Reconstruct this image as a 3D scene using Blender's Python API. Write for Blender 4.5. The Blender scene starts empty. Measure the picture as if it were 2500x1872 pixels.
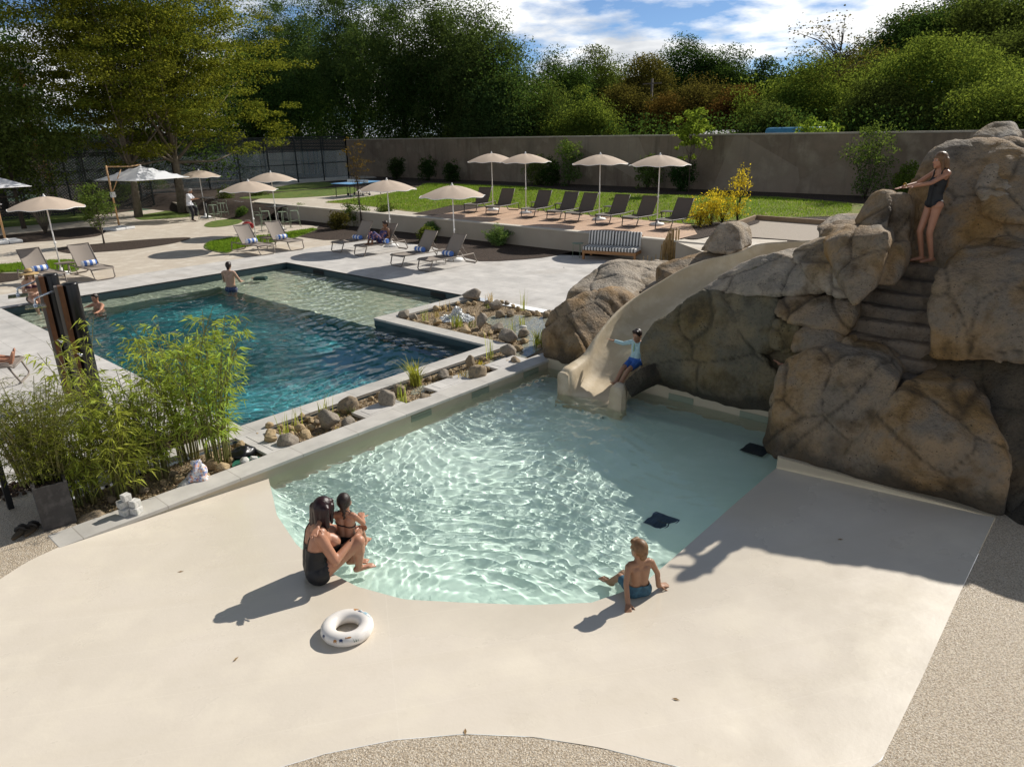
import bpy, bmesh, math, random
import numpy as np
from mathutils import Vector, Matrix, noise
S = bpy.context.scene
COL = S.collection
R_ = math.radians
# ---------------------------------------------------------------- camera (world X,Y follow the two pool axes)
H = 4.1
FP, PITCH, ROLL, AZ = 1724.1, .343288, -.0214264, .734194
VS = 1.13020          # pixel list below is read on a 2212 px wide copy of the photograph
_fw = Vector((math.cos(PITCH)*math.cos(AZ), math.cos(PITCH)*math.sin(AZ), -math.sin(PITCH)))
_rt = Vector((math.sin(AZ), -math.cos(AZ), 0))
_up = _rt.cross(_fw)
_r = _rt*math.cos(ROLL) + _up*math.sin(ROLL)
_u = -_rt*math.sin(ROLL) + _up*math.cos(ROLL)
cam = bpy.data.cameras.new('camera'); camo = bpy.data.objects.new('camera', cam); COL.objects.link(camo)
cam.sensor_width = 36; cam.lens = FP*36/2500; cam.clip_end = 2000; cam.clip_start = .05
camo.matrix_world = Matrix((( _r.x, _u.x, -_fw.x, 0), (_r.y, _u.y, -_fw.y, 0), (_r.z, _u.z, -_fw.z, H), (0, 0, 0, 1)))
S.camera = camo
def ray(x, y):
    return _fw + _r*((x*VS-1250)/FP) + _u*((936-y*VS)/FP)
def at(x, y, z=0):                      # point of the ground plane z seen at (x, y)
    d = ray(x, y); t = (z-H)/d.z
    return Vector((d.x*t, d.y*t, z))
def atp(x, y, z=0): return at(x/VS, y/VS, z)
def onU(x, y, U):                       # point of the upright plane X = U seen at (x, y)
    d = ray(x, y); t = U/d.x
    return Vector((U, d.y*t, H+d.z*t))
def onV(x, y, V):
    d = ray(x, y); t = V/d.y
    return Vector((d.x*t, V, H+d.z*t))
# ---------------------------------------------------------------- sky, sun, exposure
SUN_EL = 35.5
to_sun = Vector((math.cos(R_(SUN_EL)), -.08, math.sin(R_(SUN_EL)))).normalized()
W = bpy.data.worlds.new('World'); S.world = W; W.use_nodes = True
nt = W.node_tree; nt.nodes.clear()
def N(t, ty, **k):
    n = t.nodes.new(ty)
    for a, b in k.items():
        if hasattr(n, a): setattr(n, a, b)
    return n
out = N(nt, 'ShaderNodeOutputWorld'); bg = N(nt, 'ShaderNodeBackground'); bg.inputs[1].default_value = .050
sky = N(nt, 'ShaderNodeTexSky'); sky.sky_type = 'NISHITA'; sky.sun_disc = False
sky.sun_elevation = R_(SUN_EL); sky.sun_rotation = math.atan2(to_sun.x, to_sun.y); sky.ozone_density = 1.6; sky.dust_density = .0; sky.air_density = 1.0
tc = N(nt, 'ShaderNodeTexCoord'); sep = N(nt, 'ShaderNodeSeparateXYZ'); nt.links.new(tc.outputs['Generated'], sep.inputs[0])
def wm(op, a, b=None):
    n = N(nt, 'ShaderNodeMath', operation=op)
    for i, v in enumerate((a, b)):
        if v is None: continue
        if isinstance(v, (int, float)): n.inputs[i].default_value = v
        else: nt.links.new(v, n.inputs[i])
    return n.outputs[0]
zz = wm('ADD', wm('MAXIMUM', sep.outputs[2], 0.0), .16)
cmb = N(nt, 'ShaderNodeCombineXYZ')
nt.links.new(wm('DIVIDE', sep.outputs[0], zz), cmb.inputs[0]); nt.links.new(wm('DIVIDE', sep.outputs[1], zz), cmb.inputs[1])
cmb.inputs[2].default_value = 1.2
n1 = N(nt, 'ShaderNodeTexNoise'); n1.inputs['Scale'].default_value = .95; n1.inputs['Detail'].default_value = 9; n1.inputs['Roughness'].default_value = .55
nt.links.new(cmb.outputs[0], n1.inputs['Vector'])
rp = N(nt, 'ShaderNodeValToRGB'); rp.color_ramp.elements[0].position = .45; rp.color_ramp.elements[1].position = .53
nt.links.new(n1.outputs[0], rp.inputs[0])
n2 = N(nt, 'ShaderNodeTexNoise'); n2.inputs['Scale'].default_value = 1.7; n2.inputs['Detail'].default_value = 6
nt.links.new(cmb.outputs[0], n2.inputs['Vector'])
rp2 = N(nt, 'ShaderNodeValToRGB'); rp2.color_ramp.elements[0].color = (12, 12.5, 13.2, 1); rp2.color_ramp.elements[1].color = (21, 21, 20.7, 1)
rp2.color_ramp.elements[0].position = .38; rp2.color_ramp.elements[1].position = .55
nt.links.new(n2.outputs[0], rp2.inputs[0])
mx = N(nt, 'ShaderNodeMixRGB'); cf_ = N(nt, 'ShaderNodeMapRange'); cf_.inputs[1].default_value = .30; cf_.inputs[2].default_value = .55; cf_.inputs[3].default_value = 1; cf_.inputs[4].default_value = .15; nt.links.new(sep.outputs[2], cf_.inputs[0])
nt.links.new(wm('MULTIPLY', rp.outputs[0], cf_.outputs[0]), mx.inputs[0]); el_ = N(nt, 'ShaderNodeMapRange'); el_.inputs[1].default_value = .08; el_.inputs[2].default_value = .55; el_.inputs[3].default_value = 1.2; el_.inputs[4].default_value = 1.0; nt.links.new(sep.outputs[2], el_.inputs[0])
tc0 = N(nt, 'ShaderNodeMixRGB'); tc0.inputs[1].default_value = (.66, .93, 1.5, 1); tc0.inputs[2].default_value = (1.0, 1.0, .98, 1); tf0 = N(nt, 'ShaderNodeMapRange'); tf0.inputs[1].default_value = .02; tf0.inputs[2].default_value = .38; nt.links.new(sep.outputs[2], tf0.inputs[0]); nt.links.new(tf0.outputs[0], tc0.inputs[0])
tn0 = N(nt, 'ShaderNodeVectorMath', operation='SCALE'); nt.links.new(tc0.outputs[0], tn0.inputs[0]); nt.links.new(el_.outputs[0], tn0.inputs['Scale'])
tn = N(nt, 'ShaderNodeMixRGB', blend_type='MULTIPLY'); tn.inputs[0].default_value = 1; nt.links.new(tn0.outputs[0], tn.inputs[2]); nt.links.new(sky.outputs[0], tn.inputs[1]); nt.links.new(tn.outputs[0], mx.inputs[1]); nt.links.new(rp2.outputs[0], mx.inputs[2])
nt.links.new(mx.outputs[0], bg.inputs[0]); nt.links.new(bg.outputs[0], out.inputs[0])
sl = bpy.data.lights.new('sun', 'SUN'); sl.energy = 5.0; sl.angle = R_(.5); sl.color = (1, .95, .87); sl.cycles.is_caustics_light = True
so = bpy.data.objects.new('sun', sl); COL.objects.link(so); so.rotation_euler = (-to_sun).to_track_quat('-Z', 'Y').to_euler()
so.location = (0, 0, 60)
S.view_settings.view_transform = 'Standard'; S.view_settings.look = 'None'; S.view_settings.gamma = 1; S.view_settings.exposure = .20
S.cycles.max_bounces = 10; S.cycles.transparent_max_bounces = 12; S.cycles.transmission_bounces = 8
# ---------------------------------------------------------------- materials
MATS = {}
def mat(name, c1, c2=None, rough=.7, scale=3., c3=None, sc3=12., bump=0., bsc=None, spec=.4, space='P', det=5, lo=.35, hi=.65, rvar=0., metal=0., dist=.02):
    """Principled material with two or three colours mixed by noise and a bump."""
    if name in MATS: return MATS[name]
    m = bpy.data.materials.new(name); m.use_nodes = True; MATS[name] = m
    t = m.node_tree; b = t.nodes['Principled BSDF']
    b.inputs['Roughness'].default_value = rough; b.inputs['Specular IOR Level'].default_value = spec; b.inputs['Metallic'].default_value = metal
    b.inputs['Base Color'].default_value = (*c1, 1)
    if space == 'P': vec = N(t, 'ShaderNodeNewGeometry').outputs['Position']
    else: vec = N(t, 'ShaderNodeTexCoord').outputs['Object']
    m['vec'] = 1
    col = None
    def nz(s, d=det):
        n = N(t, 'ShaderNodeTexNoise'); n.inputs['Scale'].default_value = s; n.inputs['Detail'].default_value = d; n.inputs['Roughness'].default_value = .6
        t.links.new(vec, n.inputs['Vector']); return n.outputs[0]
    def rmp(o, a, bb):
        r = N(t, 'ShaderNodeMapRange'); r.inputs[1].default_value = a; r.inputs[2].default_value = bb
        t.links.new(o, r.inputs[0]); return r.outputs[0]
    if c2 is not None:
        x = N(t, 'ShaderNodeMixRGB'); x.inputs[1].default_value = (*c1, 1); x.inputs[2].default_value = (*c2, 1)
        t.links.new(rmp(nz(scale), lo, hi), x.inputs[0]); col = x.outputs[0]
        if c3 is not None:
            y = N(t, 'ShaderNodeMixRGB'); y.inputs[2].default_value = (*c3, 1)
            t.links.new(col, y.inputs[1]); t.links.new(rmp(nz(sc3), .48, .68), y.inputs[0]); col = y.outputs[0]
        t.links.new(col, b.inputs['Base Color'])
    if rvar:
        r = rmp(nz(scale*2.3), .3, .7); q = N(t, 'ShaderNodeMath', operation='MULTIPLY_ADD'); q.inputs[1].default_value = rvar; q.inputs[2].default_value = rough-rvar/2
        t.links.new(r, q.inputs[0]); t.links.new(q.outputs[0], b.inputs['Roughness'])
    if bump:
        bb = N(t, 'ShaderNodeBump'); bb.inputs['Strength'].default_value = bump; bb.inputs['Distance'].default_value = dist
        t.links.new(nz(bsc or scale*4, 6), bb.inputs['Height']); t.links.new(bb.outputs[0], b.inputs['Normal'])
    return m
def link_nodes(m): return m.node_tree, m.node_tree.nodes['Principled BSDF']
def multiply_base(m, fac_socket, colour):
    """mix an extra colour over what feeds the base colour"""
    t, b = link_nodes(m); x = N(t, 'ShaderNodeMixRGB'); x.inputs[2].default_value = (*colour, 1)
    if b.inputs['Base Color'].links: t.links.new(b.inputs['Base Color'].links[0].from_socket, x.inputs[1])
    else: x.inputs[1].default_value = b.inputs['Base Color'].default_value
    t.links.new(fac_socket, x.inputs[0]); t.links.new(x.outputs[0], b.inputs['Base Color'])
def leafmat(name, c, tr, rough=.5, var=.5):
    if name in MATS: return MATS[name]
    m = bpy.data.materials.new(name); m.use_nodes = True; MATS[name] = m
    t = m.node_tree; b = t.nodes['Principled BSDF']; o = t.nodes['Material Output']
    g = N(t, 'ShaderNodeNewGeometry'); oi = N(t, 'ShaderNodeObjectInfo')
    h = N(t, 'ShaderNodeHueSaturation'); h.inputs['Color'].default_value = (*c, 1)
    mr = N(t, 'ShaderNodeMapRange'); mr.inputs[3].default_value = 1-var; mr.inputs[4].default_value = 1+var
    t.links.new(g.outputs['Random Per Island'], mr.inputs[0]); t.links.new(mr.outputs[0], h.inputs['Value'])
    mh = N(t, 'ShaderNodeMapRange'); mh.inputs[3].default_value = .47; mh.inputs[4].default_value = .53
    t.links.new(oi.outputs['Random'], mh.inputs[0]); t.links.new(mh.outputs[0], h.inputs['Hue'])
    t.links.new(h.outputs[0], b.inputs['Base Color']); b.inputs['Roughness'].default_value = max(rough, .6); b.inputs['Specular IOR Level'].default_value = .0
    tl = N(t, 'ShaderNodeBsdfTranslucent'); h2 = N(t, 'ShaderNodeHueSaturation'); h2.inputs['Color'].default_value = (*tr, 1)
    t.links.new(mr.outputs[0], h2.inputs['Value']); t.links.new(h2.outputs[0], tl.inputs[0])
    ad = N(t, 'ShaderNodeAddShader'); t.links.new(b.outputs[0], ad.inputs[0]); t.links.new(tl.outputs[0], ad.inputs[1]); t.links.new(ad.outputs[0], o.inputs[0])
    return m
def brickmat(name, c1, c2, mortar, bw, bh, ms=.004, rough=.65, rot=0., off=.5, streak=None, bump=.25, loc=(0, 0, 0)):
    """slabs or boards laid in rows on the ground plane (pattern in world space)"""
    m = mat(name, c1, c2, rough, 1.3, rvar=.15); t, b = link_nodes(m)
    g = N(t, 'ShaderNodeNewGeometry'); mp = N(t, 'ShaderNodeMapping'); mp.inputs['Rotation'].default_value = (0, 0, rot); mp.inputs['Location'].default_value = loc
    t.links.new(g.outputs['Position'], mp.inputs[0])
    k = N(t, 'ShaderNodeTexBrick'); k.offset = off; k.inputs['Scale'].default_value = 1; k.inputs['Mortar Size'].default_value = ms; k.inputs['Mortar Smooth'].default_value = .1
    k.inputs['Brick Width'].default_value = bw; k.inputs['Row Height'].default_value = bh; k.inputs['Bias'].default_value = 0
    k.inputs['Color1'].default_value = (*c1, 1); k.inputs['Color2'].default_value = (*c2, 1); k.inputs['Mortar'].default_value = (*mortar, 1)
    t.links.new(mp.outputs[0], k.inputs['Vector'])
    n = N(t, 'ShaderNodeTexNoise'); n.inputs['Detail'].default_value = 7; n.inputs['Roughness'].default_value = .65
    ms2 = N(t, 'ShaderNodeMapping'); ms2.inputs['Scale'].default_value = streak or (1.2, 1.2, 1); t.links.new(mp.outputs[0], ms2.inputs[0]); t.links.new(ms2.outputs[0], n.inputs['Vector'])
    n.inputs['Scale'].default_value = 1.5
    mr = N(t, 'ShaderNodeMapRange'); mr.inputs[1].default_value = .3; mr.inputs[2].default_value = .7; mr.inputs[3].default_value = .78; mr.inputs[4].default_value = 1.12
    t.links.new(n.outputs[0], mr.inputs[0])
    x = N(t, 'ShaderNodeMixRGB', blend_type='MULTIPLY'); x.inputs[0].default_value = 1; t.links.new(k.outputs[0], x.inputs[1]); t.links.new(mr.outputs[0], x.inputs[2])
    t.links.new(x.outputs[0], b.inputs['Base Color'])
    bp = N(t, 'ShaderNodeBump'); bp.inputs['Strength'].default_value = bump; bp.inputs['Distance'].default_value = .004; bp.invert = True
    t.links.new(k.outputs['Fac'], bp.inputs['Height']); t.links.new(bp.outputs[0], b.inputs['Normal'])
    return m
def stripemat(name, ca, cb, period, axis='X', duty=.5, rough=.9):
    m = mat(name, ca, None, rough); t, b = link_nodes(m)
    tcn = N(t, 'ShaderNodeTexCoord'); sp = N(t, 'ShaderNodeSeparateXYZ'); t.links.new(tcn.outputs['Object'], sp.inputs[0])
    a = N(t, 'ShaderNodeMath', operation='DIVIDE'); a.inputs[1].default_value = period; t.links.new(sp.outputs[axis], a.inputs[0])
    f = N(t, 'ShaderNodeMath', operation='FRACT'); t.links.new(a.outputs[0], f.inputs[0])
    g = N(t, 'ShaderNodeMath', operation='GREATER_THAN'); g.inputs[1].default_value = duty; t.links.new(f.outputs[0], g.inputs[0])
    x = N(t, 'ShaderNodeMixRGB'); x.inputs[1].default_value = (*ca, 1); x.inputs[2].default_value = (*cb, 1); t.links.new(g.outputs[0], x.inputs[0]); t.links.new(x.outputs[0], b.inputs['Base Color'])
    return m
# ---------------------------------------------------------------- mesh helpers
def tag(o, label=None, cat=None, group=None, kind=None):
    if label: o['label'] = label
    if cat: o['category'] = cat
    if group: o['group'] = group
    if kind: o['kind'] = kind
    return o
def empty(name, loc=(0, 0, 0), rz=0, label=None, cat=None, group=None, scale=1):
    o = bpy.data.objects.new(name, None); COL.objects.link(o); o.location = loc; o.rotation_euler = (0, 0, rz); o.scale = (scale,)*3
    o.empty_display_size = .1
    return tag(o, label, cat, group)
def link(name, me, parent=None, caust=True):
    o = bpy.data.objects.new(name, me); COL.objects.link(o)
    if parent: o.parent = parent
    if caust: o.cycles.is_caustics_receiver = True
    return o
def copy_tree(o, parent=None):
    c = o.copy(); COL.objects.link(c)
    if parent: c.parent = parent
    for ch in list(o.children): copy_tree(ch, c)
    return c
class MB:
    def __init__(s): s.v = []; s.f = []; s.m = []; s.sm = []
    def add(s, vs, fs, mi=0, smooth=False):
        b = len(s.v); s.v += [tuple(p) for p in vs]; s.f += [tuple(b+i for i in f) for f in fs]; s.m += [mi]*len(fs); s.sm += [smooth]*len(fs); return s
    def box(s, x0, y0, z0, x1, y1, z1, mi=0):
        return s.add([(x0, y0, z0), (x1, y0, z0), (x1, y1, z0), (x0, y1, z0), (x0, y0, z1), (x1, y0, z1), (x1, y1, z1), (x0, y1, z1)],
                     [(0, 3, 2, 1), (4, 5, 6, 7), (0, 1, 5, 4), (1, 2, 6, 5), (2, 3, 7, 6), (3, 0, 4, 7)], mi)
    def hexa(s, lo, hi, mi=0):          # lo, hi: two quads
        return s.add(list(lo)+list(hi), [(0, 3, 2, 1), (4, 5, 6, 7), (0, 1, 5, 4), (1, 2, 6, 5), (2, 3, 7, 6), (3, 0, 4, 7)], mi)
    def tube(s, pts, r, n=8, mi=0, cap=True, flat=1.):
        pts = [Vector(p) for p in pts]; k = len(pts); rs = r if isinstance(r, (list, tuple)) else [r]*k
        vs = []; fs = []; ref = None
        for i, p in enumerate(pts):
            d = (pts[min(i+1, k-1)]-pts[max(i-1, 0)]).normalized()
            if ref is None: ref = Vector((0, 0, 1)) if abs(d.z) < .9 else Vector((1, 0, 0))
            a = d.cross(ref)
            if a.length < 1e-4: a = d.orthogonal()
            a.normalize(); b = a.cross(d).normalized(); ref = b
            for j in range(n):
                t = 2*math.pi*j/n; vs.append(p+a*(rs[i]*math.cos(t))+b*(rs[i]*flat*math.sin(t)))
        for i in range(k-1):
            for j in range(n): fs.append((i*n+j, i*n+(j+1) % n, (i+1)*n+(j+1) % n, (i+1)*n+j))
        if cap: fs += [tuple(range(n-1, -1, -1)), tuple((k-1)*n+j for j in range(n))]
        return s.add(vs, fs, mi, True)
    def bar(s, a, b, w, h, mi=0):       # square bar between two points
        a = Vector(a); b = Vector(b); d = (b-a).normalized(); ref = Vector((0, 0, 1)) if abs(d.z) < .95 else Vector((1, 0, 0))
        x = d.cross(ref).normalized()*w/2; y = x.cross(d).normalized()*h/2
        return s.hexa([a-x-y, a+x-y, a+x+y, a-x+y], [b-x-y, b+x-y, b+x+y, b-x+y], mi)
    def lathe(s, prof, n=16, mi=0, c=(0, 0, 0), smooth=True):
        vs = []; fs = []; k = len(prof)
        for r, z in prof:
            for j in range(n): t = 2*math.pi*j/n; vs.append((c[0]+r*math.cos(t), c[1]+r*math.sin(t), c[2]+z))
        for i in range(k-1):
            for j in range(n): fs.append((i*n+j, i*n+(j+1) % n, (i+1)*n+(j+1) % n, (i+1)*n+j))
        fs += [tuple(range(n-1, -1, -1)), tuple((k-1)*n+j for j in range(n))]
        return s.add(vs, fs, mi, smooth)
    def ell(s, c, r, nu=14, nv=9, mi=0, M=None):
        vs = []; fs = []; c = Vector(c)
        for i in range(nv+1):
            ph = math.pi*i/nv
            for j in range(nu):
                t = 2*math.pi*j/nu; p = Vector((r[0]*math.sin(ph)*math.cos(t), r[1]*math.sin(ph)*math.sin(t), r[2]*math.cos(ph)))
                vs.append(c+(M @ p if M else p))
        for i in range(nv):
            for j in range(nu): fs.append((i*nu+j, (i+1)*nu+j, (i+1)*nu+(j+1) % nu, i*nu+(j+1) % nu))
        return s.add(vs, fs, mi, True)
    def prism(s, poly, z0, z1, mi=0):
        n = len(poly); vs = [(p[0], p[1], z0) for p in poly]+[(p[0], p[1], z1) for p in poly]
        fs = [tuple(range(n-1, -1, -1)), tuple(range(n, 2*n))]+[(i, (i+1) % n, n+(i+1) % n, n+i) for i in range(n)]
        return s.add(vs, fs, mi)
    def mesh(s, name, mats):
        me = bpy.data.meshes.new(name); me.from_pydata(s.v, [], s.f)
        for m in (mats if isinstance(mats, (list, tuple)) else [mats]): me.materials.append(m)
        me.polygons.foreach_set('material_index', s.m); me.polygons.foreach_set('use_smooth', s.sm); me.update()
        return me
    def build(s, name, mats, parent=None, bevel=0., loc=None, caust=True):
        me = s.mesh(name, mats)
        if bevel:
            bm = bmesh.new(); bm.from_mesh(me); bmesh.ops.remove_doubles(bm, verts=bm.verts, dist=1e-5)
            ed = [e for e in bm.edges if len(e.link_faces) == 2 and e.calc_face_angle(0) > .6]
            bmesh.ops.bevel(bm, geom=ed, offset=bevel, segments=2, affect='EDGES', profile=.5, clamp_overlap=True); bm.to_mesh(me); bm.free()
        o = link(name, me, parent, caust)
        if loc is not None: o.location = loc
        return o
def poly_sheet(name, loops, z, m, sub=0.):
    """flat sheet between an outer loop and any holes"""
    bm = bmesh.new(); es = []
    for lp in loops:
        vs = [bm.verts.new((p[0], p[1], z if len(p) < 3 else p[2])) for p in lp]
        es += [bm.edges.new((vs[i], vs[(i+1) % len(vs)])) for i in range(len(vs))]
    bmesh.ops.triangle_fill(bm, use_beauty=True, use_dissolve=False, edges=es, normal=(0, 0, 1))
    for f in bm.faces:
        if f.normal.z < 0: f.normal_flip()
    me = bpy.data.meshes.new(name); bm.to_mesh(me); bm.free(); me.materials.append(m)
    return link(name, me)
def smooth_loop(pts, n=6):
    """closed Catmull-Rom through the points"""
    o = []; k = len(pts)
    for i in range(k):
        p0, p1, p2, p3 = [Vector((pts[(i+j-1) % k][0], pts[(i+j-1) % k][1], 0)) for j in range(4)]
        for q in range(n):
            t = q/n; o.append(.5*((2*p1)+(p2-p0)*t+(2*p0-5*p1+4*p2-p3)*t*t+(3*p1-p0-3*p2+p3)*t**3))
    return [(p.x, p.y) for p in o]
def resample(pts, n):
    P = [Vector((p[0], p[1], 0)) for p in pts]; L = [0]
    for a, b in zip(P, P[1:]): L.append(L[-1]+(b-a).length)
    o = []; j = 0
    for i in range(n):
        d = L[-1]*i/(n-1)
        while j < len(P)-2 and L[j+1] < d: j += 1
        o.append(P[j].lerp(P[j+1], (d-L[j])/max(1e-9, L[j+1]-L[j])))
    return o
def loft(name, A, B, n, rows, zf, m, smooth=True):
    a = resample(A, n); b = resample(B, n); vs = []; fs = []
    for i in range(rows+1):
        t = i/rows
        for j in range(n): p = a[j].lerp(b[j], t); vs.append((p.x, p.y, zf(t, p, j/(n-1))))
    for i in range(rows):
        for j in range(n-1): fs.append((i*n+j, i*n+j+1, (i+1)*n+j+1, (i+1)*n+j))
    me = bpy.data.meshes.new(name); me.from_pydata(vs, [], fs)
    if me.polygons[0].normal.z < 0: me.flip_normals()
    me.polygons.foreach_set('use_smooth', [smooth]*len(fs)); me.materials.append(m)
    return link(name, me)
# ================================================================ SETTING
ZW = -.17; Z1 = .68; UW = 20.3
m_stone = brickmat('pale_stone', (.60, .57, .53), (.54, .515, .48), (.40, .375, .345), 1.2, .6, .006, .6, rot=math.pi/2)
m_coping = brickmat('coping_stone', (.56, .53, .48), (.50, .475, .43), (.36, .33, .29), .92, 4.0, .006, .55, off=0)
m_copv = brickmat('coping_stone_cross', (.56, .53, .48), (.50, .475, .43), (.36, .33, .29), .92, 4.0, .006, .55, off=0, rot=math.pi/2)
m_resin = mat('resin_path', (.56, .49, .40), (.46, .395, .315), .75, 160, (.62, .56, .47), 2., bump=.35, bsc=220, dist=.006)
m_pebble = mat('pebble_resin', (.66, .54, .385), (.26, .185, .11), .34, 70, (.78, .71, .60), 95, bump=1., bsc=75, dist=.02, spec=.7, lo=.36, hi=.64)
m_mulch = mat('bark_mulch', (.045, .027, .018), (.014, .009, .006), .95, 26, (.13, .085, .055), 42, bump=1, bsc=30, dist=.06)
m_soil = mat('gravel_soil', (.31, .235, .145), (.17, .12, .075), .9, 28, (.42, .34, .23), 40, bump=1, bsc=45, dist=.03)
m_lawn = mat('lawn_grass', (.13, .20, .022), (.07, .13, .013), .9, 2.2, (.20, .20, .04), 5., bump=1, bsc=60, dist=.05)
m_lawn2 = mat('lawn_dry', (.20, .225, .028), (.115, .165, .018), .9, .8, (.30, .24, .075), 1.1, bump=1, bsc=45, dist=.06)
m_liner = mat('beach_liner', (.66, .59, .495), (.62, .555, .46), .34, .9, (.69, .62, .51), 1.6, bump=.10, bsc=28, dist=.012, spec=.45, rvar=.22)
m_linerw = mat('wall_liner', (.50, .43, .315), (.46, .39, .28), .5, 2, bump=.15, bsc=60, dist=.004)
m_mint = mat('mint_floor', (.72, .84, .765), (.68, .80, .72), .5, 1.1, (.75, .86, .79), 3)
m_tile = mat('pool_tile', (.040, .075, .085), (.025, .05, .06), .4, 60)
m_deepfloor = mat('deep_floor', (.075, .40, .43), (.05, .32, .37), .6, .6)
m_shelf = mat('shelf_floor', (.50, .52, .40), (.44, .46, .35), .6, 1.5)
m_conc = mat('retaining_render', (.44, .385, .31), (.40, .345, .275), .8, 1.2)
m_cap = mat('wall_cap', (.62, .56, .47), (.55, .50, .42), .7, 2)
m_rear = mat('old_render', (.245, .185, .135), (.165, .125, .09), .9, .45, (.29, .235, .175), .9, bump=.5, bsc=5, dist=.05, lo=.4, hi=.6)
m_deck = brickmat('deck_boards', (.62, .42, .285), (.53, .36, .245), (.19, .12, .085), 4.2, .14, .006, .6, streak=(.5, 9, 1))
m_court = mat('court_turf', (.05, .10, .055), (.04, .085, .045), .9, 3)
m_grit = mat('court_grit', (.40, .345, .285), (.34, .29, .235), .95, 40, bump=.5, bsc=160, dist=.01)
m_hill = mat('far_ground', (.04, .06, .018), (.025, .04, .012), .95, .3, bump=1, bsc=3, dist=.4)
t, b = link_nodes(m_rear)           # rain streaks and patched render
_g = N(t, 'ShaderNodeNewGeometry'); _mp = N(t, 'ShaderNodeMapping'); _mp.inputs['Scale'].default_value = (1, 1.6, .16); t.links.new(_g.outputs['Position'], _mp.inputs[0]); _n = N(t, 'ShaderNodeTexNoise'); _n.inputs['Scale'].default_value = 1.1; _n.inputs['Detail'].default_value = 8; _n.inputs['Roughness'].default_value = .7; t.links.new(_mp.outputs[0], _n.inputs['Vector'])
_r2 = N(t, 'ShaderNodeMapRange'); _r2.inputs[1].default_value = .52; _r2.inputs[2].default_value = .68; _r2.inputs[4].default_value = .7; t.links.new(_n.outputs[0], _r2.inputs[0]); multiply_base(m_rear, _r2.outputs[0], (.10, .075, .055))
_n = N(t, 'ShaderNodeTexVoronoi'); _n.inputs['Scale'].default_value = .22; t.links.new(_g.outputs['Position'], _n.inputs['Vector']); _r2 = N(t, 'ShaderNodeMapRange'); _r2.inputs[1].default_value = .5; _r2.inputs[2].default_value = .9; _r2.inputs[4].default_value = .45; t.links.new(_n.outputs['Color'], _r2.inputs[0]); multiply_base(m_rear, _r2.outputs[0], (.34, .28, .22))
# shallow stains where slabs stay wet
t, b = link_nodes(m_stone)
_n = N(t, 'ShaderNodeTexNoise'); _n.inputs['Scale'].default_value = .55; _n.inputs['Detail'].default_value = 8; t.links.new(N(t, 'ShaderNodeNewGeometry').outputs['Position'], _n.inputs['Vector'])
_r2 = N(t, 'ShaderNodeMapRange'); _r2.inputs[1].default_value = .58; _r2.inputs[2].default_value = .66; _r2.inputs[4].default_value = .28; t.links.new(_n.outputs[0], _r2.inputs[0])
multiply_base(m_stone, _r2.outputs[0], (.33, .29, .24))
def struct(o, label=None): return tag(o, label, None, None, 'structure')
def sheet(name, poly, z, m, label=None): return struct(poly_sheet(name, [poly], z, m), label)
def vpoly(pts, z=0): return [tuple(at(x, y, z))[:2] for x, y in pts]
# ---- pools: outlines in metres
BREAK = [(4.06, 8.04), (3.82, 7.52), (3.62, 7.1), (3.42, 6.37), (3.34, 5.75), (3.38, 5.2), (3.55, 4.68), (3.89, 4.2), (4.28, 3.68), (4.68, 3.26), (5.23, 3.04), (6.1, 3.04), (7.28, 3.05), (8.55, 3.05)]
BEACH = [(1.6, 8.04), (1.3, 7.99), (1.02, 7.85), (.45, 7.4), (.05, 6.5), (.0, 5.6), (.35, 4.8), (1.0, 4.15), (1.66, 3.71), (1.91, 3.58), (2.31, 3.30), (2.68, 2.95), (2.98, 2.56), (3.22, 2.13), (3.45, 1.6), (3.72, 1.05), (4.05, .74), (4.38, .62), (5.36, .61), (6.75, .62), (8.55, .62)]
KU, KV0, KV1 = 9.95, 3.05, 8.04
PU0, PU1, PV0, PV1, NU, NV = 4.55, 12.93, 9.63, 22.0, 9.93, 13.32
def beach_z(t, p, s): return -.166+.166*t
m_liner.node_tree.nodes['Principled BSDF'].inputs['Specular IOR Level'].default_value = .45

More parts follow.
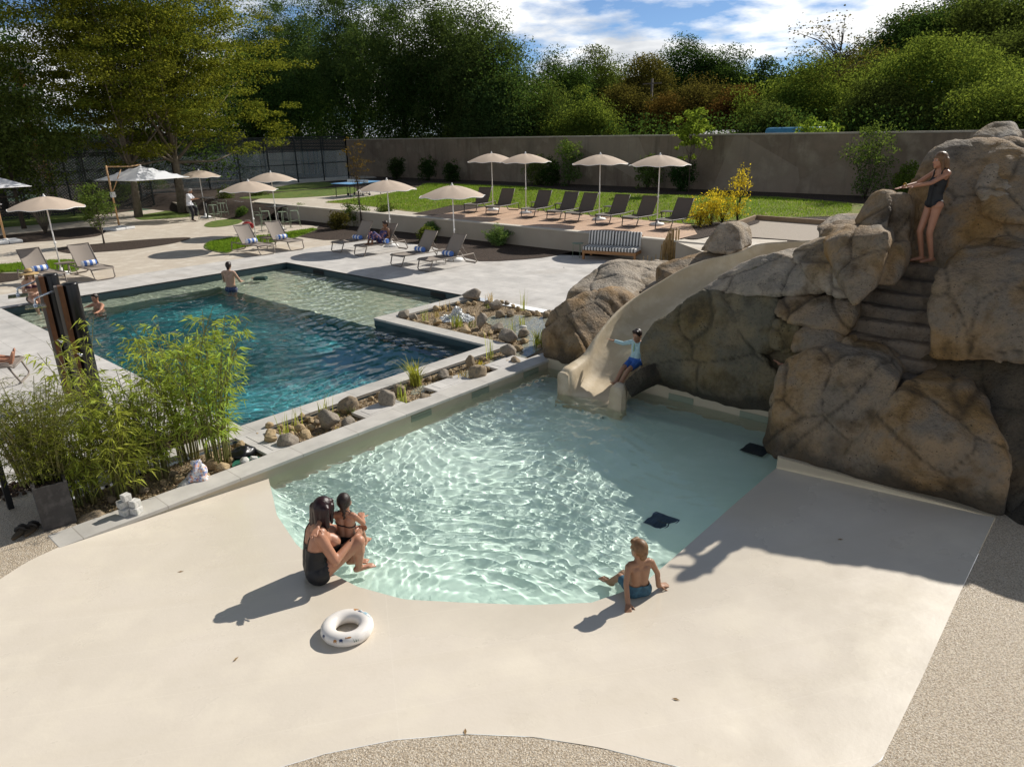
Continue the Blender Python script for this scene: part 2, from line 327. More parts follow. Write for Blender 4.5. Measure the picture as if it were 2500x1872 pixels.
def wet_liner():
    t, b = link_nodes(m_liner); at_ = N(t, 'ShaderNodeAttribute'); at_.attribute_name = 'wet'
    r0 = b.inputs['Roughness'].links[0].from_socket if b.inputs['Roughness'].links else None
    n = N(t, 'ShaderNodeMath', operation='MULTIPLY'); t.links.new(r0, n.inputs[0]); iv = N(t, 'ShaderNodeMapRange'); iv.inputs[3].default_value = 1; iv.inputs[4].default_value = .35; t.links.new(at_.outputs['Fac'], iv.inputs[0]); t.links.new(iv.outputs[0], n.inputs[1]); t.links.new(n.outputs[0], b.inputs['Roughness'])
    w2 = N(t, 'ShaderNodeMath', operation='MULTIPLY'); t.links.new(at_.outputs['Fac'], w2.inputs[0]); w2.inputs[1].default_value = .45
    multiply_base(m_liner, w2.outputs[0], (.53, .475, .38))
    fd = N(t, 'ShaderNodeTexNoise'); fd.inputs['Scale'].default_value = 2.4; fd.inputs['Detail'].default_value = 9; fd.inputs['Roughness'].default_value = .72; t.links.new(N(t, 'ShaderNodeNewGeometry').outputs['Position'], fd.inputs['Vector']); fm_ = N(t, 'ShaderNodeMapRange'); fm_.inputs[1].default_value = .54; fm_.inputs[2].default_value = .72; fm_.inputs[4].default_value = .30; t.links.new(fd.outputs[0], fm_.inputs[0]); multiply_base(m_liner, fm_.outputs[0], (.52, .455, .36))
    # laid in long strips with faint trowel seams
    g = N(t, 'ShaderNodeNewGeometry'); mp = N(t, 'ShaderNodeMapping'); mp.inputs['Rotation'].default_value = (0, 0, .62); t.links.new(g.outputs['Position'], mp.inputs[0])
    wv = N(t, 'ShaderNodeTexNoise'); wv.inputs['Scale'].default_value = 1.0; ms = N(t, 'ShaderNodeMapping'); ms.inputs['Scale'].default_value = (.35, 5, 1); t.links.new(mp.outputs[0], ms.inputs[0]); t.links.new(ms.outputs[0], wv.inputs['Vector']); wv.inputs['Detail'].default_value = 6
    mr = N(t, 'ShaderNodeMapRange'); mr.inputs[1].default_value = .5; mr.inputs[2].default_value = .75; mr.inputs[4].default_value = .35; t.links.new(wv.outputs[0], mr.inputs[0]); multiply_base(m_liner, mr.outputs[0], (.60, .53, .425))
    kk = N(t, 'ShaderNodeTexBrick'); kk.offset = 0; kk.inputs['Scale'].default_value = 1; kk.inputs['Brick Width'].default_value = 60; kk.inputs['Row Height'].default_value = .62; kk.inputs['Mortar Size'].default_value = .006; kk.inputs['Mortar Smooth'].default_value = .6; t.links.new(mp.outputs[0], kk.inputs['Vector'])
    sm_ = N(t, 'ShaderNodeMath', operation='MULTIPLY'); sm_.inputs[1].default_value = .16; t.links.new(kk.outputs['Fac'], sm_.inputs[0]); multiply_base(m_liner, sm_.outputs[0], (.80, .74, .64))
wet_liner()
bz = loft('wading_beach', BREAK, BEACH, 150, 26, beach_z, m_liner); _rg = random.Random(4); _wa = bz.data.attributes.new('wet', 'FLOAT', 'POINT'); _wa.data.foreach_set('value', [max(0, min(1, 1.25-(i//150)/26*3.2+.35*noise.noise(v.co*1.8))) for i, v in enumerate(bz.data.vertices)])
struct(bz, 'cream sloping beach of the wading pool')
loft_floor = loft('wading_pool_floor', BREAK, [(4.06, 8.04), (KU, 8.04), (KU, KV0), (8.55, KV0)], 150, 20, lambda t, p, s: -.27-.31*min(1, 2.2*t), m_mint); struct(loft_floor, 'pale mint floor of the wading pool')
rz = MB(); q = resample(BREAK, 150)
rz.add([(p.x, p.y, -.166) for p in q]+[(p.x, p.y, -.28) for p in q], [(i, i+1, 151+i, 150+i) for i in range(149)], 0, True)
struct(rz.build('wading_pool_step', m_mint), 'low step round the wading pool floor')
# wading pool walls
w = MB(); w.box(1.62, 8.06, -.75, KU+.05, 8.38, -.045); struct(w.build('wading_pool_side', m_linerw), 'beige lined side of the wading pool under the long coping')
w = MB(); w.box(KU, KV0, -.75, KU+.3, 8.06, .02); w.box(8.57, .62, -.5, 8.9, KV0-.25, .0); w.box(8.57, KV0-.25, -.75, KU, KV0, .0)
struct(w.build('wading_pool_back', m_linerw), 'beige lined edge of the wading pool under the artificial rocks')
w = MB(); w.box(1.6, KV1-.012, -.05, KU+.28, 8.40, 0); struct(w.build('wading_pool_coping', m_coping, bevel=.006), 'long pale stone coping along the wading pool')
for i, (u, wd) in enumerate([(6.55, .42), (7.9, .42), (9.25, .42)]):
    f = MB(); f.box(u, 8.048, -.20, u+wd, 8.058, -.075); f.box(u+.02, 8.042, -.13, u+wd-.02, 8.05, -.12)
    o = f.build('skimmer_opening', mat('skimmer_shade', (.23, .26, .19), None, .6)); tag(o, ['skimmer slot in the wading pool side beside the swim-up garden strip', 'middle skimmer slot in the long wading pool side', 'skimmer slot in the wading pool side nearest the slide'][i], 'skimmer', 'skimmer slots of the wading pool')
for i, (v, wd) in enumerate([(5.0, .45), (3.75, .45)]):
    f = MB(); f.box(KU-.012, v, -.19, KU-.002, v+wd, -.07)
    tag(f.build('skimmer_opening', mat('skimmer_shade', (.23, .26, .19))), ['skimmer slot under the mossy rock face beside the slide', 'skimmer slot in the back wall beside the big front boulder'][i], 'skimmer', 'skimmer slots of the wading pool')
for i, (x, y) in enumerate([(1630, 995), (1428, 1160)]):
    c = at(x, y, -.5); f = MB(); f.box(-.17, -.17, 0, .17, .17, .012)
    for k in range(7): f.box(-.155, -.155+k*.048, .012, .155, -.14+k*.048, .018)
    o = f.build('floor_drain', mat('drain_grate', (.012, .02, .035), (.02, .035, .06), .5, 40), loc=(c.x, c.y, -.53 if i == 0 else -.42)); tag(o, ['dark square drain on the shaded pool floor', 'dark square drain on the pool floor at the shade edge'][i], 'drain', 'floor drains of the wading pool')
# main pool
w = MB(); zb = -1.45
w.box(PU0-.3, PV0-.3, zb, PU0, PV1+.3, -.04); w.box(PU0, PV1, zb, PU1+.3, PV1+.3, -.04)
w.box(PU1, NV-.3, zb, PU1+.3, PV1, -.04); w.box(NU, NV-.3, zb, PU1, NV, -.04); w.box(NU, PV0-.3, zb, NU+.3, NV-.3, -.04); w.box(PU0, PV0-.3, zb, NU, PV0, -.04)
struct(w.build('main_pool_sides', m_tile), 'dark tiled sides of the main pool')
w = MB(); w.add([(PU0, PV0, -1.42), (PU1, PV0, -1.42), (PU1, PV1, -1.42), (PU0, PV1, -1.42)], [(0, 1, 2, 3)]); struct(w.build('main_pool_floor', m_deepfloor), 'deep teal floor of the main pool')
w = MB(); w.box(NU+.02, NV, -1.41, PU1, PV1, -.48); w.box(PU0, PV1-1.0, -1.405, NU+.02, PV1, -.5); w.box(PU0, PV1-1.9, -1.4, PU0+1.1, PV1-1.0, -.62)
struct(w.build('pool_shelf', m_shelf), 'sand coloured shallow shelf of the main pool')
for i, (u, v) in enumerate([(PU1, 20.1), (PU1, 14.35)]):
    f = MB(); f.box(u-.012, v-.3, -.2, u-.002, v+.3, -.06); f.box(u-.016, v-.28, -.19, u-.012, v+.2, -.07)
    tag(f.build('skimmer_opening', mat('black_void', (.006, .006, .007), None, .6)), ['black skimmer slot near the far corner of the main pool', 'black skimmer slot by the rock garden end of the main pool'][i], 'skimmer', 'skimmer slots of the main pool')
w = MB(); w.box(1.9, 9.28, -.05, PU0, PV0, 0); w.box(PU0, 9.28, -.05, NU, PV0+.012, 0); w.box(NU, 9.28, -.05, 10.28, PV0+.01, 0)
struct(w.build('pool_coping', m_coping, bevel=.006), 'pale coping between the main pool and the garden strip')
w = MB(); w.box(NU-.012, PV0+.01, -.05, 10.28, NV+.012, 0); struct(w.build('pool_coping', m_copv, bevel=.006), 'pale coping of the pool corner beside the pond')
w = MB(); w.box(10.28, 12.97, -.05, PU1, NV+.012, 0); struct(w.build('pool_coping', m_coping, bevel=.006), 'pale coping between the pool shelf and the pond')
# ---- water: real waves, tapering to nothing where it runs out on the beach
def water(name, u0, u1, v0, v1, step, amp, lams, seed, skip=None, tint=(.9, 1, .97), label=None, extra=None):
    rng = np.random.default_rng(seed); nu = int((u1-u0)/step)+1; nv = int((v1-v0)/step)+1
    X, Y = np.meshgrid(np.linspace(u0, u1, nu), np.linspace(v0, v1, nv)); Z = np.zeros_like(X)
    wx = .22*np.sin(1.3*X+.7*Y+seed)+.15*np.sin(2.1*Y-.9*X); wy = .2*np.sin(1.1*Y-1.7*X+1)+.12*np.cos(2.3*X)
    for i in range(46):
        lam = lams[0]*(lams[1]/lams[0])**rng.random(); a = rng.normal(seed*.7, 1.5); k = 2*math.pi/lam
        Z += amp*lam**1.15*np.sin(k*((X+wx)*math.cos(a)+(Y+wy)*math.sin(a))+rng.uniform(0, 6.28))*rng.uniform(.4, 1)
    Z *= .75+.45*np.sin(.9*X+1.2*np.sin(.6*Y))*np.cos(.8*Y+.4)
    if extra is not None: Z = extra(X, Y, Z)
    v = np.stack([X, Y, Z+ZW], -1).reshape(-1, 3); ix = np.arange(nu*nv).reshape(nv, nu)
    F = np.stack([ix[:-1, :-1], ix[:-1, 1:], ix[1:, 1:], ix[1:, :-1]], -1).reshape(-1, 4)
    if skip is not None:
        cx = v[F[:, 0], 0]+step/2; cy = v[F[:, 0], 1]+step/2; F = F[~skip(cx, cy)]
    me = bpy.data.meshes.new(name); me.from_pydata(v.tolist(), [], F.tolist()); me.polygons.foreach_set('use_smooth', [True]*len(F))
    m = mat(name+'_surface', tint, None, 0.); t, b = link_nodes(m); b.inputs['Transmission Weight'].default_value = 1; b.inputs['IOR'].default_value = 1.333; b.inputs['Specular IOR Level'].default_value = .5
    me.materials.append(m); o = link(name, me, None, False); o.cycles.is_caustics_caster = True
    return struct(o, label)
def kids_taper(X, Y, Z):
    bx = np.array([(p.x, p.y) for p in resample(BREAK, 80)]); d = np.full(X.shape, 1e9)
    for px, py in bx: d = np.minimum(d, np.hypot(X-px, Y-py))
    dep = np.clip(d/.5, 0, 1)
    # inside the basin the waves are full, over the film they fade
    from_in = np.zeros_like(X, bool); P = [(p.x, p.y) for p in resample(BREAK, 80)]+[(KU, KV1), (KU, KV0)][::1]
    P = [(p[0], p[1]) for p in [(q.x, q.y) for q in resample(BREAK, 80)]]+[(KU+1, KV0), (KU+1, KV1+.01)]
    n = len(P); j = n-1
    for i in range(n):
        xi, yi = P[i]; xj, yj = P[j]
        c = ((yi > Y) != (yj > Y)) & (X < (xj-xi)*(Y-yi)/((yj-yi) if abs(yj-yi) > 1e-9 else 1e-9)+xi); from_in ^= c; j = i
    f = np.where(from_in, .04+.96*np.clip(d/.55, 0, 1), .04)
    j1 = np.exp(-((X-8.4)**2/.9+(Y-6.1)**2/.6)); Z = Z*f*(1+1.1*j1)*(1-.6*np.exp(-((X-8.7)**2/3.2+(Y-3.9)**2/1.6)))
    # the sitting boy stirs a few rings
    r = np.hypot(X-4.75, Y-3.15); Z += .0035*np.exp(-r*1.6)*np.sin(r*26)*np.clip(f, .3, 1)
    return Z
water('wading_pool_water', 2.6, KU, .7, KV1+.02,   .02, .0122, (.085, .40), 2, None, (.93, 1, .975), 'clear rippled water of the wading pool', kids_taper)
water('main_pool_water', PU0, PU1, PV0, PV1, .03, .0062, (.11, .75), 5, lambda x, y: (x > NU+.01) & (y < NV-.01), (.88, .98, .98), 'dark blue rippled water of the main pool')
# ---- garden strip and pond between the pools
sheet('garden_strip_soil', [(1.9, 8.4), (9.95, 8.4), (9.95, 7.9), (13.0, 7.9), (13.0, 12.97), (10.28, 12.97), (10.28, 9.28), (1.9, 9.28)], -.085, m_soil, 'gravelly soil of the garden strip between the pools')
m_pond = mat('pond_surface', (.8, .84, .72), None, .03); t, b = link_nodes(m_pond); b.inputs['Transmission Weight'].default_value = .75; b.inputs['IOR'].default_value = 1.33
_b = N(t, 'ShaderNodeBump'); _b.inputs['Strength'].default_value = .25; _b.inputs['Distance'].default_value = .02; _n = N(t, 'ShaderNodeTexNoise'); _n.inputs['Scale'].default_value = 9; t.links.new(N(t, 'ShaderNodeNewGeometry').outputs['Position'], _n.inputs['Vector']); t.links.new(_n.outputs[0], _b.inputs['Height']); t.links.new(_b.outputs[0], b.inputs['Normal'])
sheet('pond_water', smooth_loop([(11.0, 9.2), (12.0, 8.9), (12.6, 9.6), (12.5, 10.6), (12.1, 11.3), (11.5, 11.2), (11.2, 10.5), (10.75, 9.7)], 5), -.06, m_pond, 'shallow brown pond water among the rocks')
sheet('stream_water', smooth_loop([(7.2, 8.75), (8.1, 8.62), (8.9, 8.75), (9.7, 8.6), (10.6, 8.75), (11.1, 9.25), (10.8, 9.35), (10.2, 9.05), (9.3, 9.0), (8.2, 8.9), (7.5, 8.98)], 4), -.07, m_pond, 'thin stream of water in the garden strip')
m_foam = mat('splash_white', (.85, .87, .88), None, .35); t, b = link_nodes(m_foam); b.inputs['Transmission Weight'].default_value = .35
sp = MB(); rnd = random.Random(5); c = at(988, 682, 0)
sp.lathe([(.42, 0), (.32, .02), (.2, .05), (.13, .12), (.09, .2), (.05, .27), (.0, .30)], 60)
sp = sp.build('pond_fountain', m_foam, loc=(c.x, c.y, -.075)); bm = bmesh.new(); bm.from_mesh(sp.data); bmesh.ops.subdivide_edges(bm, edges=bm.edges, cuts=3, use_grid_fill=True); bm.to_mesh(sp.data); bm.free()
for v in sp.data.vertices:
    p = v.co.copy(); v.co += Vector(noise.noise_vector(p*22))*.06+Vector(noise.noise_vector(p*55))*.025; v.co.z = max(-.01, v.co.z)
tag(sp, 'small white bubbling fountain in the rock garden pond', 'fountain')
for i, (u0, u1, v0, v1, lb) in enumerate([(4.28, 4.75, 8.40, 9.28, 'slab bridging the garden strip beside the bamboo end'), (5.95, 6.75, 8.40, 8.78, 'service slab with hatch beside the round rock'), (7.45, 8.25, 8.40, 8.78, 'middle service slab of the garden strip'), (8.95, 9.75, 8.40, 8.78, 'service slab nearest the slide rocks')]):
    f = MB(); f.box(u0, v0+.003, -.05, u1, v1-.003, -.003); f.box(u0+.12, v0+.06, -.003, u1-.25, v1-.08, .0015)
    tag(f.build('paving_slab', m_stone), lb, 'slab', 'slabs across the garden strip')
# ---- paving
sheet('pebble_path', [(-9, -14), (UW, -14), (UW, 7.9), (KU, 7.9), (KU, KV0-.02), (8.55, KV0-.02), (8.55, .615)]+[(p[0]-.0, p[1]) for p in BEACH[::-1][1:]]+[(1.6, 8.4), (1.9, 8.4), (1.9, 9.9), (-9, 9.9)], -.004, m_pebble, 'beige pebble resin paving round the beach')
sheet('stone_paving', [(-9, 10.2), (PU0-.3, 10.2), (PU0-.3, 9.63), (PU0, 9.63), (PU0, PV1), (PU1, PV1), (PU1, NV), (13.0, NV), (13.0, 7.9), (UW, 7.9), (UW, 24.1), (-9, 24.1)], 0, m_stone, 'pale stone paving round the main pool')
sheet('mulch_bed', [(-9, 9.9), (1.9, 9.9), (1.9, 9.63), (PU0-.3, 9.63), (PU0-.3, 10.2), (-9, 10.2)], -.01, m_mulch, 'bark mulch strip behind the bamboo')
sheet('resin_path', [(-9, 24.1), (UW, 24.1), (UW, 46), (-9, 46)], -.001, m_resin, 'beige resin path through the garden')
def ov(name, pts, z, m, label, n=5): return struct(poly_sheet(name, [smooth_loop(vpoly(pts, z), n)], z, m), label)
ov('lawn', [(0, 571), (48, 567), (119, 561.5), (160, 562), (172, 580), (141, 589), (28, 588), (-60, 592), (-60, 574)], .006, m_lawn, 'lawn strip behind the left loungers')
ov('mulch_bed', [(-40, 590), (10, 590), (45, 590), (44, 603), (0, 611), (-40, 616)], .004, m_mulch, 'mulch patch at the left edge')
ov('mulch_bed', [(120, 541), (133, 534), (205, 527), (293, 519), (378, 513.5), (412, 514), (378, 525), (293, 538), (208, 545), (157, 548)], .006, m_mulch, 'leaf shaped mulch bed round the little tree')
ov('mulch_bed', [(-20, 512), (60, 503), (109, 498), (180, 491), (226, 494), (215, 509), (141, 518), (57, 524), (-20, 530)], .005, m_mulch, 'dark mulch bed behind the white parasols')
ov('lawn', [(-60, 474), (60, 466), (180, 458), (190, 474), (100, 484), (-60, 494)], .007, m_lawn, 'shaded lawn strip at the left')
ov('mulch_bed', [(-60, 440), (100, 432), (200, 424), (330, 412), (370, 424), (330, 444), (240, 462), (150, 462), (-60, 472)], .005, m_mulch, 'shaded mulch bed under the tall trees')
ov('lawn', [(294, 467), (345, 458), (396, 450), (442, 447.5), (450, 456), (420, 467), (350, 473), (305, 475)], .008, m_lawn, 'lawn patch at the foot of the big tree')
ov('lawn', [(318, 440), (360, 430), (400, 424), (440, 430), (420, 441), (340, 449)], .007, m_lawn, 'lawn patch behind the big tree')
ov('lawn', [(441, 488), (458, 478), (518, 470.5), (526, 476), (509, 485), (464, 491)], .008, m_lawn, 'small crescent lawn by the bar tables')
sheet('mulch_bed', vpoly([(470, 446), (520, 437), (600, 431), (655, 438)])+[(UW, 33.5), (UW, 13.3)]+vpoly([(1253, 540), (1211, 551), (1170, 557.5), (1132, 561), (1080, 564.5), (1037, 565), (1005, 557), (930, 532), (850, 522), (760, 518.5), (700, 519), (640, 511), (681, 497), (690, 488), (600, 486), (545, 487), (524, 478), (518, 470), (495, 462)]), .012, m_mulch, 'long bark mulch bed below the retaining wall')
ov('resin_path', [(520, 507), (545, 498), (600, 487.5), (665, 487), (678, 491), (640, 500), (580, 508), (540, 514)], .016, m_resin, 'round resin path under the second bar table')
ov('lawn', [(441, 531), (452, 522), (500, 513.5), (577, 508), (641, 498.5), (679, 492.5), (683, 497), (647, 510.5), (622, 517), (522, 535), (490, 546), (449, 539)], .020, m_lawn, 'crescent lawn behind the middle loungers')
# ---- upper terrace
sheet('terrace', [(UW, -40), (39.2, -40), (39.2, 80), (UW, 80)], Z1-.01, m_mulch, 'mulched upper terrace below the old wall')
loft('slope', [(18.6, 34), (18.0, 80)], [(UW, 33.8), (UW, 80)], 12, 6, lambda t, p, s: (Z1-.012)*t*t*(3-2*t), m_mulch); struct(bpy.data.objects['slope'], 'mulched slope up to the terrace')
sheet('terrace_path', [(UW+.12, 23.2), (22.0, 23.4)]+vpoly([(905, 458), (800, 446), (702, 437)], Z1)+vpoly([(800, 428), (925, 411), (860, 406), (700, 412), (560, 430), (540, 437)], Z1)+[(UW+.12, 36.5)], Z1-.004, m_resin, 'beige path on the upper terrace')
ov('lawn', [(702, 436.5), (760, 441), (830, 450), (905, 459), (940, 453), (980, 443), (1060, 447), (1200, 460), (1340, 472), (1490, 487), (1560, 478), (1700, 470), (1900, 466), (2000, 470), (2000, 446), (1863, 440), (1678, 425), (1502, 422), (1380, 418), (1238, 413), (1150, 403), (1018, 398), (922, 395), (897, 406), (800, 424)], Z1+.004, m_lawn2, 'wide sunlit lawn of the upper terrace', 4)
ov('lawn', [(577, 409), (647, 396), (708, 393.5), (714, 402), (640, 411), (596, 414)], Z1+.002, m_lawn, 'narrow lawn left of the table tennis table')
ov('lawn', [(516, 428), (596, 417), (717, 405.5), (765, 405), (762, 418), (666, 426), (592, 429)], Z1+.003, m_lawn, 'lawn strip beside the terrace path')
sheet('terrace_path', vpoly([(560, 404), (640, 388), (800, 378), (815, 384), (690, 393), (575, 408)], Z1), Z1, m_resin, 'shaded path in front of the wall gate')
_d = vpoly([(1060, 447), (1492, 487), (1506, 508), (1462, 520)], Z1)
sheet('wooden_deck', [(UW+.1, 23.3), (_d[0][0], _d[0][1]), (_d[1][0], _d[1][1]), (_d[2][0], _d[2][1]), (UW+.1, 11.3)], Z1+.035, m_deck, 'sunlit board deck under the row of loungers')
sheet('mulch_bed', vpoly([(890, 463), (940, 452), (985, 443), (1062, 447), (1000, 470)], Z1), Z1+.008, m_mulch, 'mulch wedge at the end of the deck')
sheet('resin_path', [(UW+.1, 11.3)]+vpoly([(1506, 509), (1560, 512), (1700, 520), (1720, 600), (1560, 560)], Z1), Z1+.002, m_resin, 'path beside the boules court')
ov('mulch_bed', [(1475, 510), (1500, 494), (1560, 484), (1625, 474), (1640, 480), (1600, 492), (1540, 508), (1500, 516)], Z1+.03, m_mulch, 'mulch mound under the yellow shrubs')
cq = vpoly([(1545, 507), (1632, 475), (1800, 488), (1800, 526)], Z1); sheet('boules_court', cq, Z1+.01, m_grit, 'gritty boules court inside its timber edging')
bq = MB()
for i in range(3): a, b2 = Vector((*cq[i], Z1+.09)), Vector((*cq[i+1], Z1+.09)); bq.bar(a, b2, .1, .18)
tag(bq.build('court_edging', mat('edging_timber', (.33, .23, .14), (.24, .165, .10), .8, 4)), 'low timber edging round the boules court', 'edging')
# court turf at the left and far land
sheet('court', [(-9, 46), (UW, 46), (UW, 76), (-9, 76)], -.002, m_court, 'dark green court turf beyond the trees')
struct(poly_sheet('ground', [[(-700, -700), (700, -700), (700, 700), (-700, 700)], [(-9, -14), (39.2, -14), (39.2, 76), (-9, 76)]], -.03, m_hill), 'rough ground beyond the garden')
# wooded hill on the right
hv = []; hf = []; n_ = 40
for i in range(n_+1):
    for j in range(n_+1):
        x = 60+3.6*i; y = -110+5.5*j; hgt_ = 22*math.exp(-((x-150)/62)**2)*math.exp(-((y+18)/55)**2)
        hv.append((x, y, hgt_-.2))
for i in range(n_):
    for j in range(n_): hf.append((i*(n_+1)+j, (i+1)*(n_+1)+j, (i+1)*(n_+1)+j+1, i*(n_+1)+j+1))
_h = MB().add(hv, hf, 0, True).build('hill', m_hill); struct(_h, 'wooded hillside behind the wall')
def hill_z(x, y): return 22*math.exp(-((x-150)/62)**2)*math.exp(-((y+18)/55)**2)-.2 if 60 < x < 204 else 0
# ---- walls
w = MB(); w.box(UW, 7.0, -.1, UW+.22, 37, Z1+.0); o = w.build('retaining_wall', m_conc); tag(o, 'long low rendered retaining wall below the deck', 'wall')
w = MB(); w.box(UW-.03, 7.0, Z1, UW+.25, 37.03, Z1+.045); w.build('wall_cap', m_cap, o)
w = MB(); w.box(39, -42, Z1-.1, 39.4, 72, 3.62); o = w.build('boundary_wall', m_rear); tag(o, 'tall old rendered wall along the back of the garden', 'wall')
w = MB(); w.box(38.96, -42, 3.62, 39.44, 72.04, 3.70); w.build('wall_cap', mat('rear_cap', (.42, .37, .30), (.33, .29, .24), .9, 2), o)
w = MB(); w.box(-10, 72.2, -.1, 39.4, 72.6, 4.6); o = w.build('boundary_wall', mat('left_render', (.20, .20, .19), (.15, .15, .145), .9, .4)); tag(o, 'grey wall behind the courts at the left', 'wall')
w = MB(); w.box(50, -60, 0, 50.5, 60, 3.05); tag(w.build('far_wall', mat('dark_stone', (.055, .047, .04), (.035, .03, .026), .95, 1.5, bump=1, bsc=4, dist=.1)), 'dark stone wall behind the boundary wall', 'wall')
w = MB(); a, b2 = at(-80, 419), at(220, 404); w.bar((a.x, a.y, .2), (b2.x, b2.y, .2), .25, .42); w.bar((b2.x, b2.y, .19), (UW-1.5, 41.5, .19), .25, .40)
tag(w.build('court_kerb', m_conc), 'low pale kerb wall in front of the courts', 'kerb wall')
# gate in the wall
g = empty('gate', (38.97, 0, 0), 0, 'brown timber gate with lattice leaf in the old wall', 'gate'); p = onU(683, 375, 38.97); y0 = p.y
m_gw = mat('gate_wood', (.10, .045, .022), (.07, .03, .016), .8, 3); m_ply = mat('plywood', (.14, .10, .06), (.10, .07, .045), .9, 2); m_blk = mat('black_steel', (.012, .013, .014), None, .45)
f = MB(); f.box(-.06, y0-3.4, Z1, 0, y0+2.2, 2.9); f.build('hoarding', m_ply, g)
f = MB(); f.box(-.12, y0-.15, Z1, -.06, y0+.75, 2.75)
for k in range(14): f.bar((-.14, y0-.15, Z1+.15*k), (-.14, y0+.75, Z1+.15*k+.45 if k < 11 else 2.7), .02, .03)
f.build('gate_leaf', m_gw, g)
f = MB()
for yy in (y0-.75, y0+.82, y0+.0-.2): f.box(-.2, yy-.04, Z1, -.12, yy+.04, 2.9)
f.box(-.2, y0-.75, 2.8, -.12, y0+.82, 2.9); f.build('gate_frame', m_blk, g)
# ================================================================ ARTIFICIAL ROCKS, SLIDE, STAIRS
def rockmat(name, tan, grey, ochre, dark, moss=.25, crack=True):
    m = mat(name, tan, grey, .82, 1.9, ochre, 1.3, bump=1., bsc=20, dist=.05, spec=.3, lo=.42, hi=.58); t, b = link_nodes(m)
    g = N(t, 'ShaderNodeNewGeometry')
    def nz(s, d=6, r=.62):
        n = N(t, 'ShaderNodeTexNoise'); n.inputs['Scale'].default_value = s; n.inputs['Detail'].default_value = d; n.inputs['Roughness'].default_value = r; t.links.new(g.outputs['Position'], n.inputs['Vector']); return n.outputs[0]
    def mr(o, a, b2, c=0., d=1.):
        q = N(t, 'ShaderNodeMapRange'); q.inputs[1].default_value = a; q.inputs[2].default_value = b2; q.inputs[3].default_value = c; q.inputs[4].default_value = d; t.links.new(o, q.inputs[0]); return q.outputs[0]
    multiply_base(m, mr(nz(2.6), .5, .72, 0, .8), dark)
    multiply_base(m, mr(nz(16, 4, .8), .52, .75, 0, .55), dark)
    multiply_base(m, mr(nz(3.4), .56, .75, 0, moss), (.05, .058, .022))
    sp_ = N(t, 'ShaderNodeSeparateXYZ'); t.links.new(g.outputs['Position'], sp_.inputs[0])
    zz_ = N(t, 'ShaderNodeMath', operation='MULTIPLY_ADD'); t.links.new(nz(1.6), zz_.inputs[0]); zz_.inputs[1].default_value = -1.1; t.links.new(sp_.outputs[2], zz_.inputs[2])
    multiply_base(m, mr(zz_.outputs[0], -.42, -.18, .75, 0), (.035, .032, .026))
    ja = N(t, 'ShaderNodeAttribute'); ja.attribute_name = 'joint'; multiply_base(m, mr(ja.outputs['Fac'], .05, .9, 0, .6), tuple(v*.55 for v in dark))
    pv = N(t, 'ShaderNodeTexVoronoi'); pv.inputs['Scale'].default_value = 24; t.links.new(g.outputs['Position'], pv.inputs['Vector']); pm = N(t, 'ShaderNodeMath', operation='MULTIPLY'); t.links.new(mr(pv.outputs['Distance'], .12, .26, 1, 0), pm.inputs[0]); t.links.new(mr(nz(5), .5, .62), pm.inputs[1]); multiply_base(m, pm.outputs[0], tuple(v*.5 for v in dark))
    if 0:
        wv = N(t, 'ShaderNodeTexNoise'); wv.inputs['Scale'].default_value = 1.7; wv.inputs['Detail'].default_value = 4; t.links.new(g.outputs['Position'], wv.inputs['Vector'])
        ad = N(t, 'ShaderNodeMixRGB', blend_type='ADD'); ad.inputs[0].default_value = .55; t.links.new(g.outputs['Position'], ad.inputs[1]); t.links.new(wv.outputs['Color'], ad.inputs[2])
        v = N(t, 'ShaderNodeTexVoronoi', feature='DISTANCE_TO_EDGE'); v.inputs['Scale'].default_value = .8; t.links.new(ad.outputs[0], v.inputs['Vector'])
        multiply_base(m, mr(v.outputs['Distance'], .0, .03, .22, 0), dark)
    return m
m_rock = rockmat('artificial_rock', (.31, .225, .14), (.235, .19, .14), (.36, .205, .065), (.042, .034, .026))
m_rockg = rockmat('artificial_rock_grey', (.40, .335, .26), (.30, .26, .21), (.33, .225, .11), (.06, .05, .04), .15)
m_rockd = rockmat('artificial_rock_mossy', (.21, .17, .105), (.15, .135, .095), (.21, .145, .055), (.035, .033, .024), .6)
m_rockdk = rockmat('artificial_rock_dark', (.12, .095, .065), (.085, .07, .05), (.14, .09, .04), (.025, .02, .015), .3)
m_dry = mat('field_stone', (.36, .27, .165), (.24, .19, .135), .85, 7, (.17, .14, .105), 14, bump=.8, bsc=26, dist=.02, space='O')
m_ochre = mat('ochre_stone', (.54, .41, .24), (.42, .30, .155), .85, 7, (.24, .17, .10), 14, bump=.8, bsc=26, dist=.02, space='O')
m_greyst = mat('grey_stone', (.34, .29, .23), (.25, .21, .165), .85, 7, (.17, .14, .11), 18, bump=.8, bsc=26, dist=.02, space='O')
def remesh(me, voxel, smooth=4, sm_fac=.5):
    o = bpy.data.objects.new('tmp', me); COL.objects.link(o)
    r = o.modifiers.new('r', 'REMESH'); r.mode = 'VOXEL'; r.voxel_size = voxel; r.use_smooth_shade = True
    if smooth: s = o.modifiers.new('s', 'SMOOTH'); s.factor = sm_fac; s.iterations = smooth
    bpy.context.view_layer.update()
    ev = o.evaluated_get(bpy.context.evaluated_depsgraph_get()); out = bpy.data.meshes.new_from_object(ev)
    bpy.data.objects.remove(o); return out
def hull_mesh(pts):
    bm = bmesh.new(); [bm.verts.new(p) for p in pts]; r = bmesh.ops.convex_hull(bm, input=bm.verts)
    bmesh.ops.delete(bm, geom=[v for v in bm.verts if not v.link_faces], context='VERTS'); bmesh.ops.recalc_face_normals(bm, faces=bm.faces)
    me = bpy.data.meshes.new('hull'); bm.to_mesh(me); bm.free(); return me
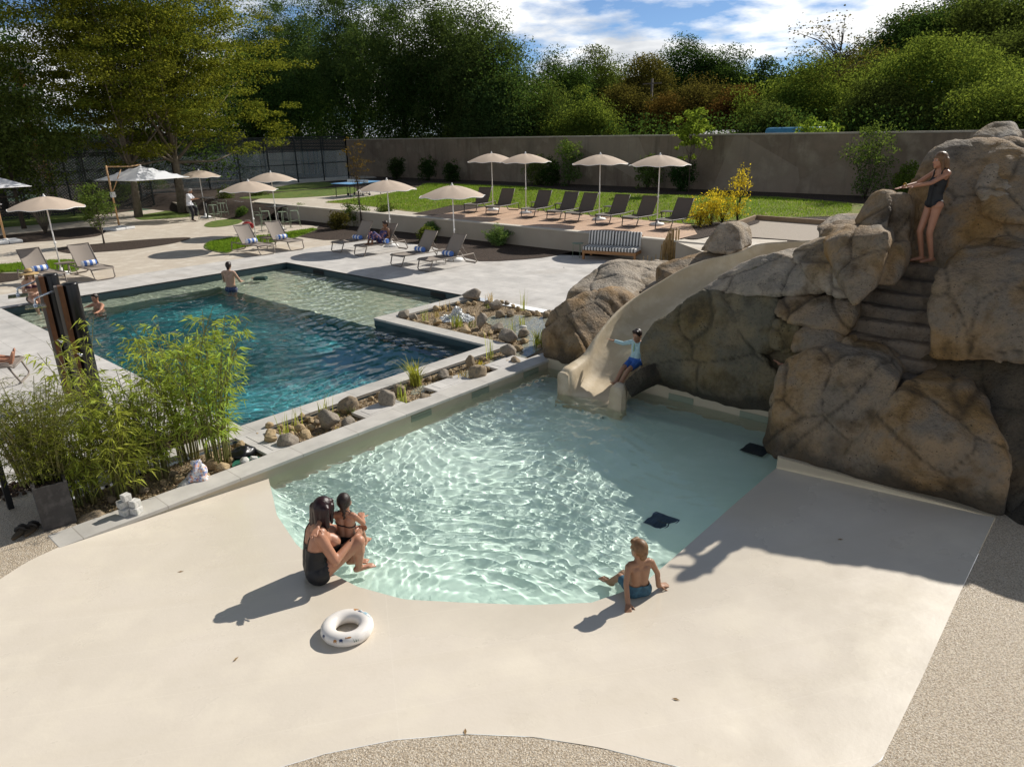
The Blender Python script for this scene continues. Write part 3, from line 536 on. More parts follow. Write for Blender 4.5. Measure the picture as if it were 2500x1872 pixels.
def displace(me, seed, amp=.05, crack=.03, cs=1.0):
    k = len(me.vertices); co = np.empty(k*3); no = np.empty(k*3); jt = np.zeros(k); me.vertices.foreach_get('co', co); me.vertices.foreach_get('normal', no)
    co = co.reshape(-1, 3); no = no.reshape(-1, 3); d = np.empty(k); off = Vector((seed*7.3, seed*3.1, seed*1.7))
    for i in range(k):
        p = Vector(co[i])+off
        a = noise.noise(p*1.3)*amp*1.5+abs(noise.noise(p*3.1))*amp*.7+noise.ridged_multi_fractal(p*1.9, 1., 2.1, 4, .9, 1.9)*amp*.35-amp*.45+noise.noise(p*5.5)*amp*.22
        w = p*cs+noise.noise_vector(p*.9)*.35; dd = noise.voronoi(w)[0]; e = dd[1]-dd[0]
        st = (noise.noise(Vector((p.x*.6, p.y*.6, p.z*3.6)))); a += -amp*.35*max(0, st-.12)*4*.35
        jt[i] = max(0, 1-e/(.030+.03*abs(noise.noise(p*2.)))) if crack else 0
        d[i] = a+amp*.35-crack*1.3*max(0, 1-e/.05)*min(1, .35+1.6*abs(noise.noise(p*1.1)))
    co += no*d[:, None]; me.vertices.foreach_set('co', co.ravel()); me.update(); ja = me.attributes.new('joint', 'FLOAT', 'POINT'); ja.data.foreach_set('value', jt)
    me.polygons.foreach_set('use_smooth', [True]*len(me.polygons))
def c4(x, y): return 1150.2+.48*x, 530.9+.48*y
def c6(x, y): return 929+.36*x, 309.7+.36*y
def c7(x, y): return 1769.6+.2939*x, 221.2+.2939*y
RS = [0]
def rock(label, pts, th, m, conv=c4, extra=(), group='artificial boulders round the slide', voxel=.032, amp=.05, crack=.03, shrink=.2, smooth=2, cs=.9, drop=.0, bottom=None):
    RS[0] += 1
    P = [onU(*conv(x, y), U) for x, y, U in pts]; c = sum(P, Vector())/len(P)
    B = []
    for p in P:
        q = p.lerp(c, shrink); q.x = p.x+th; q.z = q.z-drop; B.append(q)
    allp = P+B+[Vector(e) for e in extra]
    if bottom is not None:
        for p in P+B: allp.append(Vector((p.x*.3+c.x*.7+(th*.3 if p in B else 0), p.y, bottom)))
    me = hull_mesh(allp); me = remesh(me, voxel, smooth); displace(me, RS[0], amp, crack, cs)
    me.materials.clear(); me.materials.append(m)
    o = link('boulder', me); return tag(o, label, 'boulder', group)
# left of the slide
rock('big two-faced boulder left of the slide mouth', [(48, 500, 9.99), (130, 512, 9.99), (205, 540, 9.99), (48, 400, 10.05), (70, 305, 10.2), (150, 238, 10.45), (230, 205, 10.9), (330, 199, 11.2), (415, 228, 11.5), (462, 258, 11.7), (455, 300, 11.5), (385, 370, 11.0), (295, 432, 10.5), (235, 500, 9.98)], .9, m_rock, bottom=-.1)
rock('small leaning slab between the big left boulder and the slide lip', [(200, 540, 10.0), (240, 480, 10.15), (285, 430, 10.4), (325, 400, 10.6), (310, 440, 10.4), (270, 500, 10.1), (225, 540, 9.98)], .5, m_rock, amp=.03, crack=.0, smooth=3)
rock('low grey boulder at the back edge of the left rock group', [(140, 272, 11.30), (165, 210, 11.50), (215, 158, 12.00), (262, 118, 12.30), (300, 92, 12.50), (350, 80, 12.70), (400, 85, 12.80), (420, 160, 12.20), (430, 230, 11.60), (300, 240, 11.40)], .9, m_rockg, bottom=-.1)
rock('broad grey boulder with flat top beside the upper slide lip', [(330, 180, 12.30), (440, 72, 13.40), (500, 85, 13.50), (570, 105, 13.40), (632, 132, 13.20), (640, 165, 12.90), (592, 202, 12.50), (522, 262, 12.00), (480, 268, 11.80), (400, 240, 12.00)], .8, m_rockg, bottom=-.1)
rock('long ridge rock along the outside of the slide curve', [(1350, 745, 12.70), (1500, 690, 13.20), (1600, 655, 13.50), (1780, 652, 13.90), (1860, 668, 13.80), (1800, 748, 13.30), (1600, 800, 12.70), (1490, 838, 12.30), (1455, 790, 12.40)], .9, m_rock, c6, bottom=-.1)
rock('mid ridge rock behind the top of the slide curve', [(1600, 740, 13.0), (1700, 668, 13.6), (1900, 655, 13.9), (2040, 650, 13.9), (2140, 650, 13.7), (2010, 732, 13.2), (1850, 762, 12.9), (1700, 778, 12.7)], .8, m_rock, c6, bottom=-.1)
rock('upright pointed rock standing behind the slide', [(1615, 645, 13.5), (1650, 590, 13.5), (1700, 540, 13.6), (1748, 490, 13.7), (1800, 482, 13.8), (1850, 520, 13.8), (1872, 590, 13.7), (1868, 640, 13.6), (1790, 668, 13.4), (1700, 660, 13.4)], .6, m_rockg, c6, voxel=.03, amp=.04)
rock('small rounded rock beside the upright pointed rock', [(1975, 672, 13.5), (2005, 630, 13.7), (2050, 612, 13.8), (2115, 622, 13.8), (2145, 652, 13.7), (2060, 722, 13.4), (1990, 722, 13.3)], .5, m_rock, c6, voxel=.03, amp=.03, crack=0)
# between the slide and the stairs
rock('long mossy rock face dropping from the slide to the pool', [(486, 432, 9.75), (511, 390, 9.85), (546, 345, 10.01), (586, 305, 10.09), (631, 268, 10.19), (686, 240, 10.27), (761, 192, 10.38), (836, 210, 10.33), (872, 330, 10.16), (950, 440, 10.05), (1050, 520, 9.99), (1100, 570, 9.98), (1097, 755, 9.97), (1000, 737, 9.97), (900, 712, 9.97), (700, 662, 9.97), (562, 635, 9.97), (520, 600, 9.97), (500, 530, 9.70)], .8, m_rockd, shrink=.1, voxel=.04)
rock('mossy overhanging rock above the back pool wall', [(852, 235, 10.39), (880, 190, 10.50), (950, 172, 10.56), (1010, 100, 10.65), (1130, 200, 10.41), (1095, 290, 10.17), (1070, 370, 10.08), (1075, 480, 10.02), (1000, 470, 10.04), (900, 380, 10.14)], .9, m_rockd, voxel=.04)
rock('wide grey rock along the inner curve of the slide', [(760, 201, 10.45), (840, 146, 10.65), (930, 86, 10.78), (1000, 56, 10.82), (1090, 31, 10.80), (1220, 55, 10.60), (1340, 90, 10.35), (1370, 160, 10.20), (1300, 215, 10.15), (1140, 215, 10.20), (960, 230, 10.30)], .9, m_rockg)
rock('rough blocky rock with a lit top above the stacked stones', [(0, 1005, 10.60), (60, 965, 10.75), (150, 1008, 10.60), (270, 1088, 10.30), (322, 1160, 10.15), (295, 1270, 10.10), (225, 1440, 10.05), (100, 1440, 10.05), (-60, 1330, 10.15), (-180, 1180, 10.35), (-200, 1100, 10.55)], .9, m_rockg, c7)
rock('flat-topped block beside the top of the stairs', [(-40, 912, 11.10), (60, 893, 11.30), (160, 893, 11.20), (330, 900, 10.80), (440, 908, 10.50), (495, 962, 10.10), (500, 1050, 10.00), (460, 1180, 9.90), (400, 1380, 9.80), (255, 1500, 9.60), (180, 1300, 9.80), (60, 1050, 10.40)], .7, m_rock, c7)
rock('tall pillar rock the standing girl rests her hand on', [(258, 890, 11.10), (330, 762, 11.20), (395, 685, 11.30), (455, 656, 11.30), (520, 668, 11.20), (530, 800, 10.80), (500, 900, 10.60), (490, 1000, 10.50), (330, 900, 10.80)], .5, m_rock, c7, voxel=.03, amp=.035)
rock('narrow upright rock just left of the standing girl', [(500, 690, 11.10), (540, 668, 11.15), (610, 664, 11.20), (672, 680, 11.15), (690, 760, 11.05), (665, 900, 10.95), (645, 1130, 10.85), (560, 1160, 10.75), (500, 1000, 10.75)], .35, m_rock, c7, voxel=.03, amp=.03)
rock('dark low block at the left side of the stairs', [(420, 1350, 10.00), (470, 1180, 10.20), (505, 1030, 10.50), (605, 1018, 10.60), (632, 1150, 10.50), (605, 1250, 10.40), (555, 1350, 10.20)], .4, m_rock, c7, voxel=.03, amp=.03, crack=0)
rock('small grey rocks ridge left of the tall pillar', [(0, 905, 11.40), (60, 850, 11.70), (140, 832, 11.80), (200, 850, 11.70), (280, 838, 11.70), (290, 870, 11.50), (150, 910, 11.30)], .5, m_rockg, c7, voxel=.03, amp=.03, bottom=.6)
# stacked stones
rock('flat block capping the stack of rocks by the pool corner', [(1088, 300, 9.95), (1108, 240, 10.1), (1140, 199, 10.3), (1258, 197, 10.4), (1370, 224, 10.3), (1442, 265, 10.1), (1452, 312, 10.0), (1432, 372, 9.95), (1390, 412, 9.9), (1300, 372, 9.8), (1210, 345, 9.75), (1130, 340, 9.8)], .7, m_rock, voxel=.03, amp=.04, smooth=3)
rock('greenish stone under the cap block at its left', [(1068, 460, 9.85), (1062, 408, 9.85), (1090, 335, 9.95), (1200, 345, 9.9), (1195, 400, 9.85), (1170, 470, 9.8), (1130, 484, 9.8)], .7, m_rockd, voxel=.03, amp=.04, smooth=3)
rock('rounded stone under the cap block facing the stairs', [(1168, 475, 9.6), (1182, 400, 9.7), (1222, 364, 9.8), (1310, 357, 9.85), (1390, 400, 9.8), (1412, 440, 9.7), (1395, 475, 9.6), (1300, 470, 9.5)], .6, m_rock, voxel=.03, amp=.04, smooth=3)
rock('small stone tucked at the right of the rock stack', [(1385, 470, 9.65), (1392, 420, 9.7), (1420, 408, 9.75), (1438, 440, 9.7), (1437, 475, 9.65)], .3, m_rock, voxel=.025, amp=.02, crack=0, smooth=2)
rock('tall ochre boulder at the corner of the beach wall', [(1093, 952, 8.6), (1095, 800, 8.75), (1100, 640, 9.0), (1105, 560, 9.15), (1150, 508, 9.3), (1240, 470, 9.35), (1322, 454, 9.35), (1460, 480, 9.3), (1540, 500, 9.25), (1585, 560, 9.15), (1640, 612, 9.0), (1600, 740, 8.75), (1500, 860, 8.63), (1420, 1020, 8.6), (1250, 985, 8.6)], 1.2, m_rock, voxel=.04, bottom=-.12)
rock('huge round boulder on the beach wall at the right', [(1380, 1010, 8.6), (1450, 880, 8.62), (1545, 740, 8.75), (1640, 640, 8.95), (1700, 610, 9.1), (1800, 618, 9.2), (1930, 650, 9.2), (2000, 718, 9.1), (2060, 800, 8.95), (2112, 900, 8.8), (2152, 1000, 8.65), (2140, 1090, 8.58), (2080, 1210, 8.6), (1900, 1160, 8.6), (1600, 1075, 8.6), (1700, 850, 8.5), (1950, 900, 8.5), (1800, 1000, 8.48)], 1.1, m_rock, voxel=.042, amp=.055, bottom=-.12)
# right of the stairs
rock('huge lit-topped boulder right of the stairs', [(1815, 200, 10.05), (1812, 110, 10.25), (1850, 60, 10.45), (1925, 0, 10.75), (1985, -45, 11.05), (2050, -65, 11.25), (2212, -50, 11.25), (2830, -30, 11.25), (2830, 520, 9.55), (2212, 485, 9.65), (2050, 500, 9.65), (1840, 528, 9.65), (1770, 500, 9.75), (1775, 380, 9.85), (1795, 290, 9.95)], 1.2, m_rock, voxel=.045, amp=.06)
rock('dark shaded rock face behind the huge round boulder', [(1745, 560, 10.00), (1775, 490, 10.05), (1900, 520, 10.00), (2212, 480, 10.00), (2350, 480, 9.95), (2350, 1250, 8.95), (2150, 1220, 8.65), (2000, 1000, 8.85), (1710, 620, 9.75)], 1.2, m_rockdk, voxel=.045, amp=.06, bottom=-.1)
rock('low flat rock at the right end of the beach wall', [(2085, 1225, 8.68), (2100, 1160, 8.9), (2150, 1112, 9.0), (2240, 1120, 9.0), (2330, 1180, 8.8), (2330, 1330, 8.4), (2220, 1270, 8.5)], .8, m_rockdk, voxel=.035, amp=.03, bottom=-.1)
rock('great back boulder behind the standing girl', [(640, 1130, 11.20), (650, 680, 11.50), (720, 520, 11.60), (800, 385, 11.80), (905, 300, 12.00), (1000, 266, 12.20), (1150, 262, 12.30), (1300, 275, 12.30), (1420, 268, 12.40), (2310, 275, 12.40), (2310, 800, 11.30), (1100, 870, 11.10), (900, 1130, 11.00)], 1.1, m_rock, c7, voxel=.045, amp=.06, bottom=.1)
rock('top rock crowning the great back boulder', [(1115, 268, 12.40), (1150, 225, 12.50), (1185, 198, 12.60), (1262, 164, 12.70), (1410, 144, 12.80), (1438, 200, 12.70), (1462, 272, 12.50), (1300, 285, 12.40)], .6, m_rockg, c7, voxel=.03, amp=.035, crack=0)
rock('ledge rock at the right edge above the lit boulder', [(1150, 640, 11.40), (1215, 468, 11.70), (1290, 440, 11.80), (1420, 424, 11.90), (1580, 420, 11.90), (1580, 700, 11.30), (1300, 700, 11.20), (1180, 730, 11.20)], .9, m_rockg, c7, voxel=.035, amp=.05)
rock('humped rock at the right edge below the ledge rock', [(1178, 748, 11.20), (1290, 652, 11.40), (1370, 570, 11.50), (1440, 546, 11.60), (1580, 552, 11.60), (1580, 900, 11.00), (1400, 880, 10.90), (1250, 862, 11.00), (1180, 800, 11.10)], .8, m_rock, c7, voxel=.035, amp=.05)
rock('rock closing the back of the stairs', [(640, 1140, 12.30), (660, 980, 12.35), (880, 860, 12.25), (1100, 840, 12.15), (1020, 1000, 11.65), (880, 1140, 11.65), (860, 1230, 11.45)], .8, m_rock, c7, voxel=.035, amp=.04, crack=0, bottom=1.2)
rock('dark mossy rock deep in the gap behind the rock stack', [(930, 300, 10.35), (1000, 240, 10.5), (1120, 230, 10.5), (1190, 330, 10.45), (1190, 600, 10.2), (1100, 650, 10.1), (1020, 560, 10.15)], .5, m_rockd)
# plain core that carries the outer rocks
core = MB(); core.prism([(10.2, -.6), (13.5, -1.5), (13.6, 2.0), (13.2, 3.4), (11.8, 3.3), (11.75, 2.6), (11.75, 1.8), (10.4, 1.5)], -.1, 1.6)
core.prism([(10.25, 3.2), (10.9, 3.25), (11.2, 3.7), (11.1, 4.5), (10.8, 5.0), (10.6, 5.4), (10.25, 5.3)], -.1, .62)
core.prism([(12.5, 3.4), (14.0, 3.6), (14.3, 7.4), (13.1, 7.3), (12.5, 5.5)], -.1, .75)
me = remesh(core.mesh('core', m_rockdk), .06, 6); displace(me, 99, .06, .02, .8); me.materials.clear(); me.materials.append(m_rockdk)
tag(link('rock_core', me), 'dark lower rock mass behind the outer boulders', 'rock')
# ---- slide
m_slide = mat('slide_shell', (.60, .49, .335), (.53, .43, .29), .62, 1.5, (.66, .56, .41), 3.5, bump=.25, bsc=12, dist=.02, spec=.25)
path = [(8.98, 6.41, -.30), (9.2, 6.41, -.14), tuple(onV(1322, 820, 6.47)), tuple(onV(1350, 760, 6.55)), tuple(onV(1402, 700, 6.5)), tuple(onV(1470, 650, 6.2)), tuple(onV(1540, 611, 5.8)), tuple(onV(1608, 586, 5.25)), (12.25, 4.5, 1.80), (12.1, 3.7, 1.95), (11.7, 3.0, 2.03)]
def cr(pts, n):
    o = []; k = len(pts)
    for i in range(k-1):
        p0, p1, p2, p3 = [Vector(pts[max(0, min(k-1, i+j-1))]) for j in range(4)]
        for q in range(n):
            t = q/n; o.append(.5*((2*p1)+(p2-p0)*t+(2*p0-5*p1+4*p2-p3)*t*t+(3*p1-p0-3*p2+p3)*t**3))
    o.append(Vector(pts[-1])); return o
cl = cr(path, 7); sec = [(-.66, -.25), (-.665, .30), (-.63, .38), (-.50, .385), (-.44, .35), (-.425, .22), (-.37, .07), (-.22, .005), (0, -.012), (.22, .005), (.37, .07), (.425, .22), (.44, .35), (.50, .385), (.63, .38), (.665, .30), (.66, -.25)]
vs = []; fs = []; ns = len(sec)
for i, p in enumerate(cl):
    d = (cl[min(i+1, len(cl)-1)]-cl[max(i-1, 0)]); d.z = 0; d.normalize(); sx = Vector((-d.y, d.x, 0))
    q_ = min(1, max(0, (i-10)/10))           # the thick lips of the mouth thin out further up
    for a, h in sec:
        k_ = a if abs(a) < .43 else math.copysign(.43+(abs(a)-.43)*(1-.75*q_), a)
        if i > 5:
            if a < -.43: k_ = -.43; h = min(h, .10)
            elif a < -.3: h = min(h, .10)
        if i < 9 and abs(a) > .43 and h > 0: h += .13*(1-i/9)
        vs.append(p+sx*k_+Vector((0, 0, h)))
for i in range(len(cl)-1):
    for j in range(ns-1): fs.append((i*ns+j, i*ns+j+1, (i+1)*ns+j+1, (i+1)*ns+j))
fs.append(tuple(range(ns)))
sl_ = MB().add(vs, fs, 0, True).build('water_slide', m_slide); tag(sl_, 'beige curving water slide between the rocks', 'water slide')
bm = bmesh.new(); bm.from_mesh(sl_.data); bmesh.ops.recalc_face_normals(bm, faces=bm.faces); bm.to_mesh(sl_.data); bm.free()
# thin sheet of running water from the mouth
rock('dark log-shaped rock capping the right lip of the slide', [(412, 615, 9.02), (440, 585, 9.1), (490, 545, 9.3), (505, 560, 9.35), (500, 610, 9.25), (440, 690, 9.03), (425, 660, 9.0)], .9, m_rockdk, voxel=.025, amp=.02, crack=0, smooth=3, shrink=.1)
# ---- stairs
ns_ = 10
st = empty('stone_stairs', (10.4, 2.3, 0), 0, 'worn stone stairs climbing between the rocks to the slide top', 'stairs')
m_step = rockmat('stair_stone', (.26, .205, .15), (.20, .165, .13), (.23, .155, .09), (.06, .05, .04), .1, False)
for i in range(ns_):
    u0 = 9.25+.20*i; z = .70+.168*i; f = MB(); f.box(u0, 1.45, z-.45, u0+(.45 if i < ns_-1 else .9), 2.95, z)
    me = remesh(f.mesh('step', m_step), .03, 3); displace(me, 40+i, .03, 0); me.materials.clear(); me.materials.append(m_step)
    o = link('step', me, st); o.location = (-10.4, -2.3, 0)
# ================================================================ FURNITURE AND SMALL THINGS
m_can = mat('parasol_cloth', (.46, .375, .30), (.43, .35, .28), .85, 3)
t, b = link_nodes(m_can); _tl = N(t, 'ShaderNodeBsdfTranslucent'); _tl.inputs[0].default_value = (.20, .155, .115, 1); _ad = N(t, 'ShaderNodeAddShader'); t.links.new(b.outputs[0], _ad.inputs[0]); t.links.new(_tl.outputs[0], _ad.inputs[1]); t.links.new(_ad.outputs[0], t.nodes['Material Output'].inputs[0])
m_whc = mat('white_cloth', (.62, .63, .65), (.57, .58, .60), .85, 3)
t, b = link_nodes(m_whc); _tl = N(t, 'ShaderNodeBsdfTranslucent'); _tl.inputs[0].default_value = (.22, .22, .22, 1); _ad = N(t, 'ShaderNodeAddShader'); t.links.new(b.outputs[0], _ad.inputs[0]); t.links.new(_tl.outputs[0], _ad.inputs[1]); t.links.new(_ad.outputs[0], t.nodes['Material Output'].inputs[0])
m_wh = mat('white_metal', (.78, .77, .75), None, .4); m_whp = mat('white_plastic', (.70, .70, .69), (.62, .62, .61), .55, 5)
m_taupe = mat('taupe_metal', (.21, .175, .145), None, .5); m_sling = mat('taupe_sling', (.30, .255, .215), (.27, .23, .195), .8, 40, bump=.3, bsc=300, dist=.002)
m_dkm = mat('brown_metal', (.085, .070, .058), None, .5); m_dsl = mat('brown_sling', (.115, .097, .083), (.10, .085, .072), .8, 40, bump=.3, bsc=300, dist=.002)
m_sage = mat('sage_metal', (.19, .24, .165), None, .5); m_anth = mat('anthracite', (.025, .026, .028), None, .5)
m_chrome = mat('chrome', (.75, .75, .76), None, .12, metal=1.); m_teak = mat('teak', (.40, .20, .08), (.30, .145, .055), .6, 6, space='O'); m_pole = mat('pole_wood', (.55, .33, .16), (.46, .27, .125), .6, 6, space='O')
m_towel = stripemat('towel_stripes', (.80, .80, .80), (.09, .19, .52), .165, 'Y', .48)
m_cush = stripemat('cushion_stripes', (.72, .70, .66), (.115, .11, .105), .105, 'X', .5)
G_UMB = 'beige round parasols'
def make_umbrella():
    r = empty('parasol', (0, 0, 0)); Rr, zt, zr = 1.10, 2.46, 2.10
    b = MB(); b.lathe([(.0, 0), (.27, 0), (.28, .03), (.24, .075), (.06, .09), (.05, .22), (.0, .22)], 20); b.build('base', m_whp, r)
    b = MB(); b.tube([(0, 0, .2), (0, 0, zt)], .02, 10); b.build('pole', m_wh, r)
    b = MB(); b.tube([(0, 0, .98), (0, 0, 1.06)], .028, 10); b.tube([(.02, 0, 1.02), (.06, 0, 1.02)], .016, 8); b.build('joint', m_wh, r)
    vs = [(0, 0, zt)]; fs = []; na, nr = 64, 7
    rim = []
    for i in range(1, nr+1):
        q = i/nr
        for j in range(na):
            th = 2*math.pi*j/na; sc = math.sin(4*th)**2; rad = Rr*q*(1-.05*sc*q); z = zt-(zt-zr)*(q**1.65)+.035*sc*q*q-.018*math.sin(math.pi*q)*sc
            p = (rad*math.cos(th), rad*math.sin(th), z); vs.append(p)
            if i == nr: rim.append(p)
    for j in range(na): fs.append((0, 1+j, 1+(j+1) % na))
    for i in range(nr-1):
        for j in range(na): a = 1+i*na; fs.append((a+j, a+na+j, a+na+(j+1) % na, a+(j+1) % na))
    c = MB().add(vs, fs, 0, True).build('canopy', m_can, r)
    b = MB(); b.tube(rim+[rim[0]], .011, 5, cap=False); b.build('trim', m_wh, c)
    b = MB(); b.lathe([(.0, 0), (.05, .0), (.045, .02), (.02, .035), (.026, .06), (.012, .085), (0, .09)], 10, c=(0, 0, zt-.005)); b.build('finial', m_wh, c)
    for k in range(8):
        th = math.pi/4*k; b = MB(); pr = [(Rr*q*math.cos(th), Rr*q*math.sin(th), zt-(zt-zr)*q**1.65-.014) for q in (.03, .3, .55, .8, .99)]; b.tube(pr, .008, 5); b.build('rib', m_wh, r)
    return r
um = make_umbrella()
UMB = [((134.5, 593), 0, 'beige parasol leaning over the pair of loungers at the left edge'), ((555, 529), 0, 'beige parasol on a white pole between the two middle loungers'), ((846, 532), 0, 'beige parasol behind the reclining woman in blue'), ((984, 563), 0, 'beige parasol over the pair of loungers nearest the striped sofa'),
       ((445, 470), 0, 'dappled beige parasol at the bar table with the seated man'), ((600, 495), .12, 'beige parasol at the empty bar table by the wall end'),
       ((1065, 454.5), Z1+.04, 'beige parasol at the far end of the deck'), ((1136.5, 460.5), Z1+.04, 'second beige parasol from the far end of the deck'), ((1294, 475), Z1+.04, 'beige parasol in the middle of the deck row'), ((1419, 486), Z1+.04, 'beige parasol at the near end of the deck beside the yellow shrubs')]
for i, (p, z, lb) in enumerate(UMB):
    o = um if i == 0 else copy_tree(um); q = at(*p, z); o.location = (q.x, q.y, z); o.rotation_euler = (0, 0, .3*i+.15); tag(o, lb, 'parasol', G_UMB)
# ---- loungers
def make_lounger(mm, ms):
    r = empty('sun_lounger', (0, 0, 0)); y = .325
    f = MB()
    for s in (-1, 1): f.tube([(.03, s*y, .33), (.10, s*y, .355), (1.1, s*y, .325), (1.86, s*y, .35)], .019, 8)
    for x in (.06, .75, 1.12): f.tube([(x, -y, .335), (x, y, .335)], .013, 6)
    f.tube([(.03, -y, .33), (.03, y, .33)], .019, 8); f.build('frame', mm, r)
    for a, bq in ((.11, .0), (1.85, 2.02)):
        f = MB(); f.tube([(a, -y, .34), (bq+.0, -y+.03, .06), (bq, -y+.09, .018), (bq, y-.09, .018), (bq, y-.03, .06), (a, y, .34)], .019, 8); f.build('leg', mm, r)
    f = MB(); k = 9; vs = []
    for i in range(k):
        x = .05+1.1*i/(k-1); sag = .018*math.sin(math.pi*i/(k-1))
        for yy in (-.30, -.15, 0, .15, .30): vs.append((x, yy, .352-sag-.02*(1-(yy/.3)**2)))
    fs = [(i*5+j, i*5+j+1, (i+1)*5+j+1, (i+1)*5+j) for i in range(k-1) for j in range(4)]; f.add(vs, fs, 0, True); f.build('seat', ms, r)
    f = MB(); vs = []; h = (1.13, .35); tp = (1.58, .98)
    for i in range(k):
        q = i/(k-1)
        for yy in (-.305, -.15, 0, .15, .305): vs.append((h[0]+(tp[0]-h[0])*q+.03*(1-(yy/.305)**2), yy, h[1]+(tp[1]-h[1])*q-.015*(1-(yy/.305)**2)))
    f.add(vs, fs, 0, True); bk = f.build('backrest', ms, r)
    f = MB(); f.tube([(h[0], -.315, h[1]), (tp[0], -.315, tp[1]), (tp[0]+.02, 0, tp[1]-.01), (tp[0], .315, tp[1]), (h[0], .315, h[1])], .014, 6); f.build('back_frame', mm, bk)
    f = MB()
    f.tube([(1.36, -.29, .67), (1.60, -.31, .34), (1.60, .31, .34), (1.36, .29, .67)], .009, 6)
    f.build('strut', mm, r)
    return r
def place(o, foot, head, z, pix=True):
    a = atp(*foot, z) if pix else Vector(foot); h = atp(*head, z) if pix else Vector(head); d = h-a
    o.location = (a.x, a.y, z); o.rotation_euler = (0, 0, math.atan2(d.y, d.x)); return o
def loc2w(o, p):
    c, s = math.cos(o.rotation_euler.z), math.sin(o.rotation_euler.z); return Vector((o.location.x+c*p[0]-s*p[1], o.location.y+s*p[0]+c*p[1], o.location.z+p[2]))
L0 = make_lounger(m_taupe, m_sling); L1 = make_lounger(m_dkm, m_dsl)
LOW = [((258, 683), (191, 666), 'taupe lounger with rolled towel, right one of the pair at the left edge'), ((139, 697), (72, 680), 'taupe lounger partly hidden by the shower columns and the hat'), ((654, 622), (581, 610), 'taupe lounger half in parasol shade in front of the red bag'), ((726, 611), (653, 599), 'taupe lounger beside the crescent lawn, right one of the middle pair'),
       ((822, 616), (933, 597), 'taupe lounger left of the reclining woman'), ((878, 625), (988, 606), 'taupe lounger the woman in blue reclines on'), ((968, 650), (1077, 630), 'taupe lounger left of the parasol near the ball shrubs'), ((1035, 662), (1149, 640), 'taupe lounger closest to the pool deck corner, right of its pair')]
lows = []
for i, (a, h, lb) in enumerate(LOW):
    o = L0 if i == 0 else copy_tree(L0); place(o, a, h, .004); tag(o, lb, 'sun lounger', 'taupe loungers round the main pool'); lows.append(o)
DK = [(1147.7, 519.5), (1201, 525), (1288, 532), (1350.6, 538), (1395, 543), (1470, 549), (1535.6, 555), (1617.6, 563)]
DLB = ['brown lounger at the far end of the deck', 'second brown lounger from the far end of the deck', 'third brown lounger from the far end of the deck', 'fourth brown lounger from the far end, its back steeply raised', 'fifth brown lounger from the far end beside the middle parasol', 'third brown lounger from the yellow shrubs', 'brown lounger beside the near parasol with its back raised high', 'brown lounger at the near end beside the yellow shrubs']
for i, a in enumerate(DK):
    o = L1 if i == 0 else copy_tree(L1); place(o, a, (a[0]+84, a[1]-19), Z1+.04); tag(o, DLB[i], 'sun lounger', 'brown loungers in a row on the wooden deck')
# towels
def make_towel():
    b = MB(); n = 20; R0 = .085
    b.tube([(0, -.21, 0), (0, -.205, 0), (0, .205, 0), (0, .21, 0)], [R0*.93, R0, R0, R0*.93], n)
    for s in (-1, 1):
        sp = [(.085*q/22*math.cos(q*.75), s*.211, .085*q/22*math.sin(q*.75)) for q in range(2, 22)]; b.tube(sp, .004, 4)
    return b.build('rolled_towel', m_towel)
tw = make_towel()
TL = ['rolled blue striped towel on the right lounger of the left pair', 'rolled blue striped towel on the lounger behind the straw hat', 'rolled blue striped towel on the half shaded lounger by the red bag', 'rolled blue striped towel on the lounger beside the crescent lawn', 'rolled blue striped towel on the lounger left of the reclining woman', 'rolled blue striped towel under the arm of the reclining woman', 'rolled blue striped towel on the left lounger near the ball shrubs', 'rolled blue striped towel on the lounger closest to the pool corner']
for i, L in enumerate(lows):
    o = tw if i == 0 else tw.copy()
    if i: COL.objects.link(o)
    p = loc2w(L, (1.02, .0 if i != 5 else -.2, .425)); o.location = p; o.rotation_euler = (0, 0, L.rotation_euler.z+(.0 if i != 5 else .15))
    if i == 5: o.scale = (1, .7, 1)
    tag(o, TL[i], 'towel', 'rolled pool towels')
# side tables
def make_table(mm):
    r = empty('side_table'); b = MB(); b.prism([(.24*sx*(1 if k else .85), .24*sy*(.85 if k else 1)) for sx, sy, k in ((-1, -1, 0), (-1, -1, 1), (-1, 1, 1), (-1, 1, 0), (1, 1, 0), (1, 1, 1), (1, -1, 1), (1, -1, 0))][::-1], .40, .42); b.build('table_top', mm, r)
    for sx in (-1, 1):
        b = MB(); b.tube([(sx*.17, -.16, .40), (sx*.22, -.2, .02), (sx*.22, .2, .02), (sx*.17, .16, .40)], .015, 6); b.build('leg', mm, r)
    return r
T0 = make_table(m_taupe); T1 = make_table(m_dkm)
for i, (p, z, lb) in enumerate([((166, 673), .004, 'small taupe table between the loungers at the left edge'), ((655, 605), .02, 'small taupe table between the middle pair of loungers'), ((1086, 641), .004, 'small taupe table between the loungers near the ball shrubs')]):
    o = T0 if i == 0 else copy_tree(T0); q = atp(*p, z); o.location = q; o.rotation_euler = (0, 0, .2); tag(o, lb, 'side table', 'taupe side tables')
for i, (p, lb) in enumerate([((1312, 517), 'brown side table behind the second deck parasol'), ((1370, 521), 'brown side table left of the fourth deck lounger'), ((1490, 529), 'brown side table beside the middle deck parasol'), ((1630, 543), 'brown side table at the near end of the deck')]):
    o = T1 if i == 0 else copy_tree(T1); o.location = atp(*p, Z1+.04); o.rotation_euler = (0, 0, .1); tag(o, lb, 'side table', 'brown side tables on the deck')
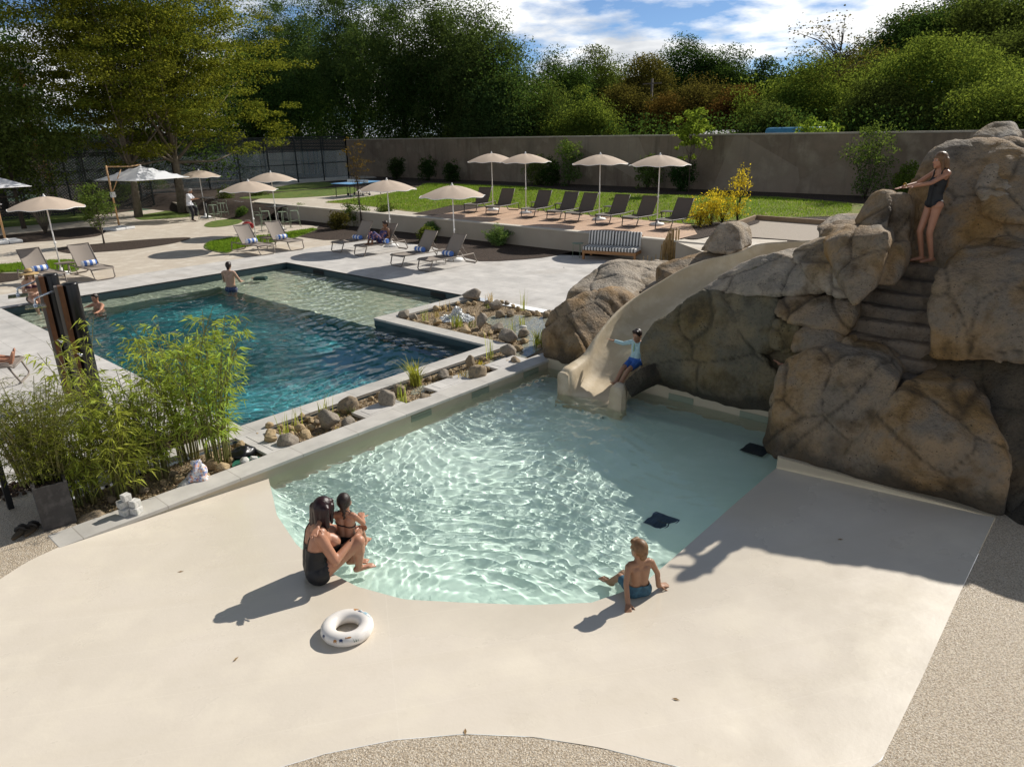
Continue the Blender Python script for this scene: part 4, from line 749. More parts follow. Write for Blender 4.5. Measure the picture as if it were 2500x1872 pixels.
# bar tables and stools
def make_bar():
    r = empty('bar_table'); b = MB(); b.box(-.36, -.36, 1.05, .36, .36, 1.075); b.build('table_top', m_anth, r, bevel=.01)
    b = MB(); b.tube([(0, 0, .02), (0, 0, .85)], .038, 10)
    for a, c in ((1, 1), (1, -1), (-1, 1), (-1, -1)): b.tube([(0, 0, .78), (a*.06, c*.06, .92), (a*.2, c*.2, 1.05)], .016, 6)
    b.build('column', m_anth, r); b = MB(); b.box(-.25, -.25, 0, .25, .25, .02); b.build('foot_plate', m_anth, r, bevel=.008); return r
B0 = make_bar()
for i, (p, z, lb) in enumerate([((449, 471), 0, 'dark bar table the seated man leans on'), ((603, 497), .02, 'dark bar table between green stools near the wall end')]):
    o = B0 if i == 0 else copy_tree(B0); o.location = at(*p, z); o.rotation_euler = (0, 0, .35); tag(o, lb, 'bar table', 'dark bar tables')
def make_stool():
    r = empty('bar_stool'); b = MB()
    b.prism([(.2*math.cos(a)*(1 if abs(math.cos(a)) < .8 else .92), .19*math.sin(a)) for a in [2*math.pi*k/16 for k in range(16)]], .735, .755); b.build('seat', m_sage, r)
    for sx in (-1, 1):
        for sy in (-1, 1):
            b = MB(); b.tube([(sx*.16, sy*.15, .74), (sx*.23, sy*.22, 0)], .012, 6); b.build('leg', m_sage, r)
    b = MB(); q = [(-.2, -.19, .28), (.2, -.19, .28), (.2, .19, .28), (-.2, .19, .28), (-.2, -.19, .28)]; b.tube(q, .010, 6); b.build('footrest', m_sage, r)
    b = MB(); b.tube([(-.17, -.16, .74), (-.21, -.17, .88), (-.215, -.12, .90), (-.215, .12, .90), (-.21, .17, .88), (-.17, .16, .74)], .012, 6); b.build('backrest', m_sage, r); return r
S0 = make_stool()
STL = [((477, 538), .0, 1.0, 'green bar stool the man in the white shirt sits on'), ((524, 536), 0, 3.6, 'green bar stool right of the first bar table, nearer one'), ((546, 531), 0, 3.2, 'green bar stool right of the first bar table, farther one'), ((640, 566), .02, .3, 'green bar stool left of the second bar table in front'), ((652, 555), .02, -.6, 'green bar stool left of the second bar table at the back'), ((693, 557), .02, 3.3, 'green bar stool just right of the second bar table'), ((722, 554), .02, 2.7, 'green bar stool farthest right by the retaining wall')]
for i, (p, z, a, lb) in enumerate(STL):
    o = S0 if i == 0 else copy_tree(S0); o.location = atp(*p, z); o.rotation_euler = (0, 0, a); tag(o, lb, 'bar stool', 'green bar stools')
# white cantilever parasols
def make_cant():
    r = empty('cantilever_parasol'); b = MB(); h = 1.5; zr, zt = 2.25, 2.85; n = 8; vs = []; fs = []
    for i in range(n+1):
        for j in range(n+1):
            x = -h+2*h*i/n; y = -h+2*h*j/n; q = max(abs(x), abs(y))/h; vs.append((x, y, zt-(zt-zr)*q**1.15-.04*(1-abs(abs(x)-abs(y))/h if q > .99 else 0)*0+.03*math.sin(math.pi*q)*0))
    fs = [(i*(n+1)+j, (i+1)*(n+1)+j, (i+1)*(n+1)+j+1, i*(n+1)+j+1) for i in range(n) for j in range(n)]
    c = b.add(vs, fs).build('canopy', m_whc, r); b = MB()
    b.tube([(-h, -h, zr), (h, -h, zr), (h, h, zr), (-h, h, zr), (-h, -h, zr)], .012, 5); b.build('hem', m_wh, c)
    b = MB(); b.lathe([(0, 0), (.06, 0), (.05, .04), (0, .06)], 10, c=(0, 0, zt)); b.build('finial', m_wh, c)
    for k in range(4): a = math.pi/4+math.pi/2*k; b = MB(); b.bar((0, 0, zt-.04), (h*1.40*math.cos(a), h*1.40*math.sin(a), zr-.01), .02, .03); b.build('rib', m_wh, r)
    b = MB(); b.tube([(-1.72, 0, .1), (-1.78, 0, 2.95)], .045, 10); b.build('pole', m_pole, r)
    b = MB(); b.tube([(-1.78, 0, 2.9), (-.6, 0, 2.85), (0, 0, 2.9)], .03, 8); b.tube([(-1.73, 0, 1.7), (-1.05, 0, 2.75)], .022, 8); b.build('arm', m_pole, r)
    b = MB(); b.box(-1.82, -.07, 1.5, -1.63, .07, 1.75); b.tube([(-1.7, -.1, 1.6), (-1.7, -.2, 1.6)], .02, 6); b.build('crank', m_whp, r, bevel=.02)
    for i in range(2):
        for j in range(2): b = MB(); b.box(-2.26+.51*i, -.5+.51*j, 0, -1.76+.51*i, .0+.51*j, .13); b.build('base_slab', m_whp, r, bevel=.03)
    b = MB(); b.lathe([(0, 0), (.11, 0), (.09, .05), (.05, .07), (0, .07)], 14, c=(-1.72, 0, .13)); b.build('pole_socket', m_wh, r); return r
C0 = make_cant(); C1 = copy_tree(C0)
for o, p, a, lb in ((C0, (258, 496), 1.02, 'large white square parasol on a slanting wooden pole'), (C1, (14, 525), 1.15, 'white square parasol cut off by the left edge')):
    q = at(*p, 0); dr = _rt.copy(); dr = Vector((dr.x, dr.y, 0)).normalized(); ang = math.atan2(dr.y, dr.x)+(1.1 if o is C0 else 2.4)
    o.rotation_euler = (0, 0, ang); o.location = q-Vector((math.cos(ang)*-1.75, math.sin(ang)*-1.75, 0)); tag(o, lb, 'parasol', 'white square parasols')
# striped sofa
a, c2 = atp(1421, 633), atp(1551, 641); dx = (c2-a); ln = dx.length; so_ = empty('garden_sofa', a, math.atan2(dx.y, dx.x), 'wooden garden sofa with grey striped cushions', 'sofa')
f = MB(); dp = .82
f.box(0, 0, .20, ln, .06, .30); f.box(0, dp-.06, .20, ln, dp, .30); f.box(0, .06, .2, .06, dp-.06, .30); f.box(ln-.06, .06, .2, ln, dp-.06, .30); f.box(.06, .06, .26, ln-.06, dp-.06, .29); f.build('frame', m_teak, so_)
for x in (0, ln-.07):
    for y in (0.003, dp-.08): f = MB(); f.box(x, y, 0, x+.07, y+.075, .21 if y < .1 else .78); f.build('leg', m_teak, so_)
f = MB()
for k in range(3): f.box(.07, dp-.055, .42+.13*k, ln-.07, dp-.03, .50+.13*k)
f.build('back_rail', m_teak, so_)
for k in range(2):
    f = MB(); x0 = .01+k*(ln/2); f.box(x0, .0, .30, x0+ln/2-.02, dp-.10, .43); s_ = f.build('seat_cushion', m_cush, so_, bevel=.035)
    f = MB(); w_ = ln/2-.02; f.hexa([(x0, dp-.30, .43), (x0+w_, dp-.30, .43), (x0+w_, dp-.15, .43), (x0, dp-.15, .43)], [(x0, dp-.20, .88), (x0+w_, dp-.20, .88), (x0+w_, dp-.07, .88), (x0, dp-.07, .88)]); f.build('back_cushion', m_cush, so_, bevel=.04)
r = empty('side_table', atp(1410, 628), 0, 'tiny round green table beside the striped sofa', 'side table'); f = MB(); f.lathe([(0, .46), (.2, .46), (.2, .48), (0, .48)], 18); f.build('table_top', m_sage, r)
for k in range(3): f = MB(); f.tube([(.15*math.cos(2.1*k), .15*math.sin(2.1*k), .46), (.17*math.cos(2.1*k), .17*math.sin(2.1*k), .0)], .009, 6); f.build('leg', m_sage, r)
# bamboo cane screen and stakes
m_cane = mat('dry_cane', (.42, .28, .11), (.26, .165, .065), .7, 9, space='O'); rnd = random.Random(3)
a = atp(1613, 643); f = MB()
for k in range(34):
    x = .55*k/34+rnd.uniform(-.02, .02); y = rnd.uniform(-.05, .05); h = .45+.65*min(1, .25+k/20)*rnd.uniform(.75, 1.05); f.tube([(x, y, 0), (x+rnd.uniform(-.02, .02), y, h*.5), (x+rnd.uniform(-.03, .03), y, h)], .013*rnd.uniform(.7, 1.2), 6)
dr = Vector((.67, -.74, 0)); o = f.build('cane_screen', m_cane, loc=a); o.rotation_euler = (0, 0, math.atan2(dr.y, dr.x)); tag(o, 'bundle of upright dry bamboo canes beside the sofa', 'bamboo screen')
for k in range(6):
    p = atp(1570+k*10, 646+rnd.uniform(-2, 3)); f = MB(); h = rnd.uniform(.16, .34); f.tube([(0, 0, 0), (.01, 0, h)], .012, 6); o = f.build('bamboo_stake', m_cane, loc=p); tag(o, 'short bamboo stake standing between the sofa and the cane bundle', 'stake', 'short bamboo stakes')
# table tennis table
m_blue = mat('table_blue', (.16, .36, .62), None, .45); q0 = atp(838, 481, Z1); q1 = atp(913, 474, Z1); tt = empty('table_tennis_table', (q0+q1)/2, math.atan2((q1-q0).y, (q1-q0).x)+.12, 'blue table tennis table standing on the shaded path', 'table tennis table')
for s in (-1, 1):
    f = MB(); f.box(min(.01*s, 1.37*s), -.76, .73, max(.01*s, 1.37*s), .76, .76); tp = f.build('table_top', m_blue, tt)
    f = MB(); f.box(min(.02*s, 1.36*s), -.012, .76, max(.02*s, 1.36*s), .012, .763); f.build('line', m_wh, tp)
    for y in (-.6, .6): f = MB(); f.tube([(1.15*s, y, .73), (1.2*s, y, 0)], .022, 8); f.build('leg', m_anth, tt)
    f = MB(); f.tube([(.3*s, -.65, .73), (.25*s, -.65, .1), (.25*s, .65, .1), (.3*s, .65, .73)], .02, 6); f.build('undercarriage', m_anth, tt)
    for y in (-.65, .65): f = MB(); f.tube([(.25*s, y-.02, .075), (.25*s, y+.02, .075)], .075, 12); f.build('wheel', m_anth, tt)
f = MB(); f.box(-.006, -.9, .76, .006, .9, .9); f.build('net', m_wh, tt)
# showers
def shower(px, py, lb):
    p = at(px/VS, py/VS, 2.12); r = empty('garden_shower', (p.x, p.y, 0), math.atan2(-.2, -1), lb, 'shower', 'dark shower columns')
    d = Vector((p.x, p.y, 0)).normalized(); vang = math.atan2(d.y, d.x); r.rotation_euler = (0, 0, vang)
    # local -x faces the camera, +y is left in the picture
    f = MB(); f.lathe([(0, 0), (.105, 0), (.105, 2.1), (.098, 2.12), (0, 2.12)], 22, c=(.03, -.05, 0)); f.build('column', mat('shower_black', (.010, .009, .009), None, .28), r)
    f = MB(); f.box(-.08, .045, 0, .06, .115, 2.10); f.build('wood_strip', mat('shower_wood', (.16, .065, .025), (.10, .04, .015), .45, 8, space='O'), r)
    f = MB(); f.box(-.06, .116, 0, .10, .16, 2.09); f.build('side_panel', mat('shower_grey', (.14, .12, .105), None, .5), r)
    f = MB(); f.tube([(0, .15, 2.03), (-.02, .38, 1.97), (-.03, .42, 1.95), (-.03, .43, 1.87)], .014, 8); f.tube([(0, .135, 2.03), (0, .16, 2.03)], .028, 10); ar = f.build('arm', m_chrome, r)
    f = MB(); f.box(-.16, .30, 1.835, .10, .56, 1.85); f.tube([(-.03, .43, 1.85), (-.03, .43, 1.88)], .025, 10); f.build('shower_head', m_chrome, ar)
    f = MB(); f.tube([(-.085, .02, 1.05), (-.12, .02, 1.05)], .022, 10); f.tube([(-.12, .02, 1.05), (-.12, .06, 1.09)], .008, 6); f.build('tap', m_chrome, r)
shower(113, 670, 'dark shower column at the left with its chrome head over the hat'); shower(160, 692, 'dark shower column standing in front of the other shower')
# planter, post, sandals, blocks
c0, c1 = atp(107.6, 1298), atp(189, 1274); d = (c1-c0); w_ = d.length; nrm = Vector((-d.y, d.x, 0)).normalized(); pl = empty('planter', c0, math.atan2(d.y, d.x), 'tall dark slate planter box holding fine leaved bamboo', 'planter')
m_slate = mat('slate', (.05, .046, .045), (.03, .028, .028), .55, 3, (.085, .078, .075), 9, space='O'); f = MB(); T = .03; Lp = .95; hp = .52
f.box(0, 0, 0, w_, T, hp); f.box(0, Lp-T, 0, w_, Lp, hp); f.box(0, T, 0, T, Lp-T, hp); f.box(w_-T, T, 0, w_, Lp-T, hp); f.build('box', m_slate, pl); f = MB(); f.box(T, T, 0, w_-T, Lp-T, hp-.06); f.build('soil', m_mulch, pl)
PLC = c0+d*.5+nrm*.45
f = MB(); p = atp(27, 1240); f.box(-.03, -.03, 0, .03, .03, 1.1); tag(f.build('fence_post', m_blk, loc=p), 'black metal fence post at the lower left edge', 'post')
def sandal(p, a, lb):
    r = empty('sandal', p, a, lb, 'sandal', 'pair of brown sandals'); f = MB(); out = [(.135*math.cos(k/16*6.283), (.045+.012*math.cos(k/16*6.283))*math.sin(k/16*6.283)) for k in range(16)]; f.prism(out, 0, .03); f.build('sole', mat('cork', (.10, .07, .04), None, .8), r, bevel=.006)
    f = MB()
    for x in (.02, .075): f.tube([(x, -.055, .02), (x, -.04, .06), (x, 0, .075), (x, .04, .06), (x, .055, .02)], .022, 6, flat=.3)
    f.build('strap', mat('strap_leather', (.03, .025, .02), None, .6), r)
sandal(atp(49, 1304, .0), .75, 'left brown sandal beside the slate planter'); sandal(atp(77, 1296, .0), .85, 'right brown sandal touching the planter corner')
m_blockw = mat('white_stone_block', (.66, .64, .60), (.55, .53, .49), .85, 12, (.40, .41, .37), 18, bump=.4, bsc=30, dist=.01, space='O'); base = atp(315, 1254)
for i, (x, y, z, s, a, lb) in enumerate([(-.05, -.02, 0, .17, .3, 'white stone block at the bottom left of the little stack'), (.15, .02, 0, .17, .5, 'white stone block at the bottom right of the little stack'), (-.10, .03, .135, .17, .1, 'white stone block second up on the left of the stack'), (.12, .06, .135, .16, .4, 'white stone block second up on the right of the stack'), (-.02, .05, .27, .15, .2, 'white stone block on top of the little stack')]):
    f = MB(); f.box(-s/2, -s/2, 0, s/2, s/2, .133); o = f.build('stone_block', m_blockw, bevel=.012); dr = Vector((_rt.x, _rt.y, 0)).normalized(); dn = Vector((_fw.x, _fw.y, 0)).normalized(); o.location = base+(dr*x+dn*y+Vector((0, 0, z)))*.60; o.scale = (.60, .60, .60); o.rotation_euler = (0, 0, a); tag(o, lb, 'stone block', 'white stone blocks')
# printed cloth on the stones
m_prt = mat('printed_cloth', (.72, .72, .72), (.22, .30, .55), .9, 16, (.75, .28, .06), 20, space='O', lo=.5, hi=.56)
p = atp(473, 1178); vs = []; nr, na = 12, 26
for i in range(nr+1):
    q = i/nr
    for j in range(na): th = 2*math.pi*j/na; rr = (.05+.17*q**.8)*(1+.22*math.sin(5*th+1)*q+.08*math.sin(9*th)*q); vs.append((rr*math.cos(th)*.95, rr*math.sin(th)*.7, .42-.40*q**.9))
fs = [(i*na+j, (i+1)*na+j, (i+1)*na+(j+1) % na, i*na+(j+1) % na) for i in range(nr) for j in range(na)]+[tuple(range(na))]
_c = MB().add(vs, fs, 0, True).build('draped_cloth', m_prt, loc=p+Vector((.04, .07, -.04))); _c.scale = (.66, .66, .72)
for v in _c.data.vertices: v.co += Vector(noise.noise_vector(v.co*7))*.09; v.co.x += .10*math.sin(v.co.z*6)
tag(_c, 'crumpled white cloth with bright printed spots on the stones', 'towel')
f = MB(); p = atp(606, 1122); f.prism([(.2*math.cos(k/20*6.283), .2*math.sin(k/20*6.283)) for k in range(20)], 0, .02); tag(f.build('round_lid', mat('green_plastic', (.02, .12, .075), None, .5), loc=p+Vector((0, .03, -.07))), 'round green lid under two white stones', 'lid')
f = MB(); rnd = random.Random(8); f.ell((0, 0, .05), (.19, .13, .09), 20, 12); o = f.build('plastic_bag', mat('black_film', (.008, .008, .009), None, .3), loc=atp(594, 1106)+Vector((.02, .06, -.08)))
for v in o.data.vertices: v.co += Vector(noise.noise_vector(v.co*14))*.035
tag(o, 'crumpled black plastic sheet in the gap by the bridging slab', 'plastic sheet')
f = MB(); f.ell((0, 0, .16), (.26, .17, .17), 20, 12); f.ell((-.2, .05, .12), (.16, .13, .12), 14, 9); me = remesh(f.mesh('b', m_wh), .02, 4); displace(me, 3, .03, 0); me.materials.clear(); me.materials.append(mat('red_fabric', (.30, .012, .016), (.42, .05, .04), .7, 5, space='O')); o = link('sports_bag', me); o.location = atp(605, 558, .01); o.rotation_euler = (0, 0, 2.4); tag(o, 'dark red sports bag on the path behind the shaded lounger', 'bag')
f = MB(); f.tube([(-.15, -.12, .25), (-.1, -.14, .36), (.1, -.14, .36), (.15, -.12, .25)], .012, 6); f.build('handle', mat('bag_handle', (.5, .45, .4), None, .7), o)
# pool robot afloat
f = MB(); f.box(-.2, -.14, -.03, .2, .14, .09); o = f.build('pool_float', mat('dark_green_plastic', (.012, .04, .03), None, .4), bevel=.04); o.location = at(563, 604, ZW); o.rotation_euler = (0, 0, 2.3); tag(o, 'small dark green float drifting over the pool shelf', 'float')
f = MB(); f.tube([(.2, -.08, .05), (.27, -.05, .06), (.27, .05, .06), (.2, .08, .05)], .012, 6); f.build('handle', mat('float_handle', (.25, .16, .08), None, .5), o)
# swim ring
m_ring = mat('ring_vinyl', (.74, .70, .65), None, .28, spec=.6); R0, r0 = .168, .068; na, nb = 64, 20; vs = []
for i in range(na):
    th = 2*math.pi*i/na
    for j in range(nb):
        ph = 2*math.pi*j/nb; rr = r0*(1+.018*math.sin(14*th)*max(0, math.cos(ph))); vs.append(((R0+rr*math.cos(ph))*math.cos(th), (R0+rr*math.cos(ph))*math.sin(th), r0*.88+rr*.9*math.sin(ph)))
fs = [(i*nb+j, ((i+1) % na)*nb+j, ((i+1) % na)*nb+(j+1) % nb, i*nb+(j+1) % nb) for i in range(na) for j in range(nb)]
rg = MB().add(vs, fs, 0, True).build('swim_ring', m_ring, loc=at(751, 1364, -.035)); tag(rg, 'inflated pale swim ring printed with little sea animals', 'swim ring')
rg.rotation_euler = (0, .04, 0)
def decal(th, ph, shapes, m, nm):
    def P(a, bq): A = th+a/R0; B = ph+bq/r0; rr = r0+.0012; return ((R0+rr*math.cos(B))*math.cos(A), (R0+rr*math.cos(B))*math.sin(A), r0*.88+rr*.9*math.sin(B))
    f = MB()
    for poly in shapes:
        k = len(poly); cx = sum(p[0] for p in poly)/k; cy = sum(p[1] for p in poly)/k; f.add([P(*p) for p in poly]+[P(cx, cy)], [(i, (i+1) % k, k) for i in range(k)])
    f.build(nm, m, rg)
def circ(x, y, rx, ry, n=12): return [(x+rx*math.cos(6.283*k/n), y+ry*math.sin(6.283*k/n)) for k in range(n)]
mo, mb_, mn, mp = mat('print_ochre', (.42, .19, .05), None, .4), mat('print_blue', (.25, .40, .47), None, .4), mat('print_navy', (.05, .07, .15), None, .4), mat('print_pink', (.62, .30, .22), None, .4)
ca = math.atan2(-_fw.y, -_fw.x)       # angle of the ring side that faces the camera
sub = [circ(0, 0, .024, .014), [(-.008, .012), (.01, .012), (.008, .026), (-.006, .026)], [(-.024, 0), (-.036, .012), (-.036, -.012)]]; octo = [circ(0, .008, .012, .012)]+[[(-.011+k*.006, .0), (-.007+k*.006, .0), (-.008+k*.007, -.02)] for k in range(4)]
fish = [circ(0, 0, .016, .007), [(-.013, 0), (-.025, .008), (-.025, -.008)]]
decal(ca+2.9, 1.2, sub, mo, 'submarine_print'); decal(ca-.25, .35, octo, mo, 'octopus_print'); decal(ca-.02, .5, octo, mn, 'octopus_print'); decal(ca-.85, .3, octo, mn, 'jellyfish_print'); decal(ca+2.4, 1.0, [circ(0, 0, .075, .03)], mb_, 'whale_print')
decal(ca+2.65, 1.5, fish, mn, 'fish_print'); decal(ca+2.55, .9, [[(.017*math.cos(a)*(1 if k % 2 else .4), .017*math.sin(a)*(1 if k % 2 else .4)) for k, a in [(k, 6.283*k/10) for k in range(10)]]], mp, 'starfish_print'); decal(ca+.3, .9, fish, mo, 'fish_print'); decal(ca-1.3, .5, [[(-.004, -.03), (.004, -.03), (.0, .03)], [(.008, -.03), (.014, -.03), (.018, .02)], [(-.008, -.03), (-.014, -.03), (-.02, .015)]], mat('print_green', (.10, .16, .11), None, .5), 'seaweed_print'); decal(ca+.55, .55, [[(-.004, -.03), (.004, -.03), (.0, .03)], [(.008, -.03), (.014, -.03), (.018, .02)], [(-.008, -.03), (-.014, -.03), (-.02, .015)]], MATS['print_green'], 'seaweed_print')
# far things: court fences, utility pole, house, sheds
m_fp = mat('fence_paint', (.012, .016, .015), None, .5)
m_mesh = mat('fence_mesh', (.02, .025, .024), None, .6); t, b = link_nodes(m_mesh); _tr = N(t, 'ShaderNodeBsdfTransparent'); _ms = N(t, 'ShaderNodeMixShader'); _g = N(t, 'ShaderNodeNewGeometry'); _w = N(t, 'ShaderNodeTexBrick'); _w.offset = 0
_mp = N(t, 'ShaderNodeMapping'); _mp.inputs['Rotation'].default_value = (math.pi/2, 0, .5); t.links.new(_g.outputs['Position'], _mp.inputs[0]); t.links.new(_mp.outputs[0], _w.inputs['Vector']); _w.inputs['Brick Width'].default_value = .12; _w.inputs['Row Height'].default_value = .12; _w.inputs['Mortar Size'].default_value = .016; _w.inputs['Scale'].default_value = 1
t.links.new(_w.outputs['Fac'], _ms.inputs[0]); t.links.new(_tr.outputs[0], _ms.inputs[1]); t.links.new(b.outputs[0], _ms.inputs[2]); t.links.new(_ms.outputs[0], t.nodes['Material Output'].inputs[0])
m_pane = mat('court_glass', (.55, .62, .62), None, .05); t, b = link_nodes(m_pane); b.inputs['Alpha'].default_value = .22
def fence(a, c, n, h, lb, glass=False):
    a = Vector((*a, 0)); c = Vector((*c, 0)); r = empty('court_fence', a, 0, lb, 'fence', 'fences of the sports courts')
    for k in range(n+1): p = (c-a)*(k/n); f = MB(); f.box(p.x-.04, p.y-.04, 0, p.x+.04, p.y+.04, h); f.build('post', m_fp, r)
    f = MB(); d = c-a
    for z in (h-.03, h*.5, .1): f.bar((0, 0, z), (d.x, d.y, z), .04, .05)
    f.build('rail', m_fp, r); f = MB(); f.add([(0, 0, .1 if not glass else 2.9), (d.x, d.y, .1 if not glass else 2.9), (d.x, d.y, h), (0, 0, h)], [(0, 1, 2, 3)]); f.build('mesh_panel', m_mesh, r)
    if glass: f = MB(); f.add([(0, 0, .05), (d.x, d.y, .05), (d.x, d.y, 2.9), (0, 0, 2.9)], [(0, 1, 2, 3)]); f.build('glass_panel', m_pane, r)
fence((-4, 47), (19, 47), 10, 3.4, 'dark mesh fence in front of the courts at the left'); fence((19.5, 50), (36, 50), 7, 4, 'glazed court fence right of the big trees', True); fence((36, 50), (36, 66), 5, 4, 'glazed court fence ending near the wall gate', True); fence((2, 58), (19, 58), 8, 4, 'farther glazed court fence at the left', True); fence((19.5, 60), (34, 60), 6, 4, 'rear court fence behind the big trees', True)
u = empty('utility_pole', (58, 24.0, 0), 0, 'thin timber utility pole rising among the far trees', 'utility pole'); p = onU(1409, 170, 58); u.location = (58, p.y, 0); f = MB(); f.tube([(0, 0, 0), (0, 0, p.z)], [.14, .10], 8); f.build('pole', mat('grey_wood', (.12, .10, .085), None, .9), u)
f = MB(); f.bar((0, -.9, p.z-.4), (0, .9, p.z-.4), .1, .1); f.bar((0, -.6, p.z-1.6), (0, .6, p.z-1.6), .1, .1); f.build('crossarm', MATS['grey_wood'], u)
hb = empty('house', (4, 100, 0), .0, 'white apartment house with rust coloured shutters beyond the trees at the left', 'house'); p = onV(5, 268, 100); hx = p.x; f = MB(); f.box(hx-32, 0, -100*0-4, hx+4.5, 12, 13); f.build('wall', mat('house_white', (.58, .56, .54), (.5, .48, .46), .9, .4), hb); hb.location = (0, 100, 0)
for i in range(4):
    for j in range(4): f = MB(); x = hx+3.2-2.6*i; f.box(x-1.0, -.06, 1.5+2.8*j, x, .02, 3.0+2.8*j); wq = f.build('window', mat('rust_shutter', (.42, .13, .07), (.3, .09, .05), .8, 1), hb); f = MB(); f.box(x-.8, -.09, 1.6+2.8*j, x-.45, -.06, 2.9+2.8*j); f.build('pane', m_anth, wq)
for i, (x0, x1, y, U, c, lb) in enumerate([(1500, 1560, 284, 46, (.45, .44, .42), 'pale shed roof seen over the wall in the middle'), (1640, 1760, 285, 46, (.40, .38, .35), 'long pale shed roof over the wall right of the middle'), (2055, 2130, 276, 44, (.70, .70, .70), 'bright shed roof over the wall near the rocks')]):
    p = onU(x0, y, U); q = onU(x1, y, U); y0, y1 = sorted((p.y, q.y)); r = empty('shed', (U, (y0+y1)/2, 0), 0, lb, 'shed', 'sheds behind the wall'); h = (y1-y0)/2; f = MB(); f.box(0, -h, 0, 2.5, h, p.z-.3); f.build('wall', mat('shed_wall', (.10, .06, .04), None, .9), r); f = MB(); f.hexa([(-.3, -h-.2, p.z-.3), (2.8, -h-.2, p.z-.05), (2.8, h+.2, p.z-.05), (-.3, h+.2, p.z-.3)], [(-.3, -h-.2, p.z-.22), (2.8, -h-.2, p.z+.03), (2.8, h+.2, p.z+.03), (-.3, h+.2, p.z-.22)]); f.build('roof', mat('shed_roof_%d' % i, c, None, .6), r)
f = MB(); p = onU(1003, 640/1.1302*.5, 43); p = onU(1010, 288.5, 43); f.box(0, -1.6, 0, 1.5, 1.6, p.z); o = f.build('tarpaulin', mat('blue_sheet', (.03, .16, .30), (.05, .22, .36), .5, 2), bevel=.2); p = onU(1708, 288, 43); o.location = (43, p.y, 0); tag(o, 'blue tarpaulin bulge showing just above the wall', 'tarpaulin')
# ================================================================ PLANTS AND STONES
m_bark = mat('bark', (.085, .065, .048), (.05, .038, .028), .95, 8, bump=.8, bsc=20, dist=.03, space='O'); m_barkl = mat('pale_bark', (.20, .165, .125), (.12, .095, .07), .9, 8, bump=.6, bsc=20, dist=.02, space='O')
lf_horn = leafmat('hornbeam_leaf', (.048, .064, .011), (.11, .112, .011), .45); lf_pop = leafmat('poplar_leaf', (.034, .058, .020), (.045, .065, .013), .33)
lf_dark = leafmat('dark_leaf', (.020, .040, .011), (.03, .05, .008), .5); lf_mid = leafmat('mid_leaf', (.040, .060, .016), (.055, .072, .011), .5); lf_olive = leafmat('olive_leaf', (.055, .050, .014), (.06, .052, .009), .55); lf_rust = leafmat('rust_leaf', (.085, .050, .014), (.06, .035, .007), .6)
lf_light = leafmat('light_leaf', (.055, .082, .016), (.085, .105, .013), .45); lf_fresh = leafmat('fresh_leaf', (.075, .12, .018), (.13, .17, .018), .45); lf_yel = leafmat('yellow_leaf', (.34, .27, .028), (.32, .24, .015), .5); lf_bam = leafmat('bamboo_leaf', (.22, .27, .055), (.21, .23, .028), .42, .45); lf_fine = leafmat('fine_bamboo_leaf', (.085, .105, .018), (.10, .11, .012), .5)
lf_shrub = leafmat('shrub_leaf', (.055, .085, .022), (.06, .08, .012), .45); lf_reed = leafmat('reed_blade', (.22, .25, .055), (.16, .17, .02), .5); lf_straw = leafmat('straw_blade', (.36, .28, .12), (.20, .15, .04), .6); lf_bush = leafmat('boxy_leaf', (.10, .15, .045), (.08, .11, .02), .45)
def leaves_mesh(name, C, Lg, Wd, Nn, m, seed, fold=.0):
    """C centres, Lg/Wd sizes, Nn normals -> diamond leaves"""
    rng = np.random.default_rng(seed); n = len(C); Nn = Nn/np.linalg.norm(Nn, axis=1)[:, None]; t = rng.normal(size=(n, 3)); a = np.cross(Nn, t); a /= np.linalg.norm(a, axis=1)[:, None]+1e-9; b = np.cross(Nn, a)
    l = (Lg*rng.uniform(.7, 1.3, n))[:, None]/2; w = (Wd*rng.uniform(.7, 1.3, n))[:, None]/2
    V = np.stack([C-a*l, C+b*w-a*l*.1+Nn*w*fold, C+a*l, C-b*w-a*l*.1+Nn*w*fold], 1).reshape(-1, 3)
    me = bpy.data.meshes.new(name); me.vertices.add(4*n); me.vertices.foreach_set('co', V.ravel()); me.loops.add(4*n); me.loops.foreach_set('vertex_index', np.arange(4*n, dtype=np.int32)); me.polygons.add(n); me.polygons.foreach_set('loop_start', np.arange(0, 4*n, 4, dtype=np.int32)); me.update(calc_edges=True); me.materials.append(m); return me
def crown(seed, nc, per, rx, ry, rz, zc, sig, flat=.6, up=.8, spread=2.4, lump=.25, top=1.):
    """clump centres and leaf positions inside an uneven ellipsoid"""
    rng = np.random.default_rng(seed); d = rng.normal(size=(nc, 3)); d /= np.linalg.norm(d, axis=1)[:, None]; r = rng.random(nc)**(1/spread)
    lumpf = 1+lump*np.array([noise.noise(Vector(q)*1.7+Vector((seed, 0, 0))) for q in d])*2
    c = d*(r*lumpf)[:, None]*np.array([rx, ry, rz]); c[:, 2] = np.where(c[:, 2] > 0, c[:, 2]*top, c[:, 2])+zc
    k = np.repeat(np.arange(nc), per); s = sig*rng.uniform(.6, 1.4, nc)[k]; o = rng.normal(size=(nc*per, 3)); o /= np.linalg.norm(o, axis=1)[:, None]; o *= (rng.random(nc*per)**.42*1.75)[:, None]; o = o*s[:, None]*np.array([1, 1, flat]); P = c[k]+o
    Nn = rng.normal(size=(nc*per, 3))*.8+np.array([0, 0, up])+o/sig*.35; return c, P, Nn
